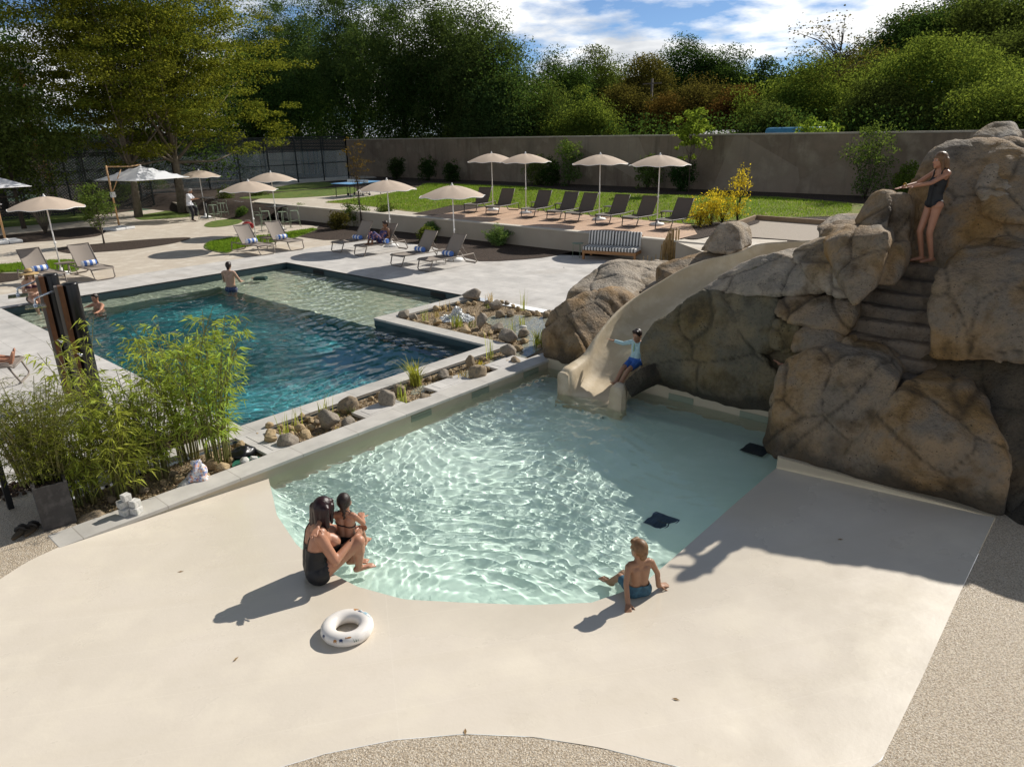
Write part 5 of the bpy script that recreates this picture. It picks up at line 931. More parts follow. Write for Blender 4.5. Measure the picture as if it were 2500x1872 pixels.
def tree(name, label, base, h, rx, rz, m, nc, per, leaf, seed, group=None, zc=None, sig=.6, tr=.2, flat=.6, up=.8, ry=None, bark=None, spread=2.4, limbs=16, lump=.25, cat='tree', lean=0., aspect=.55, top=1., crownname='crown'):
    r = empty(name, base, 0, label, cat, group); zc = h-rz if zc is None else zc; c, P, Nn = crown(seed, nc, per, rx, ry or rx, rz, zc, sig, flat, up, spread, lump, top)
    keep = P[:, 2] > .25; me = leaves_mesh('leaves', P[keep], leaf, leaf*aspect, Nn[keep], m, seed, .25); o = link(crownname, me, r, False)
    rng = random.Random(seed); b = MB(); tp = [(lean*z*z/h+.15*tr*math.sin(z*1.3+seed)*2, .12*tr*math.cos(z*1.1+seed)*2, z) for z in np.linspace(0, zc+rz*.55, 7)]
    b.tube(tp, [tr*(1.25 if i == 0 else 1)*(1-.85*i/6) for i in range(7)], 8)
    idx = list(range(len(c))); rng.shuffle(idx)
    for i in idx[:limbs]:
        e = Vector(c[i]); z0 = max(.18*h, min(e.z-.15*h-rng.random()*.2*h, zc+rz*.3)); q = z0/(zc+rz*.55); s = Vector((lean*z0*z0/h, 0, z0)); mid = s.lerp(e, .5)+Vector((0, 0, -.04*h+rng.uniform(-.02, .04)*h)); r0 = tr*max(.12, .55*(1-q)); b.tube([s, s.lerp(mid, .55)+Vector((0, 0, -.0)), mid, e], [r0, r0*.75, r0*.5, r0*.15], 5)
    b.build('trunk', bark or m_bark, r, caust=False); return r
# ---- large trees
q = at(397, 459); tree('big_tree', 'big spreading green tree behind the bar table, its trunk by the seated man', (q.x, q.y, 0), 15.5, 6.6, 6.3, lf_horn, 480, 230, .125, 11, 'tall trees in the left part of the garden', zc=8.6, sig=.55, tr=.23, flat=.3, up=1.2, bark=m_barkl, limbs=40, lump=.3)
q = at(302, 469); tree('big_tree', 'big spreading green tree left of the bar table with a slanting trunk', (q.x, q.y, 0), 15.0, 5.6, 6.0, lf_horn, 370, 230, .125, 12, 'tall trees in the left part of the garden', zc=8.7, sig=.55, tr=.2, flat=.3, up=1.2, bark=m_barkl, limbs=34, lump=.3, lean=-.05)
tree('big_tree', 'tall green tree farthest left in front of the white house', (5.2, 45.5, 0), 14.5, 5.0, 6.2, lf_horn, 300, 210, .13, 13, 'tall trees in the left part of the garden', zc=8.6, sig=.65, tr=.17, flat=.4, up=1.1, limbs=26)
tree('big_tree', 'dark tree deep between the court fences behind the big trees', (22, 50, 0), 15, 5.2, 6.4, lf_dark, 240, 100, .22, 14, 'tall trees in the left part of the garden', zc=8.2, sig=.8, tr=.22, limbs=20)
tree('big_tree', 'dark tree behind the left fence', (13, 55, 0), 14, 5.0, 6.0, lf_dark, 200, 100, .22, 15, 'tall trees in the left part of the garden', zc=7.8, sig=.8, tr=.2, limbs=20)
q = at(268, 408); tree('big_tree', 'leafy low branched tree behind the white parasol', (10.5, 42, 0), 8.5, 2.6, 3.6, lf_mid, 130, 90, .17, 16, None, zc=4.6, sig=.5, tr=.1, limbs=18)
def far_tree(x, ytop, U, wpx, label, m, seed, kind='poplar', zb=0., nc=200, per=80, leaf=.34, sig=1.0, group='trees behind the wall', name='poplar_tree', cb=.2, lump=.28, **k):
    p = onU(x, ytop, U); d = math.hypot(p.x, p.y); rad = wpx*1.1302/1724*d/2*.92; zg = zb; h = (p.z-zg)*.90; base = Vector((U, p.y, zg)); rz = h*(1-cb)/2
    return tree(name, label, base, h, rad, rz, m, nc, per, leaf, seed, group, zc=h-rz*1.0, sig=sig, tr=max(.18, h*.018), limbs=18, lump=lump, **k)
for i, (x, yt, U, wd, m, lb, kw) in enumerate([
    (650, -60, 47, 190, lf_pop, 'tall poplar just right of the big spreading tree, silvery topped', {}), (745, -110, 46, 190, lf_pop, 'tall dark poplar with a visible trunk behind the wall', {}), (850, -95, 45, 200, lf_pop, 'tall poplar in the middle of the row behind the wall', {}), (960, -80, 46, 190, lf_pop, 'tall poplar right of the middle of the row', {}), (1040, -25, 45, 190, lf_pop, 'last tall poplar of the row against the open sky', {}), (1075, 130, 43, 130, lf_pop, 'low leafy poplar at the right foot of the row', {}), (560, -20, 52, 170, lf_pop, 'tall poplar half hidden by the big spreading tree', {}), (605, -70, 49, 190, lf_pop, 'tall poplar filling the gap beside the big spreading tree', {})]):
    far_tree(x, yt, U, wd, lb, m, 20+i, nc=300 if i not in (5,) else 180, per=200, leaf=.20, sig=.72, cb=.04, top=1.0, group='tall poplars behind the wall', flat=.8, spread=2.0, **kw)
FT = [(1215, 92, 62, 150, lf_dark, 'round dark tree first right of the poplars'), (1150, 150, 52, 120, lf_mid, 'dull green tree tucked beside the last poplar'), (1195, 185, 46, 150, lf_mid, 'low spreading green tree close behind the wall'), (1270, 195, 45, 130, lf_light, 'low bright green tree close behind the wall'), (1298, 105, 75, 110, lf_mid, 'grey green tree behind the round dark tree'), (1402, 108, 66, 100, lf_olive, 'tall olive brown tree behind the utility pole'), (1360, 175, 56, 110, lf_olive, 'shorter olive tree left of the utility pole'),
      (1500, 82, 95, 120, lf_dark, 'tall dark oak on the skyline, left one of a pair'), (1565, 82, 96, 120, lf_dark, 'tall dark oak on the skyline, right one of a pair'), (1640, 120, 100, 110, lf_dark, 'dark tree falling away right of the skyline oaks'), (1520, 150, 58, 130, lf_olive, 'rusty olive tree below the skyline oaks'), (1600, 178, 56, 110, lf_rust, 'rust brown tree low beside the olive one'), (1450, 200, 54, 90, lf_rust, 'small brown tree behind the leafy young tree'), (1740, 112, 54, 210, lf_light, 'broad feathery green tree behind the wall'), (1670, 215, 47, 110, lf_mid, 'low green tree with drooping branches over the wall'), (1800, 150, 70, 150, lf_olive, 'brownish tree behind the feathery green tree'),
      (1880, 90, 60, 150, lf_olive, 'olive tree with bare twigs reaching above it'), (2060, 30, 52, 280, lf_light, 'huge feathery green tree above the rocks'), (1930, 150, 48, 150, lf_mid, 'dark green tree in front of the huge feathery one'), (2190, 130, 44, 150, lf_light, 'bright leafed tree at the right edge over the rocks'), (2110, 160, 47, 150, lf_mid, 'low dark tree directly above the top rock')]
for i, (x, yt, U, wd, m, lb) in enumerate(FT):
    far_tree(x, yt, U, wd, lb, m, 60+i, nc=int(120+wd*.8), per=230, leaf=.0030*U, sig=.0135*U, cb=.02, lump=.30, spread=3.6, group='trees behind the wall', name='broadleaf_tree', zb=hill_z(U, onU(x, yt, U).y)*.0)
for i, (x, yt, U, wd, m) in enumerate([(1950, 45, 110, 120, lf_dark), (2010, 10, 115, 130, lf_dark), (2075, -25, 120, 140, lf_dark), (2140, -10, 112, 130, lf_mid), (2205, -30, 118, 150, lf_dark), (2190, 60, 90, 140, lf_mid), (1890, 95, 105, 110, lf_mid), (1845, 120, 100, 110, lf_dark), (1780, 130, 98, 110, lf_dark), (1720, 140, 100, 110, lf_dark), (1330, 130, 95, 120, lf_dark), (1430, 120, 100, 120, lf_dark), (1260, 130, 90, 110, lf_mid)]):
    p = onU(x, yt, U); far_tree(x, yt, U, wd, ['dark wooded crown high on the hill at the right', 'mid green crown on the hillside above the wall'][0 if m is lf_dark else 1], m, 90+i, nc=int(90+wd*.5), per=170, leaf=.0031*U, sig=.0135*U, spread=3.6, cb=.02, lump=.35, group='trees on the far hillside', name='hill_tree', zb=hill_z(U, p.y))
far_tree(530, 60, 45, 130, 'dark leafy tree between the big spreading tree and the poplars', lf_dark, 131, nc=240, per=180, leaf=.2, sig=.75, cb=.02, group='tall trees in the left part of the garden', name='big_tree')
far_tree(470, 80, 60, 170, 'dark tree far behind the glazed courts', lf_dark, 132, nc=240, per=150, leaf=.24, sig=.9, cb=.02, group='tall trees in the left part of the garden', name='big_tree')
# bare twigs above the olive tree
p = onU(1830, 40, 58); r = empty('bare_tree', (58, p.y, 0), 0, 'sparse bare twigged tree standing against the clouds', 'tree'); b = MB(); rnd = random.Random(9)
b.tube([(0, 0, 0), (.2, 0, p.z*.5), (.1, .3, p.z*.8)], [.25, .16, .08], 6)
tips = []
for k in range(46):
    z = p.z*rnd.uniform(.55, .85); a = rnd.uniform(0, 6.28); L = rnd.uniform(1.5, 4.2); e = Vector((L*math.cos(a), L*math.sin(a), min(p.z, z+L*rnd.uniform(.3, 1)))); b.tube([(.1, .2, z), Vector((.1, .2, z)).lerp(e, .5)+Vector((0, 0, .3)), e], [.035, .022, .008], 4); tips.append(e)
b.build('trunk', m_bark, r, caust=False); P = np.array([t+Vector((rnd.gauss(0, .4), rnd.gauss(0, .4), rnd.gauss(0, .4))) for t in tips for _ in range(14)]); link('leaves', leaves_mesh('leaves', P, .2, .12, np.random.default_rng(3).normal(size=P.shape)+[0, 0, .5], lf_olive, 3), r, False)
# hedge, ivy
def hedge(name, label, a, c, h0, h1, wd, n, leaf, m, seed, cat):
    rng = np.random.default_rng(seed); t = rng.random(n); P = np.array(a)[None]*(1-t[:, None])+np.array(c)[None]*t[:, None]; P = np.concatenate([P, np.zeros((n, 1))], 1) if P.shape[1] == 2 else P
    P[:, 0] += rng.normal(size=n)*wd; P[:, 1] += rng.normal(size=n)*wd; P[:, 2] = h0+(h1-h0)*rng.random(n)**.8*(1+.12*np.sin(t*60+seed)); o = link(name, leaves_mesh('leaves', P, leaf, leaf*.6, rng.normal(size=(n, 3))+[0, 0, .5], m, seed), None, False); return tag(o, label, cat)
hedge('hedge', 'clipped green hedge above the grey wall at the left', (-8, 73.6), (30, 73.6), 3.2, 5.0, .4, 9000, .3, lf_mid, 1, 'hedge')
hedge('ivy', 'ivy hanging along the top of the dark stone wall', (49.8, 42), (49.8, -5), 2.3, 3.6, .25, 12000, .3, lf_light, 2, 'ivy')
hedge('thicket', 'dark thicket filling the gap under the poplars behind the wall', (43.5, 74), (43.5, 36), .5, 9, 1.2, 34000, .2, lf_dark, 3, 'thicket'); hedge('thicket', 'low dark thicket behind the wall at the right', (45, 36), (45, -12), .5, 4.6, .9, 22000, .2, lf_dark, 4, 'thicket')
hedge('thicket', 'dark thicket behind the left courts', (-6, 70), (38, 70), .3, 9, 1.2, 30000, .24, lf_dark, 6, 'thicket')
# ---- young trees and shrubs
def young(p, z, ytop, crown_r, crown_h, m, lb, seed, nc, per, leaf, limbs, trunk=.035):
    q = at(*p, z); d = ray(p[0], ytop); t = math.hypot(q.x, q.y)/math.hypot(d.x, d.y); h = H+d.z*t-z; return tree('young_tree', lb, q, h, crown_r, crown_h/2, m, nc, per, leaf, seed, 'young planted trees', zc=h-crown_h/2, sig=.13, tr=trunk, limbs=limbs, bark=m_bark, spread=3, up=.4)
young((781, 492), 0, 290, .55, 2.0, lf_rust, 'young tree with bare twigs and a few rusty leaves beside the loungers', 1, 34, 9, .10, 34)
young((973, 383), Z1, 272, .42, 1.8, lf_mid, 'very thin young tree with a tuft of leaves against the dark wall', 2, 40, 24, .16, 12, .03); young((1487, 416), Z1, 232, 1.05, 2.4, lf_fresh, 'leafy young tree on the lawn in front of the wall', 3, 90, 24, .17, 24, .04)
q = at(225, 527); tree('small_tree', 'small multi stemmed tree in the leaf shaped mulch bed', q, 2.6, .62, .9, lf_shrub, 90, 34, .085, 7, None, zc=1.65, sig=.13, tr=.035, limbs=40, bark=m_barkl, cat='tree', spread=3)
q = at(92, 425); tree('rusty_tree', 'rusty leaved small tree in front of the left court fence', q, 4.2, 1.5, 1.9, lf_rust, 80, 34, .16, 8, None, zc=2.3, sig=.32, tr=.06, limbs=40, spread=2.6, cat='tree')
q = at(99, 503); b = MB(); r = empty('bare_shrub', q, 0, 'nearly bare twiggy shrub behind the left parasol pole', 'shrub'); rnd = random.Random(2)
for k in range(22): a = rnd.uniform(0, 6.28); L = rnd.uniform(.3, .75); b.tube([(.03*math.cos(a), .03*math.sin(a), 0), (L*.4*math.cos(a), L*.4*math.sin(a), .7), (L*math.cos(a), L*math.sin(a), 1.5)], [.018, .012, .005], 4)
b.build('stems', m_barkl, r, caust=False)
def shrub(p, z, w, h, m, lb, seed, leaf=.09, nc=60, per=40, grp='shrubs of the garden', flat=.8, stems=10, sig=None, plane=None):
    q = at(*p, z) if plane is None else onU(*p, plane); q.z = z; r = empty('shrub', q, 0, lb, 'shrub', grp); c, P, Nn = crown(seed, nc, per, w/2, w/2, h*.5, h*.52, sig or .09*w+.05, flat, .5, 3.2, .25); P[:, 2] = np.maximum(P[:, 2], .03); link('foliage', leaves_mesh('leaves', P, leaf, leaf*.5, Nn, m, seed, .2), r, False)
    b = MB(); rnd = random.Random(seed)
    for k in range(stems): e = c[rnd.randrange(len(c))]; b.tube([(0, 0, 0), (e[0]*.5, e[1]*.5, e[2]*.6), tuple(e)], [.015, .01, .004], 4)
    b.build('stems', m_bark, r, caust=False); return r
for i, (x, y, w, h, m, lb) in enumerate([(858, 386, 1.2, 1.5, lf_dark, 'small dark shrub at the wall, first right of the gate'), (926, 388, 1.4, 1.5, lf_dark, 'small dark shrub at the wall left of the thin young tree'), (978, 390, 1.1, 1.4, lf_dark, 'small dark shrub right behind the thin young tree'), (1160, 403, 1.5, 1.7, lf_shrub, 'sunlit shrub at the wall right of the second deck parasol'), (1190, 405, 1.2, 1.6, lf_dark, 'dark shrub beside the sunlit one at the wall'), (1229, 404, 1.7, 2.9, lf_shrub, 'tall shrub at the wall left of the middle deck parasol'), (1398, 414, 1.4, 1.9, lf_shrub, 'shrub at the wall left of the near deck parasol'), (1470, 417, 1.3, 1.7, lf_dark, 'dark shrub at the wall left of the leafy young tree'), (1868, 432, 2.0, 3.4, lf_shrub, 'big loose shrub at the wall right of the lawn'), (1955, 420, 1.1, 1.6, lf_light, 'small bright shrub peeping over the pillar rock')]):
    q = onU(x, y, 37.6); d = math.hypot(q.x, q.y); r = shrub((x, y), Z1, w, h, m, lb, 100+i, .12, 70, 40, 'shrubs along the old wall', plane=37.4)
for i, (x, y, w, h) in enumerate([(1512, 488, .9, 1.05), (1535, 487, .9, 1.2), (1560, 482, 1.0, 1.25), (1592, 477, .8, 1.9)]): shrub((x, y), Z1+.02, w, h, lf_yel, ['yellow leaved shrub at the end of the deck, leftmost of its clump', 'yellow leaved shrub second from the left in its clump', 'yellow leaved shrub third from the left in its clump', 'tallest yellow leaved shrub at the right of its clump'][i], 120+i, .085, 45, 20, 'yellow shrubs beside the boules court', sig=.12, stems=18)
for i, (x, y, w, h, m, lb) in enumerate([(938, 508, .78, .62, lf_bush, 'round green ball shrub behind the taupe loungers'), (1075, 529, .85, .66, lf_bush, 'round green ball shrub alone in the mulch'), (921, 521, .5, .5, lf_light, 'small bright green shrub touching the lounger back'), (646, 471, .8, .7, lf_bush, 'pale variegated ball shrub behind the green stools'), (773, 487, 1.0, 1.15, lf_shrub, 'feathery shrub at the foot of the bare young tree'), (837, 487, .9, 1.05, lf_shrub, 'feathery shrub behind the reclining woman'), (732, 494, .8, .75, lf_olive, 'low sparse reddish shrub in the mulch'), (493, 452, .9, 1.3, lf_shrub, 'shrub right of the first bar table'), (563, 446, 1.1, 1.2, lf_shrub, 'loose shrub behind the second bar table'), (255, 441, 1.3, 1.6, lf_shrub, 'dark shrub under the white parasol'), (282, 436, 1.3, 1.4, lf_shrub, 'dark shrub right of the white parasol pole'), (338, 428, 1.6, 1.6, lf_shrub, 'shrub between the two big tree trunks'), (205, 448, 1.2, 1.7, lf_dark, 'dark shrub left of the white parasol pole'), (540, 392, 1.6, 2.2, lf_dark, 'dark shrub beneath the glazed court fence'), (525, 470, .5, .5, lf_shrub, 'small shrub by the crescent lawn')]):
    shrub((x, y), Z1 if y < 394 else .02, w, h, m, lb, 140+i, .055 if m is lf_bush else .08, 80 if m is lf_bush else 60, 50, 'shrubs of the garden beds', sig=.07 if m is lf_bush else None)
for i, (x, y, lb) in enumerate([(1745, 262, 'light green sapling showing above the wall in the middle'), (1790, 276, 'bright green sprig above the wall')]): q = onU(x, y, 41); tree('sapling', lb, (41, q.y, 0), q.z+.4, .7, 1.1, lf_fresh, 24, 30, .2, 170+i, 'saplings behind the wall', sig=.25, tr=.04, limbs=14)
# ---- bamboo
def bamboo(p, n, h0, h1, lean, lb, seed, m, leafL=.15, leafW=.019, z=-.08, spread=.16, dirv=(0, 0), dens=1., grp='bamboo clumps behind the long coping', nodes=(.25, .97)):
    q = at(*p, 0) if not isinstance(p, Vector) else p.copy(); q.z = z; r = empty('bamboo_clump', q, 0, lb, 'bamboo', grp); rng = np.random.default_rng(seed); b = MB(); C = []; D = []
    for k in range(n):
        a = rng.uniform(0, 6.28); rr = spread*math.sqrt(rng.random()); bx, by = rr*math.cos(a), rr*math.sin(a)*.8; h = rng.uniform(h0, h1); L = lean*rng.uniform(.3, 1)*h; a2 = a+rng.normal()*.6; ex, ey = L*math.cos(a2)+dirv[0]*h, L*math.sin(a2)+dirv[1]*h
        pts = [Vector((bx+ex*t**1.9, by+ey*t**1.9, h*t*(1-.10*t*t))) for t in np.linspace(0, 1, 7)]; b.tube(pts, [.009*(1-.8*i/6)+.0015 for i in range(7)], 5, cap=False)
        for t in np.arange(nodes[0], nodes[1], .062/max(.6, h)*1.55/dens):
            i = min(5, int(t*6)); pp = pts[i].lerp(pts[i+1], t*6-i); nb = rng.integers(1, 4)
            for _ in range(nb):
                ba = rng.uniform(0, 6.28); bl = rng.uniform(.10, .38)*(1.15-t*.6); e = pp+Vector((math.cos(ba)*bl, math.sin(ba)*bl, bl*rng.uniform(.1, .8)))
                b.tube([pp, e], [.003, .001], 3, cap=False)
                for s in range(rng.integers(3, 7)):
                    f = rng.uniform(.35, 1.05); c = pp.lerp(e, f); C.append(c); dv = Vector((math.cos(ba)+rng.normal()*.7, math.sin(ba)+rng.normal()*.7, rng.normal()*.45-.25)).normalized(); D.append(dv)
    b.build('stems', mat('bamboo_stem', (.13, .15, .035), (.20, .17, .06), .5, 6, space='O'), r, caust=False)
    C = np.array(C); D = np.array(D); n_ = len(C); l = leafL*rng.uniform(.6, 1.25, n_)[:, None]; s = np.cross(D, rng.normal(size=(n_, 3))*.6+[0, 0, 1]); s /= np.linalg.norm(s, axis=1)[:, None]+1e-9; w = leafW*rng.uniform(.7, 1.3, n_)[:, None]/2; dn = np.array([0, 0, -1.])*l*.18
    V = np.stack([C, C+D*l*.35+s*w, C+D*l+dn, C+D*l*.35-s*w], 1).reshape(-1, 3); me = bpy.data.meshes.new('leaves'); me.from_pydata(V.tolist(), [], np.arange(4*n_).reshape(-1, 4).tolist()); me.materials.append(m); link('foliage', me, r, False); return r
bamboo((472, 992), 26, 1.7, 2.35, .32, 'tallest airy bamboo clump beside the bridging slab', 1, lf_bam, dens=.52, dirv=(.02, .02)); bamboo((405, 985), 22, 1.6, 2.3, .30, 'tall airy bamboo clump behind the printed cloth', 2, lf_bam, dens=.52, dirv=(-.02, .06)); bamboo((343, 1020), 22, 1.1, 1.7, .26, 'bushy bamboo clump left of the printed cloth', 3, lf_bam, dens=.52, dirv=(-.02, .02))
bamboo((268, 1060), 26, .85, 1.5, .34, 'bushy bamboo clump behind the white blocks', 4, lf_bam, dens=.52, dirv=(.0, .04)); bamboo((190, 1072), 24, .95, 1.6, .30, 'bamboo clump right beside the slate planter', 5, lf_bam, dens=.52, dirv=(-.02, .05)); bamboo((300, 1015), 18, 1.0, 1.7, .32, 'bamboo clump at the back of the bed', 6, lf_bam, dens=.52, dirv=(-.06, .1))
bamboo((215, 1010), 7, 1.6, 2.3, .30, 'loose arching bamboo canes reaching over the left paving', 8, lf_bam, dirv=(-.12, .16), dens=.5)
PLC.z = .44
bamboo(PLC, 60, .7, 1.3, .42, 'dense fine leaved bamboo growing in the slate planter', 7, lf_fine, .075, .009, .44, .26, dens=1.2, grp='bamboo in the planter', nodes=(.06, .97))
# ---- grass tufts
def c3(x, y): return 486.6+.36*x, 575.1+.36*y
def tuft(p, h, n, m, lb, seed, spr=.35, z=-.08):
    q = at(*p, 0); q.z = z; rng = random.Random(seed); vs = []; fs = []
    for k in range(n):
        a = rng.uniform(0, 6.28); L = h*rng.uniform(.55, 1.05); o = L*spr*rng.uniform(.2, 1.1); w = .006*rng.uniform(.7, 1.5); sx, sy = -math.sin(a)*w, math.cos(a)*w; bx, by = .05*rng.gauss(0, 1), .05*rng.gauss(0, 1); i0 = len(vs)
        for t in (0, .35, .7, 1): x = bx+o*math.cos(a)*t**1.8; y = by+o*math.sin(a)*t**1.8; zz_ = L*t*(1-.18*t*t*spr*2); ww = (1, .9, .6, .05)[(0, .35, .7, 1).index(t)]; vs += [(x-sx*ww, y-sy*ww, zz_), (x+sx*ww, y+sy*ww, zz_)]
        fs += [(i0+2*i, i0+2*i+1, i0+2*i+3, i0+2*i+2) for i in range(3)]
    tag(MB().add(vs, fs, 0, True).build('grass_tuft', m, loc=q), lb, 'grass tuft', 'grass tufts of the garden strip')
for i, (x, y, h, n, m, lb, sp) in enumerate([(1140, 690, .62, 120, lf_reed, 'large fountain shaped yellow green grass tuft by the pool coping', .75), (1195, 310, .42, 14, lf_reed, 'upright reeds beside the grey stone at the pond tip', .15), (1312, 255, .35, 10, lf_straw, 'thin straw reeds at the pond edge coping', .2), (1390, 345, .42, 60, lf_reed, 'yellowing grass tuft in front of the fountain', .6), (1585, 205, .36, 26, lf_straw, 'straw coloured tuft at the back of the pond', .6), (1795, 250, .62, 12, lf_reed, 'tall thin reeds at the back right of the pond', .15), (1782, 335, .28, 16, lf_reed, 'short reeds in the pond near the flat stone', .25), (1722, 405, .5, 10, lf_reed, 'slim reeds beside the flat pond stone', .25), (1595, 535, .66, 10, lf_reed, 'tall slim reeds at the coping corner', .15), (1875, 455, .5, 60, lf_reed, 'yellow tuft against the big left boulder', .6), (600, 880, .42, 14, lf_reed, 'green reeds behind the big grey stone', .3), (355, 1015, .55, 10, lf_reed, 'tall reeds in the ochre stone heap', .3), (435, 965, .45, 8, lf_reed, 'thin reeds at the back of the ochre stone heap', .2), (1065, 800, .5, 12, lf_reed, 'reeds between the stones by the middle slab', .35), (1430, 655, .32, 16, lf_straw, 'straw tuft beside the brown round stone', .5), (1480, 345, .22, 18, lf_light, 'small fresh green tuft in the pond', .4), (755, 870, .2, 16, lf_light, 'small green tuft behind the dark stone', .6), (1580, 235, .2, 14, lf_light, 'tiny bright green tuft at the back of the pond', .5), (1270, 285, .22, 20, lf_straw, 'low dry tuft near the pond tip', .7), (1530, 575, .15, 24, lf_yel, 'low yellow plant beside the upright stone', .9), (680, 975, .12, 20, lf_yel, 'tiny yellow plant beside the big grey stone', .9)]): tuft(c3(x, y), h, n, m, lb, i+1, sp)
# ---- loose stones
def stone_mesh(seed, sub=3):
    rnd = random.Random(seed); pts = [Vector((rnd.gauss(0, 1), rnd.gauss(0, 1), rnd.gauss(0, 1))).normalized()*rnd.uniform(.82, 1.08) for _ in range(22)]; me = hull_mesh([Vector((p.x*.5, p.y*.42, p.z*.36)) for p in pts]); me = remesh(me, .05, 3); displace(me, seed+50, .035, 0); return me
SM = [stone_mesh(s) for s in range(8)]; SMc = {}
def stone(p, wpx, kind, lb, tall=1., i=0, dz=0.):
    q = at(*p, 0); d = (q-Vector((0, 0, H))).dot(_fw); s = wpx*.39*1.1302/1724*d; k = (i % 8, kind)
    if k not in SMc: me = SM[i % 8].copy(); me.materials.clear(); me.materials.append({'o': m_ochre, 'g': m_greyst, 't': m_dry, 'p': m_blockw}[kind]); SMc[k] = me
    o = link('stone', SMc[k]); o.location = (q.x, q.y, -.09+.30*s*tall+dz); o.scale = (s, s, s*tall); o.rotation_euler = (0, 0, i*1.7); tag(o, lb, 'stone', 'loose stones of the garden strip')
A_ = 'ochre stone in the heap at the bamboo end of the strip'; B_ = 'ochre pebble stone in the ring round the pond'; C_ = 'brown stone among those around the pond'
ST = [(265, 965, 60, 'o', A_), (200, 1005, 55, 'o', A_), (270, 1010, 90, 'o', A_), (275, 1050, 85, 'o', A_), (330, 955, 50, 'o', A_), (385, 965, 60, 'o', A_), (460, 905, 45, 'o', A_), (495, 905, 50, 'o', A_), (390, 1005, 70, 'o', A_), (455, 985, 75, 'o', A_), (515, 960, 60, 'o', A_), (550, 930, 60, 't', 'brown stone at the back of the ochre heap'), (485, 1030, 85, 'o', A_), (380, 1060, 140, 'g', 'large grey stone in front of the ochre heap'), (625, 945, 135, 'g', 'biggest upright grey stone of the strip', 1.3), (735, 940, 100, 'g', 'grey brown stone by the hatch slab'), (735, 850, 140, 't', 'wide brown stone behind the biggest grey one'), (420, 935, 60, 't', A_), (330, 1000, 60, 'o', A_),
      (975, 825, 135, 'g', 'tall pale grey stone by the middle slab', 1.3), (1050, 750, 100, 't', 'dark wet stone behind the middle slab'), (1050, 830, 40, 'o', 'small ochre stone beside the tall pale grey one'), (1200, 785, 80, 't', 'brown stone on the middle slab edge'), (980, 750, 50, 't', 'small brown stone below the fountain shaped tuft'), (1310, 655, 85, 'g', 'mottled grey stone by the stream'), (1345, 672, 55, 'g', 'smaller grey stone leaning on the mottled one'), (1350, 628, 45, 'o', 'ochre stone at the stream edge'), (1470, 590, 62, 't', 'upright finger shaped stone by the coping', 2.0), (1515, 655, 135, 't', 'large round brown stone at the third slab'), (1480, 668, 40, 'o', 'small ochre stone in front of the round brown one'), (1700, 525, 130, 'g', 'large rough grey stone between stream and coping'), (1760, 493, 60, 'o', 'ochre stone behind the rough grey one'), (1745, 575, 80, 't', 'tan stone near the slide end of the coping'), (1690, 573, 45, 'o', 'small pale stone near the slide end'),
      (1070, 300, 85, 'g', 'grey stone at the tip of the pond bed'), (1130, 308, 60, 'g', 'second grey stone at the tip of the pond bed'), (1130, 322, 30, 'o', B_), (1270, 340, 62, 'o', B_), (1480, 195, 115, 'g', 'long flat grey stone at the back of the pond'), (1395, 220, 38, 'o', B_), (1460, 220, 36, 'o', B_), (1495, 220, 38, 'o', B_), (1620, 245, 85, 'g', C_), (1710, 290, 62, 't', C_), (1645, 295, 70, 't', C_), (1545, 360, 85, 'g', 'upright pointed stone standing in the pond', 1.7), (1632, 378, 85, 'g', C_), (1700, 445, 135, 'g', 'large flat grey stone at the pond outlet'), (1790, 408, 85, 'g', C_), (1800, 446, 50, 'o', B_), (1440, 363, 45, 'o', B_), (1440, 392, 72, 'o', B_), (1495, 410, 46, 'o', B_), (1545, 410, 52, 'o', B_), (1590, 395, 46, 'o', B_), (1690, 404, 46, 'o', B_), (1750, 255, 46, 'o', B_), (1820, 290, 52, 'o', B_), (1850, 280, 45, 't', C_), (1690, 220, 42, 't', C_), (1930, 296, 64, 't', C_), (1945, 276, 46, 't', C_), (1270, 255, 52, 'o', B_), (1312, 246, 42, 't', C_), (1570, 220, 46, 't', C_), (1390, 305, 46, 't', C_), (1205, 336, 42, 'o', B_), (1788, 356, 56, 'p', 'pale flat stone lying in the pond water', .5), (1660, 215, 40, 'o', B_), (1725, 235, 36, 'o', B_), (1640, 410, 40, 'o', B_), (1350, 250, 40, 't', C_), (1880, 285, 40, 'o', B_)]
for i, s in enumerate(ST): stone(c3(s[0], s[1]-6), s[2], s[3], s[4], s[5] if len(s) > 5 else 1., i, .06 if i < 13 and i % 3 == 0 else 0)
_r3 = random.Random(77); _n3 = 0
for k in range(400):
    if _n3 >= 95: break
    if k % 2: u_, v_ = _r3.uniform(4.8, 9.8), _r3.choice([_r3.uniform(8.45, 8.6), _r3.uniform(9.05, 9.24), _r3.uniform(8.5, 9.2)])
    else:
        a_ = _r3.uniform(0, 6.28); rr_ = _r3.uniform(1.0, 1.45); u_, v_ = 11.65+rr_*math.cos(a_), 10.2+rr_*1.35*math.sin(a_)
        if not (10.36 < u_ < 12.9 and 8.6 < v_ < 12.85): continue
    s_ = _r3.uniform(.07, .17); kk_ = _r3.choice('ooot'); i_ = _r3.randrange(8)
    if (i_, kk_) not in SMc: me = SM[i_].copy(); me.materials.clear(); me.materials.append({'o': m_ochre, 't': m_dry}[kk_]); SMc[(i_, kk_)] = me
    o = link('stone', SMc[(i_, kk_)]); o.location = (u_, v_, -.09+.25*s_); o.scale = (s_, s_*_r3.uniform(.8, 1.2), s_*.9); o.rotation_euler = (0, 0, _r3.uniform(0, 6.28)); tag(o, 'small tan stone scattered over the gravel between the two pools', 'stone', 'small scattered stones'); _n3 += 1
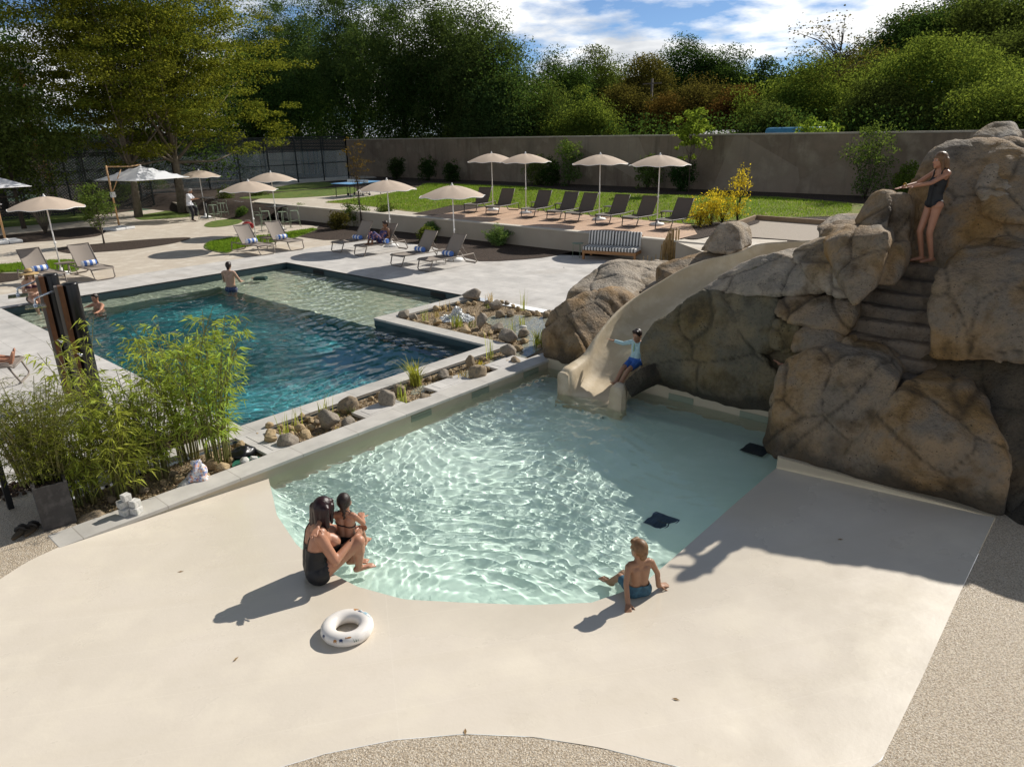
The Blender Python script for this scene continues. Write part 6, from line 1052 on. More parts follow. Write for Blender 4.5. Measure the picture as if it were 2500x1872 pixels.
for k, (x, y, a_) in enumerate([(510, 1423, .3), (1005, 1580, .8), (1815, 1165, 2.2), (1460, 1510, 1.9), (390, 1235, 2.6)]):
    q = at(x, y, 0); hz_ = min(bz.data.vertices, key=lambda v: (v.co.x-q.x)**2+(v.co.y-q.y)**2).co.z; q = at(x, y, hz_); f = MB(); f.add([(-.045, 0, .004), (0, -.016, .010), (.045, 0, .006), (0, .016, .008)], [(0, 1, 2, 3)]); o = f.build('fallen_leaf', mat('dry_leaf', (.22, .12, .05), (.30, .20, .08), .7, 30), loc=q); o.rotation_euler = (0, 0, a_); o.scale = (.7,)*3; tag(o, 'small dry brown leaf lying on the cream beach', 'leaf', 'fallen leaves on the beach')
def c2(x, y): return .374*x, 575.1+.374*y
D_ = 'ochre stone in the bamboo bed'
for i, (x, y, w, k, lb, tl) in enumerate([(1390, 1025, 62, 'o', 'tall ochre stone at the foot of the tallest bamboo', 1.2), (1220, 1140, 95, 'o', D_, 1), (1285, 1160, 95, 'o', D_, 1), (1190, 1195, 52, 'o', D_, 1), (1205, 1215, 72, 'o', D_, .8), (1060, 1255, 92, 'p', 'pale stone beside the printed cloth', 1), (980, 1290, 46, 'o', 'small ochre stone against the coping left of the cloth', 1), (900, 1312, 46, 'o', 'small ochre stone farthest along the coping', 1), (1030, 1215, 72, 'o', D_, 1), (940, 1230, 52, 'o', D_, 1), (830, 1275, 62, 't', 'brown stone in the shade of the bamboo', 1), (1220, 1095, 58, 'o', D_, 1), (1335, 1100, 58, 'o', D_, 1.1), (525, 1442, 165, 't', 'long flat shaded stone beside the planter', .55), (1412, 1125, 62, 'p', 'left white stone on the round green lid', 1.1), (1466, 1108, 52, 'p', 'right white stone on the round green lid', 1), (1285, 1200, 36, 'o', D_, 1), (1150, 1180, 60, 'o', D_, 1), (640, 1330, 70, 't', 'brown stone behind the white blocks', 1), (1000, 1180, 55, 't', D_, 1)]): stone(c2(x, y-4), w, k, lb, tl, i+3, .04 if 'lid' in lb else 0)
# loose gravel and bark so the beds are not smooth
def chips(name, polys, n, size, m, z, seed, label):
    rng = np.random.default_rng(seed); P = []
    for (u0, u1, v0, v1), k in polys: P.append(np.stack([rng.uniform(u0, u1, k), rng.uniform(v0, v1, k), np.full(k, z)], 1))
    P = np.concatenate(P); P[:, 2] += rng.random(len(P))*size*.5; o = link(name, leaves_mesh('chips', P, size, size*.6, rng.normal(size=P.shape)+[0, 0, .8], m, seed, .5), None, False); return tag(o, label, None, None, 'stuff')
chips('gravel', [((2.0, 9.9, 8.41, 9.26), 6500), ((10.35, 12.9, 9.3, 12.9), 4500)], 0, .035, m_ochre, -.08, 5, 'loose gravel of the garden strip'); chips('bark_chips', [((-2, 4.2, 9.7, 10.15), 2500), ((13.2, 20.2, 13.5, 13.6), 1)], 0, .06, mat('bark_chip', (.10, .062, .04), (.05, .03, .02), .9, 9), 0, 6, 'bark chips on the mulch strip')

def blades(name, pts, n, z, seed, label):
    poly = vpoly(pts, z); xs = [p[0] for p in poly]; ys = [p[1] for p in poly]; rng = random.Random(seed); C = []; k = len(poly)
    while len(C) < n:
        x, y = rng.uniform(min(xs), max(xs)), rng.uniform(min(ys), max(ys)); ins = False; j = k-1
        for i in range(k):
            if (poly[i][1] > y) != (poly[j][1] > y) and x < (poly[j][0]-poly[i][0])*(y-poly[i][1])/(poly[j][1]-poly[i][1])+poly[i][0]: ins = not ins
            j = i
        if ins: C.append((x, y, z+.03))
    C = np.array(C); r = np.random.default_rng(seed); th = r.uniform(0, 6.28, n); V = []; h = r.uniform(.05, .10, n); w = .012; dx = np.cos(th)*w; dy = np.sin(th)*w; lx = r.normal(size=n)*.03; ly = r.normal(size=n)*.03
    V = np.stack([np.stack([C[:, 0]-dx, C[:, 1]-dy, C[:, 2]-.03], 1), np.stack([C[:, 0]+dx, C[:, 1]+dy, C[:, 2]-.03], 1), np.stack([C[:, 0]+lx, C[:, 1]+ly, C[:, 2]-.03+h], 1)], 1).reshape(-1, 3)
    me = bpy.data.meshes.new(name); me.from_pydata(V.tolist(), [], np.arange(3*n).reshape(-1, 3).tolist()); me.materials.append(leafmat('grass_blade', (.10, .17, .02), (.10, .14, .012))); tag(link(name, me, None, False), label, None, None, 'stuff')
blades('grass', [(445, 531), (452, 523), (500, 514.5), (577, 509), (641, 499.5), (677, 494), (680, 497), (647, 509.5), (622, 516), (522, 534), (490, 545), (452, 539)], 14000, .02, 1, 'grass blades of the crescent lawn behind the middle loungers')
blades('grass', [(0, 573), (48, 568.5), (119, 563), (158, 563.5), (170, 579), (141, 587), (28, 586.5), (-40, 590), (-40, 575)], 9000, .006, 2, 'grass blades of the lawn strip behind the left loungers')
blades('grass', [(706, 436.5), (760, 440), (830, 449), (905, 458), (940, 452), (980, 443), (1060, 446), (1200, 459), (1340, 471), (1490, 486), (1560, 477), (1700, 469), (1840, 466), (1840, 441), (1678, 427), (1502, 424), (1380, 420), (1238, 415), (1150, 405), (1018, 400), (922, 397), (897, 408), (800, 425)], 60000, Z1+.004, 3, 'grass blades of the wide upper lawn')
# ================================================================ PEOPLE
from mathutils.bvhtree import BVHTree
def skinmat(n, c): return mat(n, c, tuple(v*.86 for v in c), .45, 9, space='O', spec=.45)
sk_fair, sk_tan, sk_red, sk_child, sk_dark = skinmat('skin_fair', (.50, .30, .205)), skinmat('skin_tan', (.33, .17, .095)), skinmat('skin_warm', (.45, .215, .13)), skinmat('skin_child', (.42, .235, .15)), skinmat('skin_brown', (.24, .115, .06))
h_dark = mat('hair_dark', (.018, .010, .008), (.03, .015, .011), .45, 30, space='O', bump=.6, bsc=60, dist=.008); h_maroon = mat('hair_maroon', (.030, .008, .009), (.016, .006, .007), .35, 30, space='O', bump=.6, bsc=50, dist=.008); h_blond = mat('hair_blond', (.20, .105, .045), (.12, .06, .028), .45, 30, space='O', bump=.6, bsc=50, dist=.008); h_sand = mat('hair_sandy', (.22, .115, .05), (.14, .075, .032), .5, 30, space='O', bump=.5, bsc=60, dist=.006); h_grey = mat('hair_grey', (.30, .28, .26), None, .6)
m_black = mat('black_lycra', (.010, .010, .012), None, .55); m_navy = mat('navy_trunks', (.02, .03, .09), (.16, .18, .25), .8, 60, space='O', lo=.52, hi=.56); m_bluesh = mat('blue_shorts', (.035, .12, .40), None, .75); m_teal = mat('teal_trunks', (.045, .13, .19), (.025, .07, .11), .75, 25, space='O'); m_rash = mat('pale_blue_shirt', (.42, .60, .64), (.37, .55, .60), .8, 8, space='O'); m_shirt = mat('white_shirt', (.66, .66, .70), (.60, .60, .64), .85, 8, space='O'); m_trous = mat('dark_trousers', (.02, .02, .024), None, .85); m_floral = mat('floral_dress', (.030, .055, .20), (.022, .035, .13), .85, 14, (.55, .26, .20), 13, space='O'); m_wine = mat('wine_bikini', (.06, .012, .025), None, .6)
def cap(b, a, c, ra, rc, n=14):
    a, c = Vector(a), Vector(c); d = (c-a); L = d.length; d = d.normalized() if L > 1e-6 else Vector((0, 0, 1)); pts = []; rs = []
    for k in range(6): t = math.pi/2*(k/5); pts.append(a-d*ra*math.cos(t)*.999); rs.append(max(.0005, ra*math.sin(t)))
    for k in range(1, 4): pts.append(a.lerp(c, k/4)); rs.append(ra+(rc-ra)*k/4)
    for k in range(6): t = math.pi/2*(k/5); pts.append(c+d*rc*math.sin(t)*.999); rs.append(max(.0005, rc*math.cos(t)))
    b.tube(pts, rs, n)
def basis(f, up=(0, 0, 1)):
    f = Vector(f).normalized(); u = Vector(up); l = u.cross(f).normalized(); u = f.cross(l); return Matrix((f, l, u)).transposed()
def hand(b, w, d, nrm, s, curl=.5, side=1):
    d = Vector(d).normalized(); nrm = Vector(nrm); nrm = (nrm-d*nrm.dot(d)).normalized(); x = d.cross(nrm)*side     # x runs to the thumb side
    for k in (-1, -.33, .33, 1): cap(b, Vector(w)+x*(.010*k*s), Vector(w)+d*.085*s+x*(.026*k*s), .014*s, .012*s, 8)
    for k, (o, L) in enumerate(((-.031, .056), (-.0105, .072), (.0105, .078), (.031, .070))):
        p = Vector(w)+d*.085*s+x*(-o*s); dd = d.copy(); r = .0088*s
        for j in range(3): q = p+dd*(L*s*(.45, .32, .23)[j]); cap(b, p, q, r, r*.9, 7); p = q; r *= .92; dd = (dd+nrm*curl*.45).normalized()
    p = Vector(w)+d*.02*s+x*.026*s; dd = (d*.75+x*.75+nrm*.25).normalized()
    for j in range(2): q = p+dd*(.036*s); cap(b, p, q, .0105*s, .0095*s, 7); p = q; dd = (dd+d*.4).normalized()
def make_person(label, loc, yaw, J, skin, s=1., girth=1., hs=1., clothes=(), hair=None, hm=None, voxel=.010, face=(1, 0, 0), curl=.35, palm=None, breast=0., group=None, eyes=True, hdir=None, tilt=None, extra=None):
    """J: joints in metres, x forward, y left"""
    r = empty('person', loc, yaw, label, 'person', group); b = MB(); g = girth*s; V = {k: Vector(v)*s for k, v in J.items()}
    hl, hr, sl_, sr, w, c, n, hd = (V[k] for k in ('hl', 'hr', 'sl', 'sr', 'w', 'c', 'n', 'hd')); lat = (hl-hr).normalized()
    cap(b, hl, hr, .098*g, .098*g); hm_ = (hl+hr)/2
    for sd in (-1, 1):
        cap(b, hm_+lat*sd*.055*g, w+lat*sd*.052*g, .100*g, .083*g); cap(b, w+lat*sd*.052*g, c+lat*sd*.065*g, .083*g, .092*g); cap(b, c+lat*sd*.065*g, (sl_ if sd > 0 else sr).lerp(c, .35)+Vector((0, 0, -.01*s)), .088*g, .058*g)
        if breast: ff = (c-hm_).cross(lat); ff = (lat.cross(c-hm_)).normalized(); cap(b, c+lat*sd*.07*g+ff*.05*g*0+ff*.07*g, c+lat*sd*.075*g+ff*.095*g-Vector((0, 0, .025*s)), .05*g*breast, .055*g*breast)
    cap(b, sl_.lerp(n, .22), sr.lerp(n, .22), .052*g, .052*g); cap(b, c.lerp(n, .5), n, .075*g, .050*s); cap(b, n, hd-Vector((0, 0, .03*s)), .052*s*(.8+.2*girth), .050*s)
    for a in 'lr':
        S_, E_, W_ = V['s'+a], V['e'+a], V['w'+a]; cap(b, S_, E_, .047*g, .038*g); cap(b, E_, W_, .039*g, .026*s)
        d = (W_-E_) if not hdir else Vector(hdir[a]); nr = Vector(palm[a]) if palm else Vector((0, 0, -1)); hand(b, W_, d, nr, s*.95 if s > .8 else s*1.05, curl, 1 if a == 'l' else -1)
        H_, K_, A_2, T_ = V['h'+a], V['k'+a], V['a'+a], V['t'+a]; cap(b, H_, K_, .083*g, .056*g); cap(b, K_, K_.lerp(A_2, .35), .053*g, .053*g); cap(b, K_.lerp(A_2, .3), A_2, .052*g, .034*s)
        fd = (T_-A_2).normalized(); he = A_2-fd*.03*s+Vector((0, 0, -.02*s)); cap(b, he, T_, .034*s, .024*s)
        lt = fd.cross(Vector((0, 0, 1))); lt = lt.normalized() if lt.length > .1 else Vector((0, 1, 0))
        for k in range(5): cap(b, T_+lt*(.018*(k-2)*s)-fd*.04*s, T_+lt*(.016*(k-2)*s)+fd*(.028-.005*k if a == 'l' else .008+.005*k)*s, .013*s, .0095*s, 7)
    Hs = hs*s; M = basis(face); F = lambda x, y, z: hd+M @ (Vector((x, y, z))*Hs)
    b.ell(hd, (.093*Hs, .074*Hs, .108*Hs), 20, 14, M=M); b.ell(F(.022, 0, -.045), (.070*Hs, .058*Hs, .072*Hs), 16, 10, M=M); cap(b, F(.088, 0, .0), F(.108, 0, -.028), .010*Hs, .015*Hs, 8); cap(b, F(.066, 0, -.10), F(.074, 0, -.095), .022*Hs, .022*Hs, 8); cap(b, F(.088, -.012, -.062), F(.088, .012, -.062), .010*Hs, .010*Hs, 8)
    for sd in (-1, 1): b.ell(F(-.004, sd*.077, -.012), (.020*Hs, .011*Hs, .031*Hs), 10, 7, M=M); cap(b, F(.078, sd*.018, .026), F(.072, sd*.05, .022), .010*Hs, .008*Hs, 7)
    if extra: extra(b, V, F, s)
    me = remesh(b.mesh('body', skin), voxel, 3, .45); me.materials.clear(); me.materials.append(skin); me.polygons.foreach_set('use_smooth', [True]*len(me.polygons)); body = link('body', me, r)
    if eyes:
        for sd in (-1, 1):
            e = MB(); e.ell(F(.0785, sd*.031, .004), (.011*Hs, .013*Hs, .0085*Hs), 10, 7, M=M); e.build('eye', mat('eye_white', (.5, .48, .45), None, .3), r); e = MB(); e.ell(F(.0875, sd*.031, .004), (.004*Hs, .0065*Hs, .0075*Hs), 8, 6, M=M); e.build('iris', mat('iris_brown', (.02, .012, .008), None, .3), r)
        e = MB(); e.ell(F(.097, 0, -.0625), (.004*Hs, .020*Hs, .0055*Hs), 10, 6, M=M); e.build('mouth', mat('lip', (.33, .11, .085), None, .5), r)
    k = len(me.polygons); cen = np.empty(k*3); me.polygons.foreach_get('center', cen); cen = cen.reshape(-1, 3)/s; vn = np.empty(len(me.vertices)*3); me.vertices.foreach_get('normal', vn); vn = vn.reshape(-1, 3); co = np.empty(len(me.vertices)*3); me.vertices.foreach_get('co', co); co = co.reshape(-1, 3); polys = [tuple(p.vertices) for p in me.polygons]
    for nm, m, test, off in clothes:
        sel = [polys[i] for i in range(k) if test(cen[i])]; ids = sorted({v for p in sel for v in p}); mp_ = {v: i for i, v in enumerate(ids)}
        if not ids: continue
        mb = MB(); mb.add([tuple(co[v]+vn[v]*off*(1+.6*noise.noise(Vector(co[v])*18))) for v in ids], [tuple(mp_[v] for v in p) for p in sel], 0, True); mb.build(nm, m, r)
    if hair:
        hbm = MB(); hair(hbm, F, Hs); hme = remesh(hbm.mesh('hair', hm), max(.007, voxel), 2, .4); hme.materials.clear(); hme.materials.append(hm); hme.polygons.foreach_set('use_smooth', [True]*len(hme.polygons)); link('hair', hme, r)
    return r
def strap(nm, r, pts, m, w=.0055, closed=False):
    body = [c for c in r.children if c.name.startswith('body')][0]; T = BVHTree.FromPolygons([v.co.copy() for v in body.data.vertices], [tuple(p.vertices) for p in body.data.polygons]); P = cr(pts, 6); o = []
    for p in P:
        l, n, i, d = T.find_nearest(p)
        o.append(l+n*.003)
    return MB().tube(o, w, 6).build(nm, m, r)
def seg(p, a, c): a, c, p = Vector(a), Vector(c), Vector(p); d = c-a; t = max(0, min(1, (p-a).dot(d)/d.dot(d))); return (p-a-d*t).length
def cut_short(b, F, h):            # short hair cap
    M = None
    b.ell(F(-.014, 0, .022), (.098*h, .086*h, .100*h), 18, 12, M=HB[0]); cap(b, F(-.06, 0, -.02), F(-.055, 0, -.07), .055*h, .045*h); cap(b, F(.055, -.035, .085), F(.055, .035, .085), .03*h, .03*h)
HB = [None]
def with_basis(fn, face):
    def g(b, F, h): HB[0] = basis(face); fn(b, F, h)
    return g
def bob(b, F, h):
    b.ell(F(-.012, 0, .022), (.105*h, .093*h, .104*h), 18, 12, M=HB[0])
    for y in (-.075, -.045, 0, .045, .075): cap(b, F(-.05-.03*(1-abs(y)/.075), y, .02), F(-.055-.025*(1-abs(y)/.075), y*1.25, -.155-.02*math.sin(y*90)), .042*h, .026*h)
    for sd in (-1, 1): cap(b, F(.03, sd*.075, .03), F(.015, sd*.088, -.13), .028*h, .016*h); cap(b, F(.055, sd*.05, .075), F(.05, sd*.078, .0), .022*h, .014*h)
def longhair(b, F, h):
    b.ell(F(-.012, 0, .022), (.102*h, .088*h, .102*h), 18, 12, M=HB[0])
    for y in (-.07, -.035, 0, .035, .07): cap(b, F(-.055, y, .0), F(-.085-.02*(1-abs(y)/.07), y*1.1, -.24), .040*h, .034*h); cap(b, F(-.085, y*1.1, -.24), F(-.10, y*.9, -.43-.03*math.sin(y*70)), .034*h, .014*h)
    for sd in (-1, 1): cap(b, F(.02, sd*.074, .03), F(-.0, sd*.085, -.15), .026*h, .018*h); cap(b, F(.0, sd*.085, -.15), F(.02, sd*.095, -.27), .018*h, .008*h)
def braid(b, F, h):
    b.ell(F(-.012, 0, .020), (.099*h, .084*h, .101*h), 18, 12, M=HB[0]); cap(b, F(-.075, 0, .02), F(-.072, 0, -.05), .03*h, .034*h)
    for k in range(6): cap(b, F(-.092, .008*(-1)**k, -.02-.028*k), F(-.092, -.008*(-1)**k, -.034-.028*k), .022*h*(1-.08*k), .020*h*(1-.08*k))
_bm = [v.co.copy() for v in bz.data.vertices]
def beach_h(x, y): return min(_bm, key=lambda c: (c.x-x)**2+(c.y-y)**2).z
def at_beach(px, py):
    z = -.1
    for _ in range(4): q = at(px, py, z); z = beach_h(q.x, q.y)
    return Vector((q.x, q.y, z))
RT = math.atan2(_rt.y, _rt.x); FW = math.atan2(_fw.y, _fw.x)           # yaw of "picture right" and "away"
# swim ring rests on the beach
q = at_beach(751, 1366); rg.location = (q.x, q.y, q.z-.004)
# mother
yaw = RT+.42; q = at_beach(688, 1246); mq = q
Jm = dict(hl=(0, .10, .115), hr=(0, -.10, .115), w=(.0, 0, .30), c=(.055, 0, .475), sl=(.055, .175, .555), sr=(.045, -.175, .555), n=(.10, 0, .625), hd=(.135, .02, .755), el=(.22, .27, .36), wl=(.43, .18, .36), er=(.15, -.255, .30), wr=(.375, -.10, .40), kl=(.43, .15, .33), al=(.36, .06, .06), tl=(.50, .02, .03), kr=(.42, -.10, .36), ar=(.40, -.10, .06), tr=(.54, -.08, .03))
suit = lambda p: (p[2] < .395+.16*max(0, p[0]-.05)+.0*abs(p[1])) and seg(p, (0, 0, .12), (.0, 0, .42)) < .27 and abs(p[1]) < .235 and not (p[0] > .085 and p[2] < .30 and seg(p, (0, -.1, .115), (.42, -.1, .36)) < .14 and p[0] > .07) and not (p[0] > .085 and seg(p, (0, .1, .115), (.43, .15, .33)) < .14) and seg(p, (.15, -.255, .30), (.375, -.10, .40)) > .06 and seg(p, (.15, -.255, .30), (.045, -.175, .555)) > .066
fm = (.72, .55, -.12)
mom = make_person('woman in a black swimsuit sitting at the water edge hugging a small girl', q, yaw, Jm, sk_red, 1.0, 1.28, 1.04, [('swimsuit', m_black, suit, .006)], with_basis(bob, fm), h_maroon, .0085, fm, .5, palm=dict(l=(0, -1, 0), r=(0, 1, .2)), breast=1.1)
for sd in (-1, 1): strap('shoulder_strap', mom, [(-.12, sd*.085, .37), (-.08, sd*.095, .46), (-.04, sd*.11, .56), (.04, sd*.11, .63), (.13, sd*.10, .56)], m_black)
f = MB(); f.tube([(.35+.033*math.cos(a)*.45, -.118+.033*math.cos(a)*.8, .386+.034*math.sin(a)) for a in [6.283*k/16 for k in range(17)]], .005, 6); f.build('bracelet', m_black, mom)
# little girl on her lap
cy, sy = math.cos(yaw), math.sin(yaw); lx, ly = .335, .03; gq = Vector((mq.x+cy*lx-sy*ly, mq.y+sy*lx+cy*ly, mq.z+.275)); gy = FW-.18
Jg = dict(hl=(0, .06, .06), hr=(0, -.06, .06), w=(.0, 0, .17), c=(.01, 0, .285), sl=(.0, .115, .335), sr=(.0, -.115, .335), n=(.012, 0, .385), hd=(.02, 0, .485), el=(-.165, .165, .40), wl=(-.31, .15, .375), er=(.07, -.16, .22), wr=(.19, -.10, .21), kl=(.20, .07, .06), al=(.26, .07, -.12), tl=(.34, .07, -.14), kr=(.20, -.07, .06), ar=(.26, -.07, -.12), tr=(.34, -.07, -.14))
girl = make_person('small braided girl in a dark bikini held on the lap of the sitting woman', gq, gy, Jg, sk_red, 1.0, .66, .86, [('bikini_bottom', m_black, lambda p: p[2] < .125 and seg(p, (0, -.06, .06), (0, .06, .06)) < .085 and p[0] < .06, .005)], with_basis(braid, (.95, .25, 0)), h_dark, .0075, (.95, .25, 0), .3, palm=dict(l=(.3, 0, -1), r=(0, 0, -1)))
strap('bikini_strap', girl, [(.09*math.cos(a)+.006, .11*math.sin(a), .245+.02*math.sin(a)) for a in [6.283*k/16 for k in range(17)]], m_black, .006); strap('neck_strap', girl, [(.07*math.cos(a)+.01, .07*math.sin(a), .392-.02*math.cos(a)) for a in [6.283*k/12 for k in range(13)]], m_black, .005)
# boy at the water edge
q = at_beach(1378, 1284); by = FW+.26
Jb = dict(hl=(0, .062, .062), hr=(0, -.062, .062), w=(-.005, 0, .175), c=(-.005, 0, .295), sl=(-.015, .120, .352), sr=(-.01, -.120, .352), n=(.0, 0, .405), hd=(.015, .005, .505), el=(-.075, .165, .21), wl=(-.15, .175, .055), er=(-.01, -.19, .215), wr=(.0, -.215, .06), kl=(.19, .11, .10), al=(.31, .17, -.04), tl=(.38, .21, -.03), kr=(.20, -.05, .10), ar=(.34, -.03, -.06), tr=(.42, -.02, -.04))
fb = (.9, .42, -.05)
boy = make_person('tanned little boy in blue trunks sitting at the water edge', q, by, Jb, sk_tan, 1.0, .70, .88, [('trunks', m_teal, lambda p: p[2] < .138 and p[0] < .15 and (seg(p, (0, -.062, .062), (0, .062, .062)) < .10 or seg(p, (0, .06, .06), (.2, .1, .1)) < .075 or seg(p, (0, -.06, .06), (.2, -.05, .1)) < .075) and abs(p[1]) < .16, .009)], with_basis(cut_short, fb), h_sand, .0075, fb, .15, palm=dict(l=(.2, 0, -1), r=(.2, 0, -1)), hdir=dict(l=(-.8, .3, -.35), r=(.3, -.85, -.3)))
# boy coming down the slide
def bvh(o): return BVHTree.FromPolygons([v.co.copy() for v in o.data.vertices], [tuple(p.vertices) for p in o.data.polygons])
_hit = bvh(sl_).ray_cast(Vector((0, 0, H)), ray(1371, 789).normalized())[0]; q = _hit+Vector((.02, 0, .0)); Js = dict(hl=(0, .065, .07), hr=(0, -.065, .07), w=(-.03, 0, .19), c=(-.05, 0, .32), sl=(-.06, .13, .385), sr=(-.05, -.13, .385), n=(-.045, 0, .435), hd=(-.02, 0, .54), el=(-.11, .24, .27), wl=(-.16, .27, .13), er=(.0, -.28, .33), wr=(.06, -.43, .36), kl=(.26, .06, -.02), al=(.45, .05, -.22), tl=(.52, .055, -.19), kr=(.26, -.07, -.03), ar=(.46, -.05, -.24), tr=(.53, -.05, -.21))
fs_ = (.97, .1, -.2); arms = lambda p: min(seg(p, (-.06, .13, .385), (-.11, .24, .27)), seg(p, (-.05, -.13, .385), (0, -.28, .33)), seg(p, (0, -.28, .33), (.045, -.385, .35)), seg(p, (-.11, .24, .27), (-.15, .265, .17)))
sboy = make_person('dark haired boy in a pale blue swim shirt sliding down the water slide', q, math.pi-.12, Js, sk_child, 1.0, .74, .92, [('swim_shirt', m_rash, lambda p: (.135 < p[2] < .425 and p[0] < .16 and abs(p[1]) < .17 and seg(p, (-.02, 0, .54), (-.02, 0, .5)) > .10) or arms(p) < .055 and p[2] > .10, .006), ('shorts', m_bluesh, lambda p: p[2] <= .14 and p[0] < .2 and abs(p[1]) < .16 and arms(p) > .06, .010)], with_basis(cut_short, fs_), h_dark, .008, fs_, .1, palm=dict(l=(0, 0, -1), r=(.3, 0, -1)))
f = MB(); f.tube([(.048, 0, .40), (.060, 0, .33), (.062, 0, .26)], .006, 6); f.build('zip', mat('lime_zip', (.35, .55, .05), None, .5), sboy)
# girl standing on the rocks
Jw = dict(hl=(0, .085, .87), hr=(0, -.085, .87), w=(.01, 0, 1.03), c=(-.01, 0, 1.21), sl=(-.03, .155, 1.33), sr=(-.02, -.155, 1.33), n=(.0, 0, 1.40), hd=(.025, 0, 1.515), el=(.22, .17, 1.20), wl=(.44, .13, 1.16), er=(.22, -.17, 1.17), wr=(.46, -.11, 1.13), kl=(.05, .08, .46), al=(-.06, .07, .07), tl=(.10, .08, .03), kr=(.10, -.085, .47), ar=(.0, -.08, .07), tr=(.16, -.09, .03))
gs = lambda p: p[0] < .2 and .83+.5*max(0, abs(p[1])-.03)*.9 < p[2] < 1.265 and abs(p[1]) < .135 and seg(p, (-.02, -.155, 1.33), (.23, -.17, 1.19)) > .058 and seg(p, (-.03, .155, 1.33), (.22, .17, 1.20)) > .058
q = onU(1996, 567, 10.95); stand = make_person('long haired girl in a black swimsuit standing high on the rocks', q, RT+math.pi+.05, Jw, sk_red, .885, .84, .98, [('swimsuit', m_black, gs, .006)], with_basis(longhair, (1, 0, -.08)), h_blond, .009, (1, 0, -.08), .12, palm=dict(l=(0, 0, -1), r=(0, 0, -1)), breast=.75)
for sd in (-1, 1): strap('shoulder_strap', stand, [(-.10, sd*.06, 1.08), (-.09, sd*.075, 1.16), (-.02, sd*.08, 1.25), (.08, sd*.075, 1.11)], m_black, .010); f = MB(); f.tube([(.385+.0, -.10+.028*math.cos(a), 1.022+.028*math.sin(a)) for a in [6.283*k/12 for k in range(13)]], .009, 6); f.build('wristband', mat('yellow_band', (.55, .38, .04), None, .5), stand)
Jst = dict(hl=(0, .09, .93), hr=(0, -.09, .93), w=(0, 0, 1.10), c=(.0, 0, 1.30), sl=(-.02, .19, 1.43), sr=(-.02, -.19, 1.43), n=(.0, 0, 1.50), hd=(.03, 0, 1.63), el=(.10, .27, 1.16), wl=(.32, .18, 1.12), er=(.10, -.27, 1.16), wr=(.32, -.18, 1.12), kl=(.03, .09, .50), al=(0, .09, .08), tl=(.16, .10, .03), kr=(.03, -.09, .50), ar=(0, -.09, .08), tr=(.16, -.10, .03))
trunk = lambda p: .70 < p[2] < 1.0 and abs(p[1]) < .20
# bather standing in the main pool
q = at(500, 626, ZW); make_person('man with dark hair and patterned navy trunks standing waist deep, back turned', (q.x, q.y, ZW-.92), FW-.25, Jst, sk_fair, 1.0, 1.02, 1., [('trunks', m_navy, lambda p: .62 < p[2] < 1.02 and abs(p[1]) < .2 and p[0] < .2, .010)], with_basis(cut_short, (.95, .3, -.2)), h_dark, .012, (.95, .3, -.2), .3)
q = at(212, 664, ZW); J2 = dict(Jst, el=(.22, .42, 1.34), wl=(.40, .55, 1.36), er=(.25, -.36, 1.30), wr=(.45, -.28, 1.33)); make_person('dark haired man up to his shoulders in the pool near the left side', (q.x, q.y, ZW-1.36), FW+math.pi-.5, J2, sk_red, 1.0, 1.0, 1., [], with_basis(cut_short, (.9, .3, 0)), h_dark, .012, (.9, .3, 0), .2)
# woman with a straw hat on the pool edge
Je = dict(hl=(0, .10, .105), hr=(0, -.10, .105), w=(-.01, 0, .28), c=(.02, 0, .46), sl=(.01, .165, .57), sr=(.01, -.165, .57), n=(.03, 0, .64), hd=(.065, 0, .76), el=(.10, .23, .33), wl=(.24, .02, .28), er=(.10, -.23, .33), wr=(.25, .06, .26), kl=(.42, .06, .06), al=(.40, .08, -.36), tl=(.52, .08, -.40), kr=(.43, -.07, .06), ar=(.42, -.05, -.36), tr=(.54, -.05, -.40))
q = at(66, 648, 0); hatw = make_person('woman in a straw hat and wine red bikini sitting on the pool edge', (q.x, PV1+.12, 0), -math.pi/2-.1, Je, sk_fair, 1.0, 1.03, 1., [('bikini_top', m_wine, lambda p: .41 < p[2] < .475 and p[0] > .0 and abs(p[1]) < .16, .007), ('bikini_bottom', m_black, lambda p: .03 < p[2] < .17 and p[0] < .06 and abs(p[1]) < .2, .006)], with_basis(bob, (1, 0, -.25)), h_sand, .011, (1, 0, -.25), .3, breast=1.15)
f = MB(); f.lathe([(0, .105), (.075, .10), (.09, .06), (.098, .0), (.22, -.035), (.235, -.042), (.22, -.028), (.10, .008)], 28, c=(.045, 0, .815)); ht = f.build('hat', mat('straw', (.50, .34, .15), (.42, .28, .12), .9, 40, space='O', bump=.5, bsc=150, dist=.004), hatw); f = MB(); f.tube([(.045+.099*math.cos(a), .099*math.sin(a), .832) for a in [6.283*k/24 for k in range(25)]], .013, 6); f.build('hat_band', m_black, ht)
f = MB(); [f.ell((.155, sd*.034, .755), (.008, .027, .02), 12, 8) for sd in (-1, 1)]; f.tube([(.155, -.03, .76), (.16, 0, .762), (.155, .03, .76)], .004, 5); f.build('sunglasses', m_black, hatw)
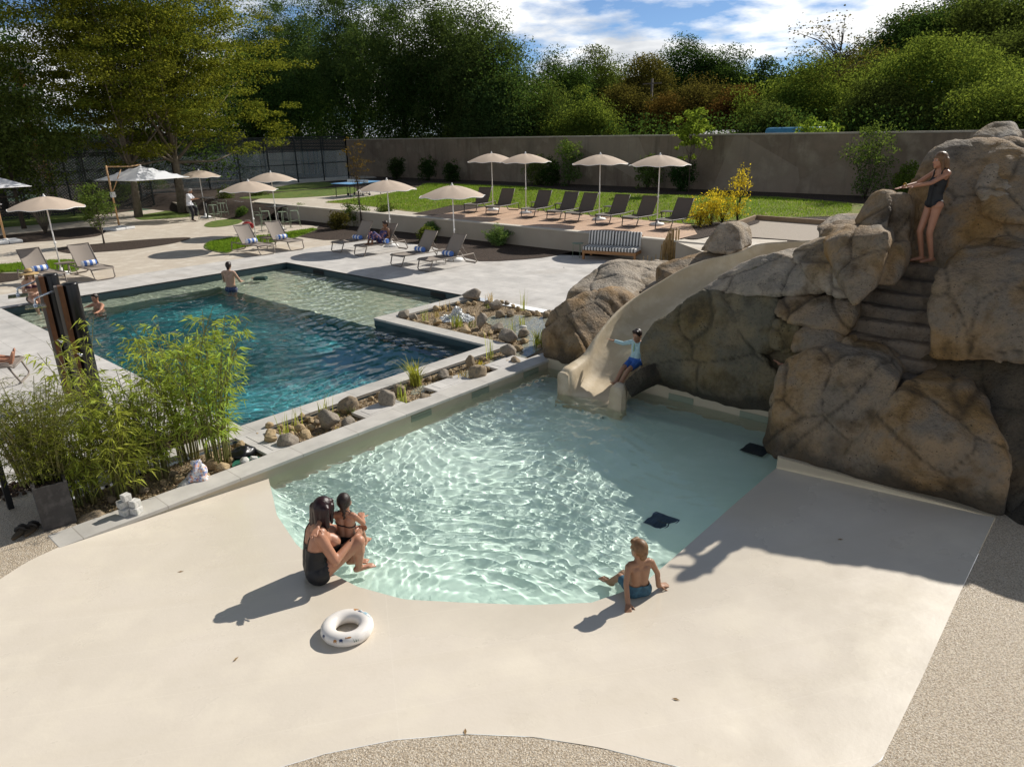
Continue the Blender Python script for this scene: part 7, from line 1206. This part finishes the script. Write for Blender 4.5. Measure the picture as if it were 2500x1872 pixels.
# reclining woman
Lr = lows[5]; Jr = dict(hl=(0, .09, .09), hr=(0, -.09, .09), w=(-.09, 0, .22), c=(-.19, 0, .37), sl=(-.26, .16, .46), sr=(-.26, -.16, .46), n=(-.28, 0, .53), hd=(-.27, 0, .66), el=(-.20, .26, .24), wl=(-.02, .22, .17), er=(-.14, -.25, .24), wr=(.05, -.20, .16), kl=(.34, .09, .40), al=(.47, .07, .05), tl=(.60, .07, .03), kr=(.36, -.09, .40), ar=(.50, -.10, .05), tr=(.63, -.11, .03))
dress = lambda p: (p[2] < .43 and p[0] < .13 and abs(p[1]) < .2 and seg(p, (-.14, -.25, .24), (.05, -.2, .16)) > .055 and seg(p, (-.2, .26, .24), (-.02, .22, .17)) > .055 and seg(p, (-.26, -.16, .46), (-.14, -.25, .24)) > .06 and seg(p, (-.26, .16, .46), (-.2, .26, .24)) > .06) or (seg(p, (0, .09, .09), (.34, .09, .4)) < .125) or (seg(p, (0, -.09, .09), (.36, -.09, .4)) < .125) or seg(p, (.34, .09, .4), (.39, .085, .27)) < .1 or seg(p, (.36, -.09, .4), (.41, -.09, .27)) < .1
p = loc2w(Lr, (1.0, 0, .33)); make_person('woman in a blue floral dress reclining with bent knees on a lounger', p, Lr.rotation_euler.z+math.pi, Jr, sk_dark, 1.0, 1.0, 1., [('dress', m_floral, dress, .012)], with_basis(cut_short, (.9, -.3, -.25)), h_dark, .011, (.9, -.3, -.25), .3)
# man at the bar table
Jb2 = dict(hl=(0, .10, .84), hr=(0, -.10, .84), w=(-.02, 0, 1.0), c=(.03, 0, 1.2), sl=(.03, .20, 1.33), sr=(.03, -.20, 1.33), n=(.08, 0, 1.40), hd=(.13, 0, 1.52), el=(.20, .26, 1.10), wl=(.42, .14, 1.12), er=(.20, -.26, 1.10), wr=(.42, -.12, 1.12), kl=(.26, .12, .62), al=(.20, .12, .30), tl=(.34, .12, .27), kr=(.12, -.12, .46), ar=(.06, -.12, .08), tr=(.2, -.13, .03))
q = atp(470, 540, 0); sh_ = lambda p: .80 < p[2] < 1.385 and not (p[0] > .22 and p[2] < 1.2) and seg(p, (.2, .26, 1.1), (.42, .14, 1.12)) > .05 and seg(p, (.2, -.26, 1.1), (.42, -.12, 1.12)) > .05 and seg(p, (.13, 0, 1.52), (.08, 0, 1.46)) > .085
make_person('grey haired man in a white shirt sitting at the dappled bar table', q, RT+.12, Jb2, sk_tan, 1.0, 1.15, 1., [('shirt', m_shirt, sh_, .018), ('trousers', m_trous, lambda p: p[2] <= .82 and p[2] > .07 and not (p[0] > .29 and p[2] < .33), .014)], with_basis(cut_short, (1, 0, -.3)), h_grey, .012, (1, 0, -.3), .4)
# sunbather whose feet reach into the picture at the left
o = copy_tree(L0); a = atp(62, 926); d_ = Vector((-.9, .5, 0)).normalized(); fo = a.copy(); place(o, (fo.x, fo.y, 0), (fo.x+d_.x, fo.y+d_.y, 0), .004, False); tag(o, 'taupe lounger end at the left edge carrying bare feet', 'sun lounger', 'taupe loungers round the main pool')
Jl = dict(hl=(0, .09, .10), hr=(0, -.09, .10), w=(-.16, 0, .16), c=(-.30, 0, .30), sl=(-.38, .17, .40), sr=(-.38, -.17, .40), n=(-.42, 0, .47), hd=(-.45, 0, .59), el=(-.20, .27, .22), wl=(.02, .24, .12), er=(-.20, -.27, .22), wr=(.02, -.24, .12), kl=(.43, .09, .15), al=(.84, .08, .075), tl=(.90, .10, .22), kr=(.43, -.09, .12), ar=(.86, -.07, .07), tr=(.92, -.09, .21))
p = loc2w(o, (.98, 0, .33)); make_person('sunbather at the left edge of whom only the bare feet show', p, o.rotation_euler.z+math.pi, Jl, sk_red, 1.0, 1.0, 1., [('swimsuit', m_black, lambda p: p[2] < .30 and -.25 < p[0] < .05 and abs(p[1]) < .19, .006)], with_basis(cut_short, (1, 0, 0)), h_dark, .012)
# hand of a child behind the stacked stones
p = onU(1689, 783, 9.35); r = empty('person', p, RT+math.pi-.3, 'hand of a child hidden behind the stacked rocks by the pool corner', 'person'); f = MB(); cap(f, (-.30, .05, -.03), (-.12, .02, -.06), .036, .03); cap(f, (-.12, .02, -.06), (.0, 0, -.03), .03, .022); hand(f, (0, 0, -.03), (.8, 0, .45), (.6, 0, -.8), .8, .5); me = remesh(f.mesh('arm', sk_red), .008, 2); me.materials.clear(); me.materials.append(sk_red); link('body', me, r)
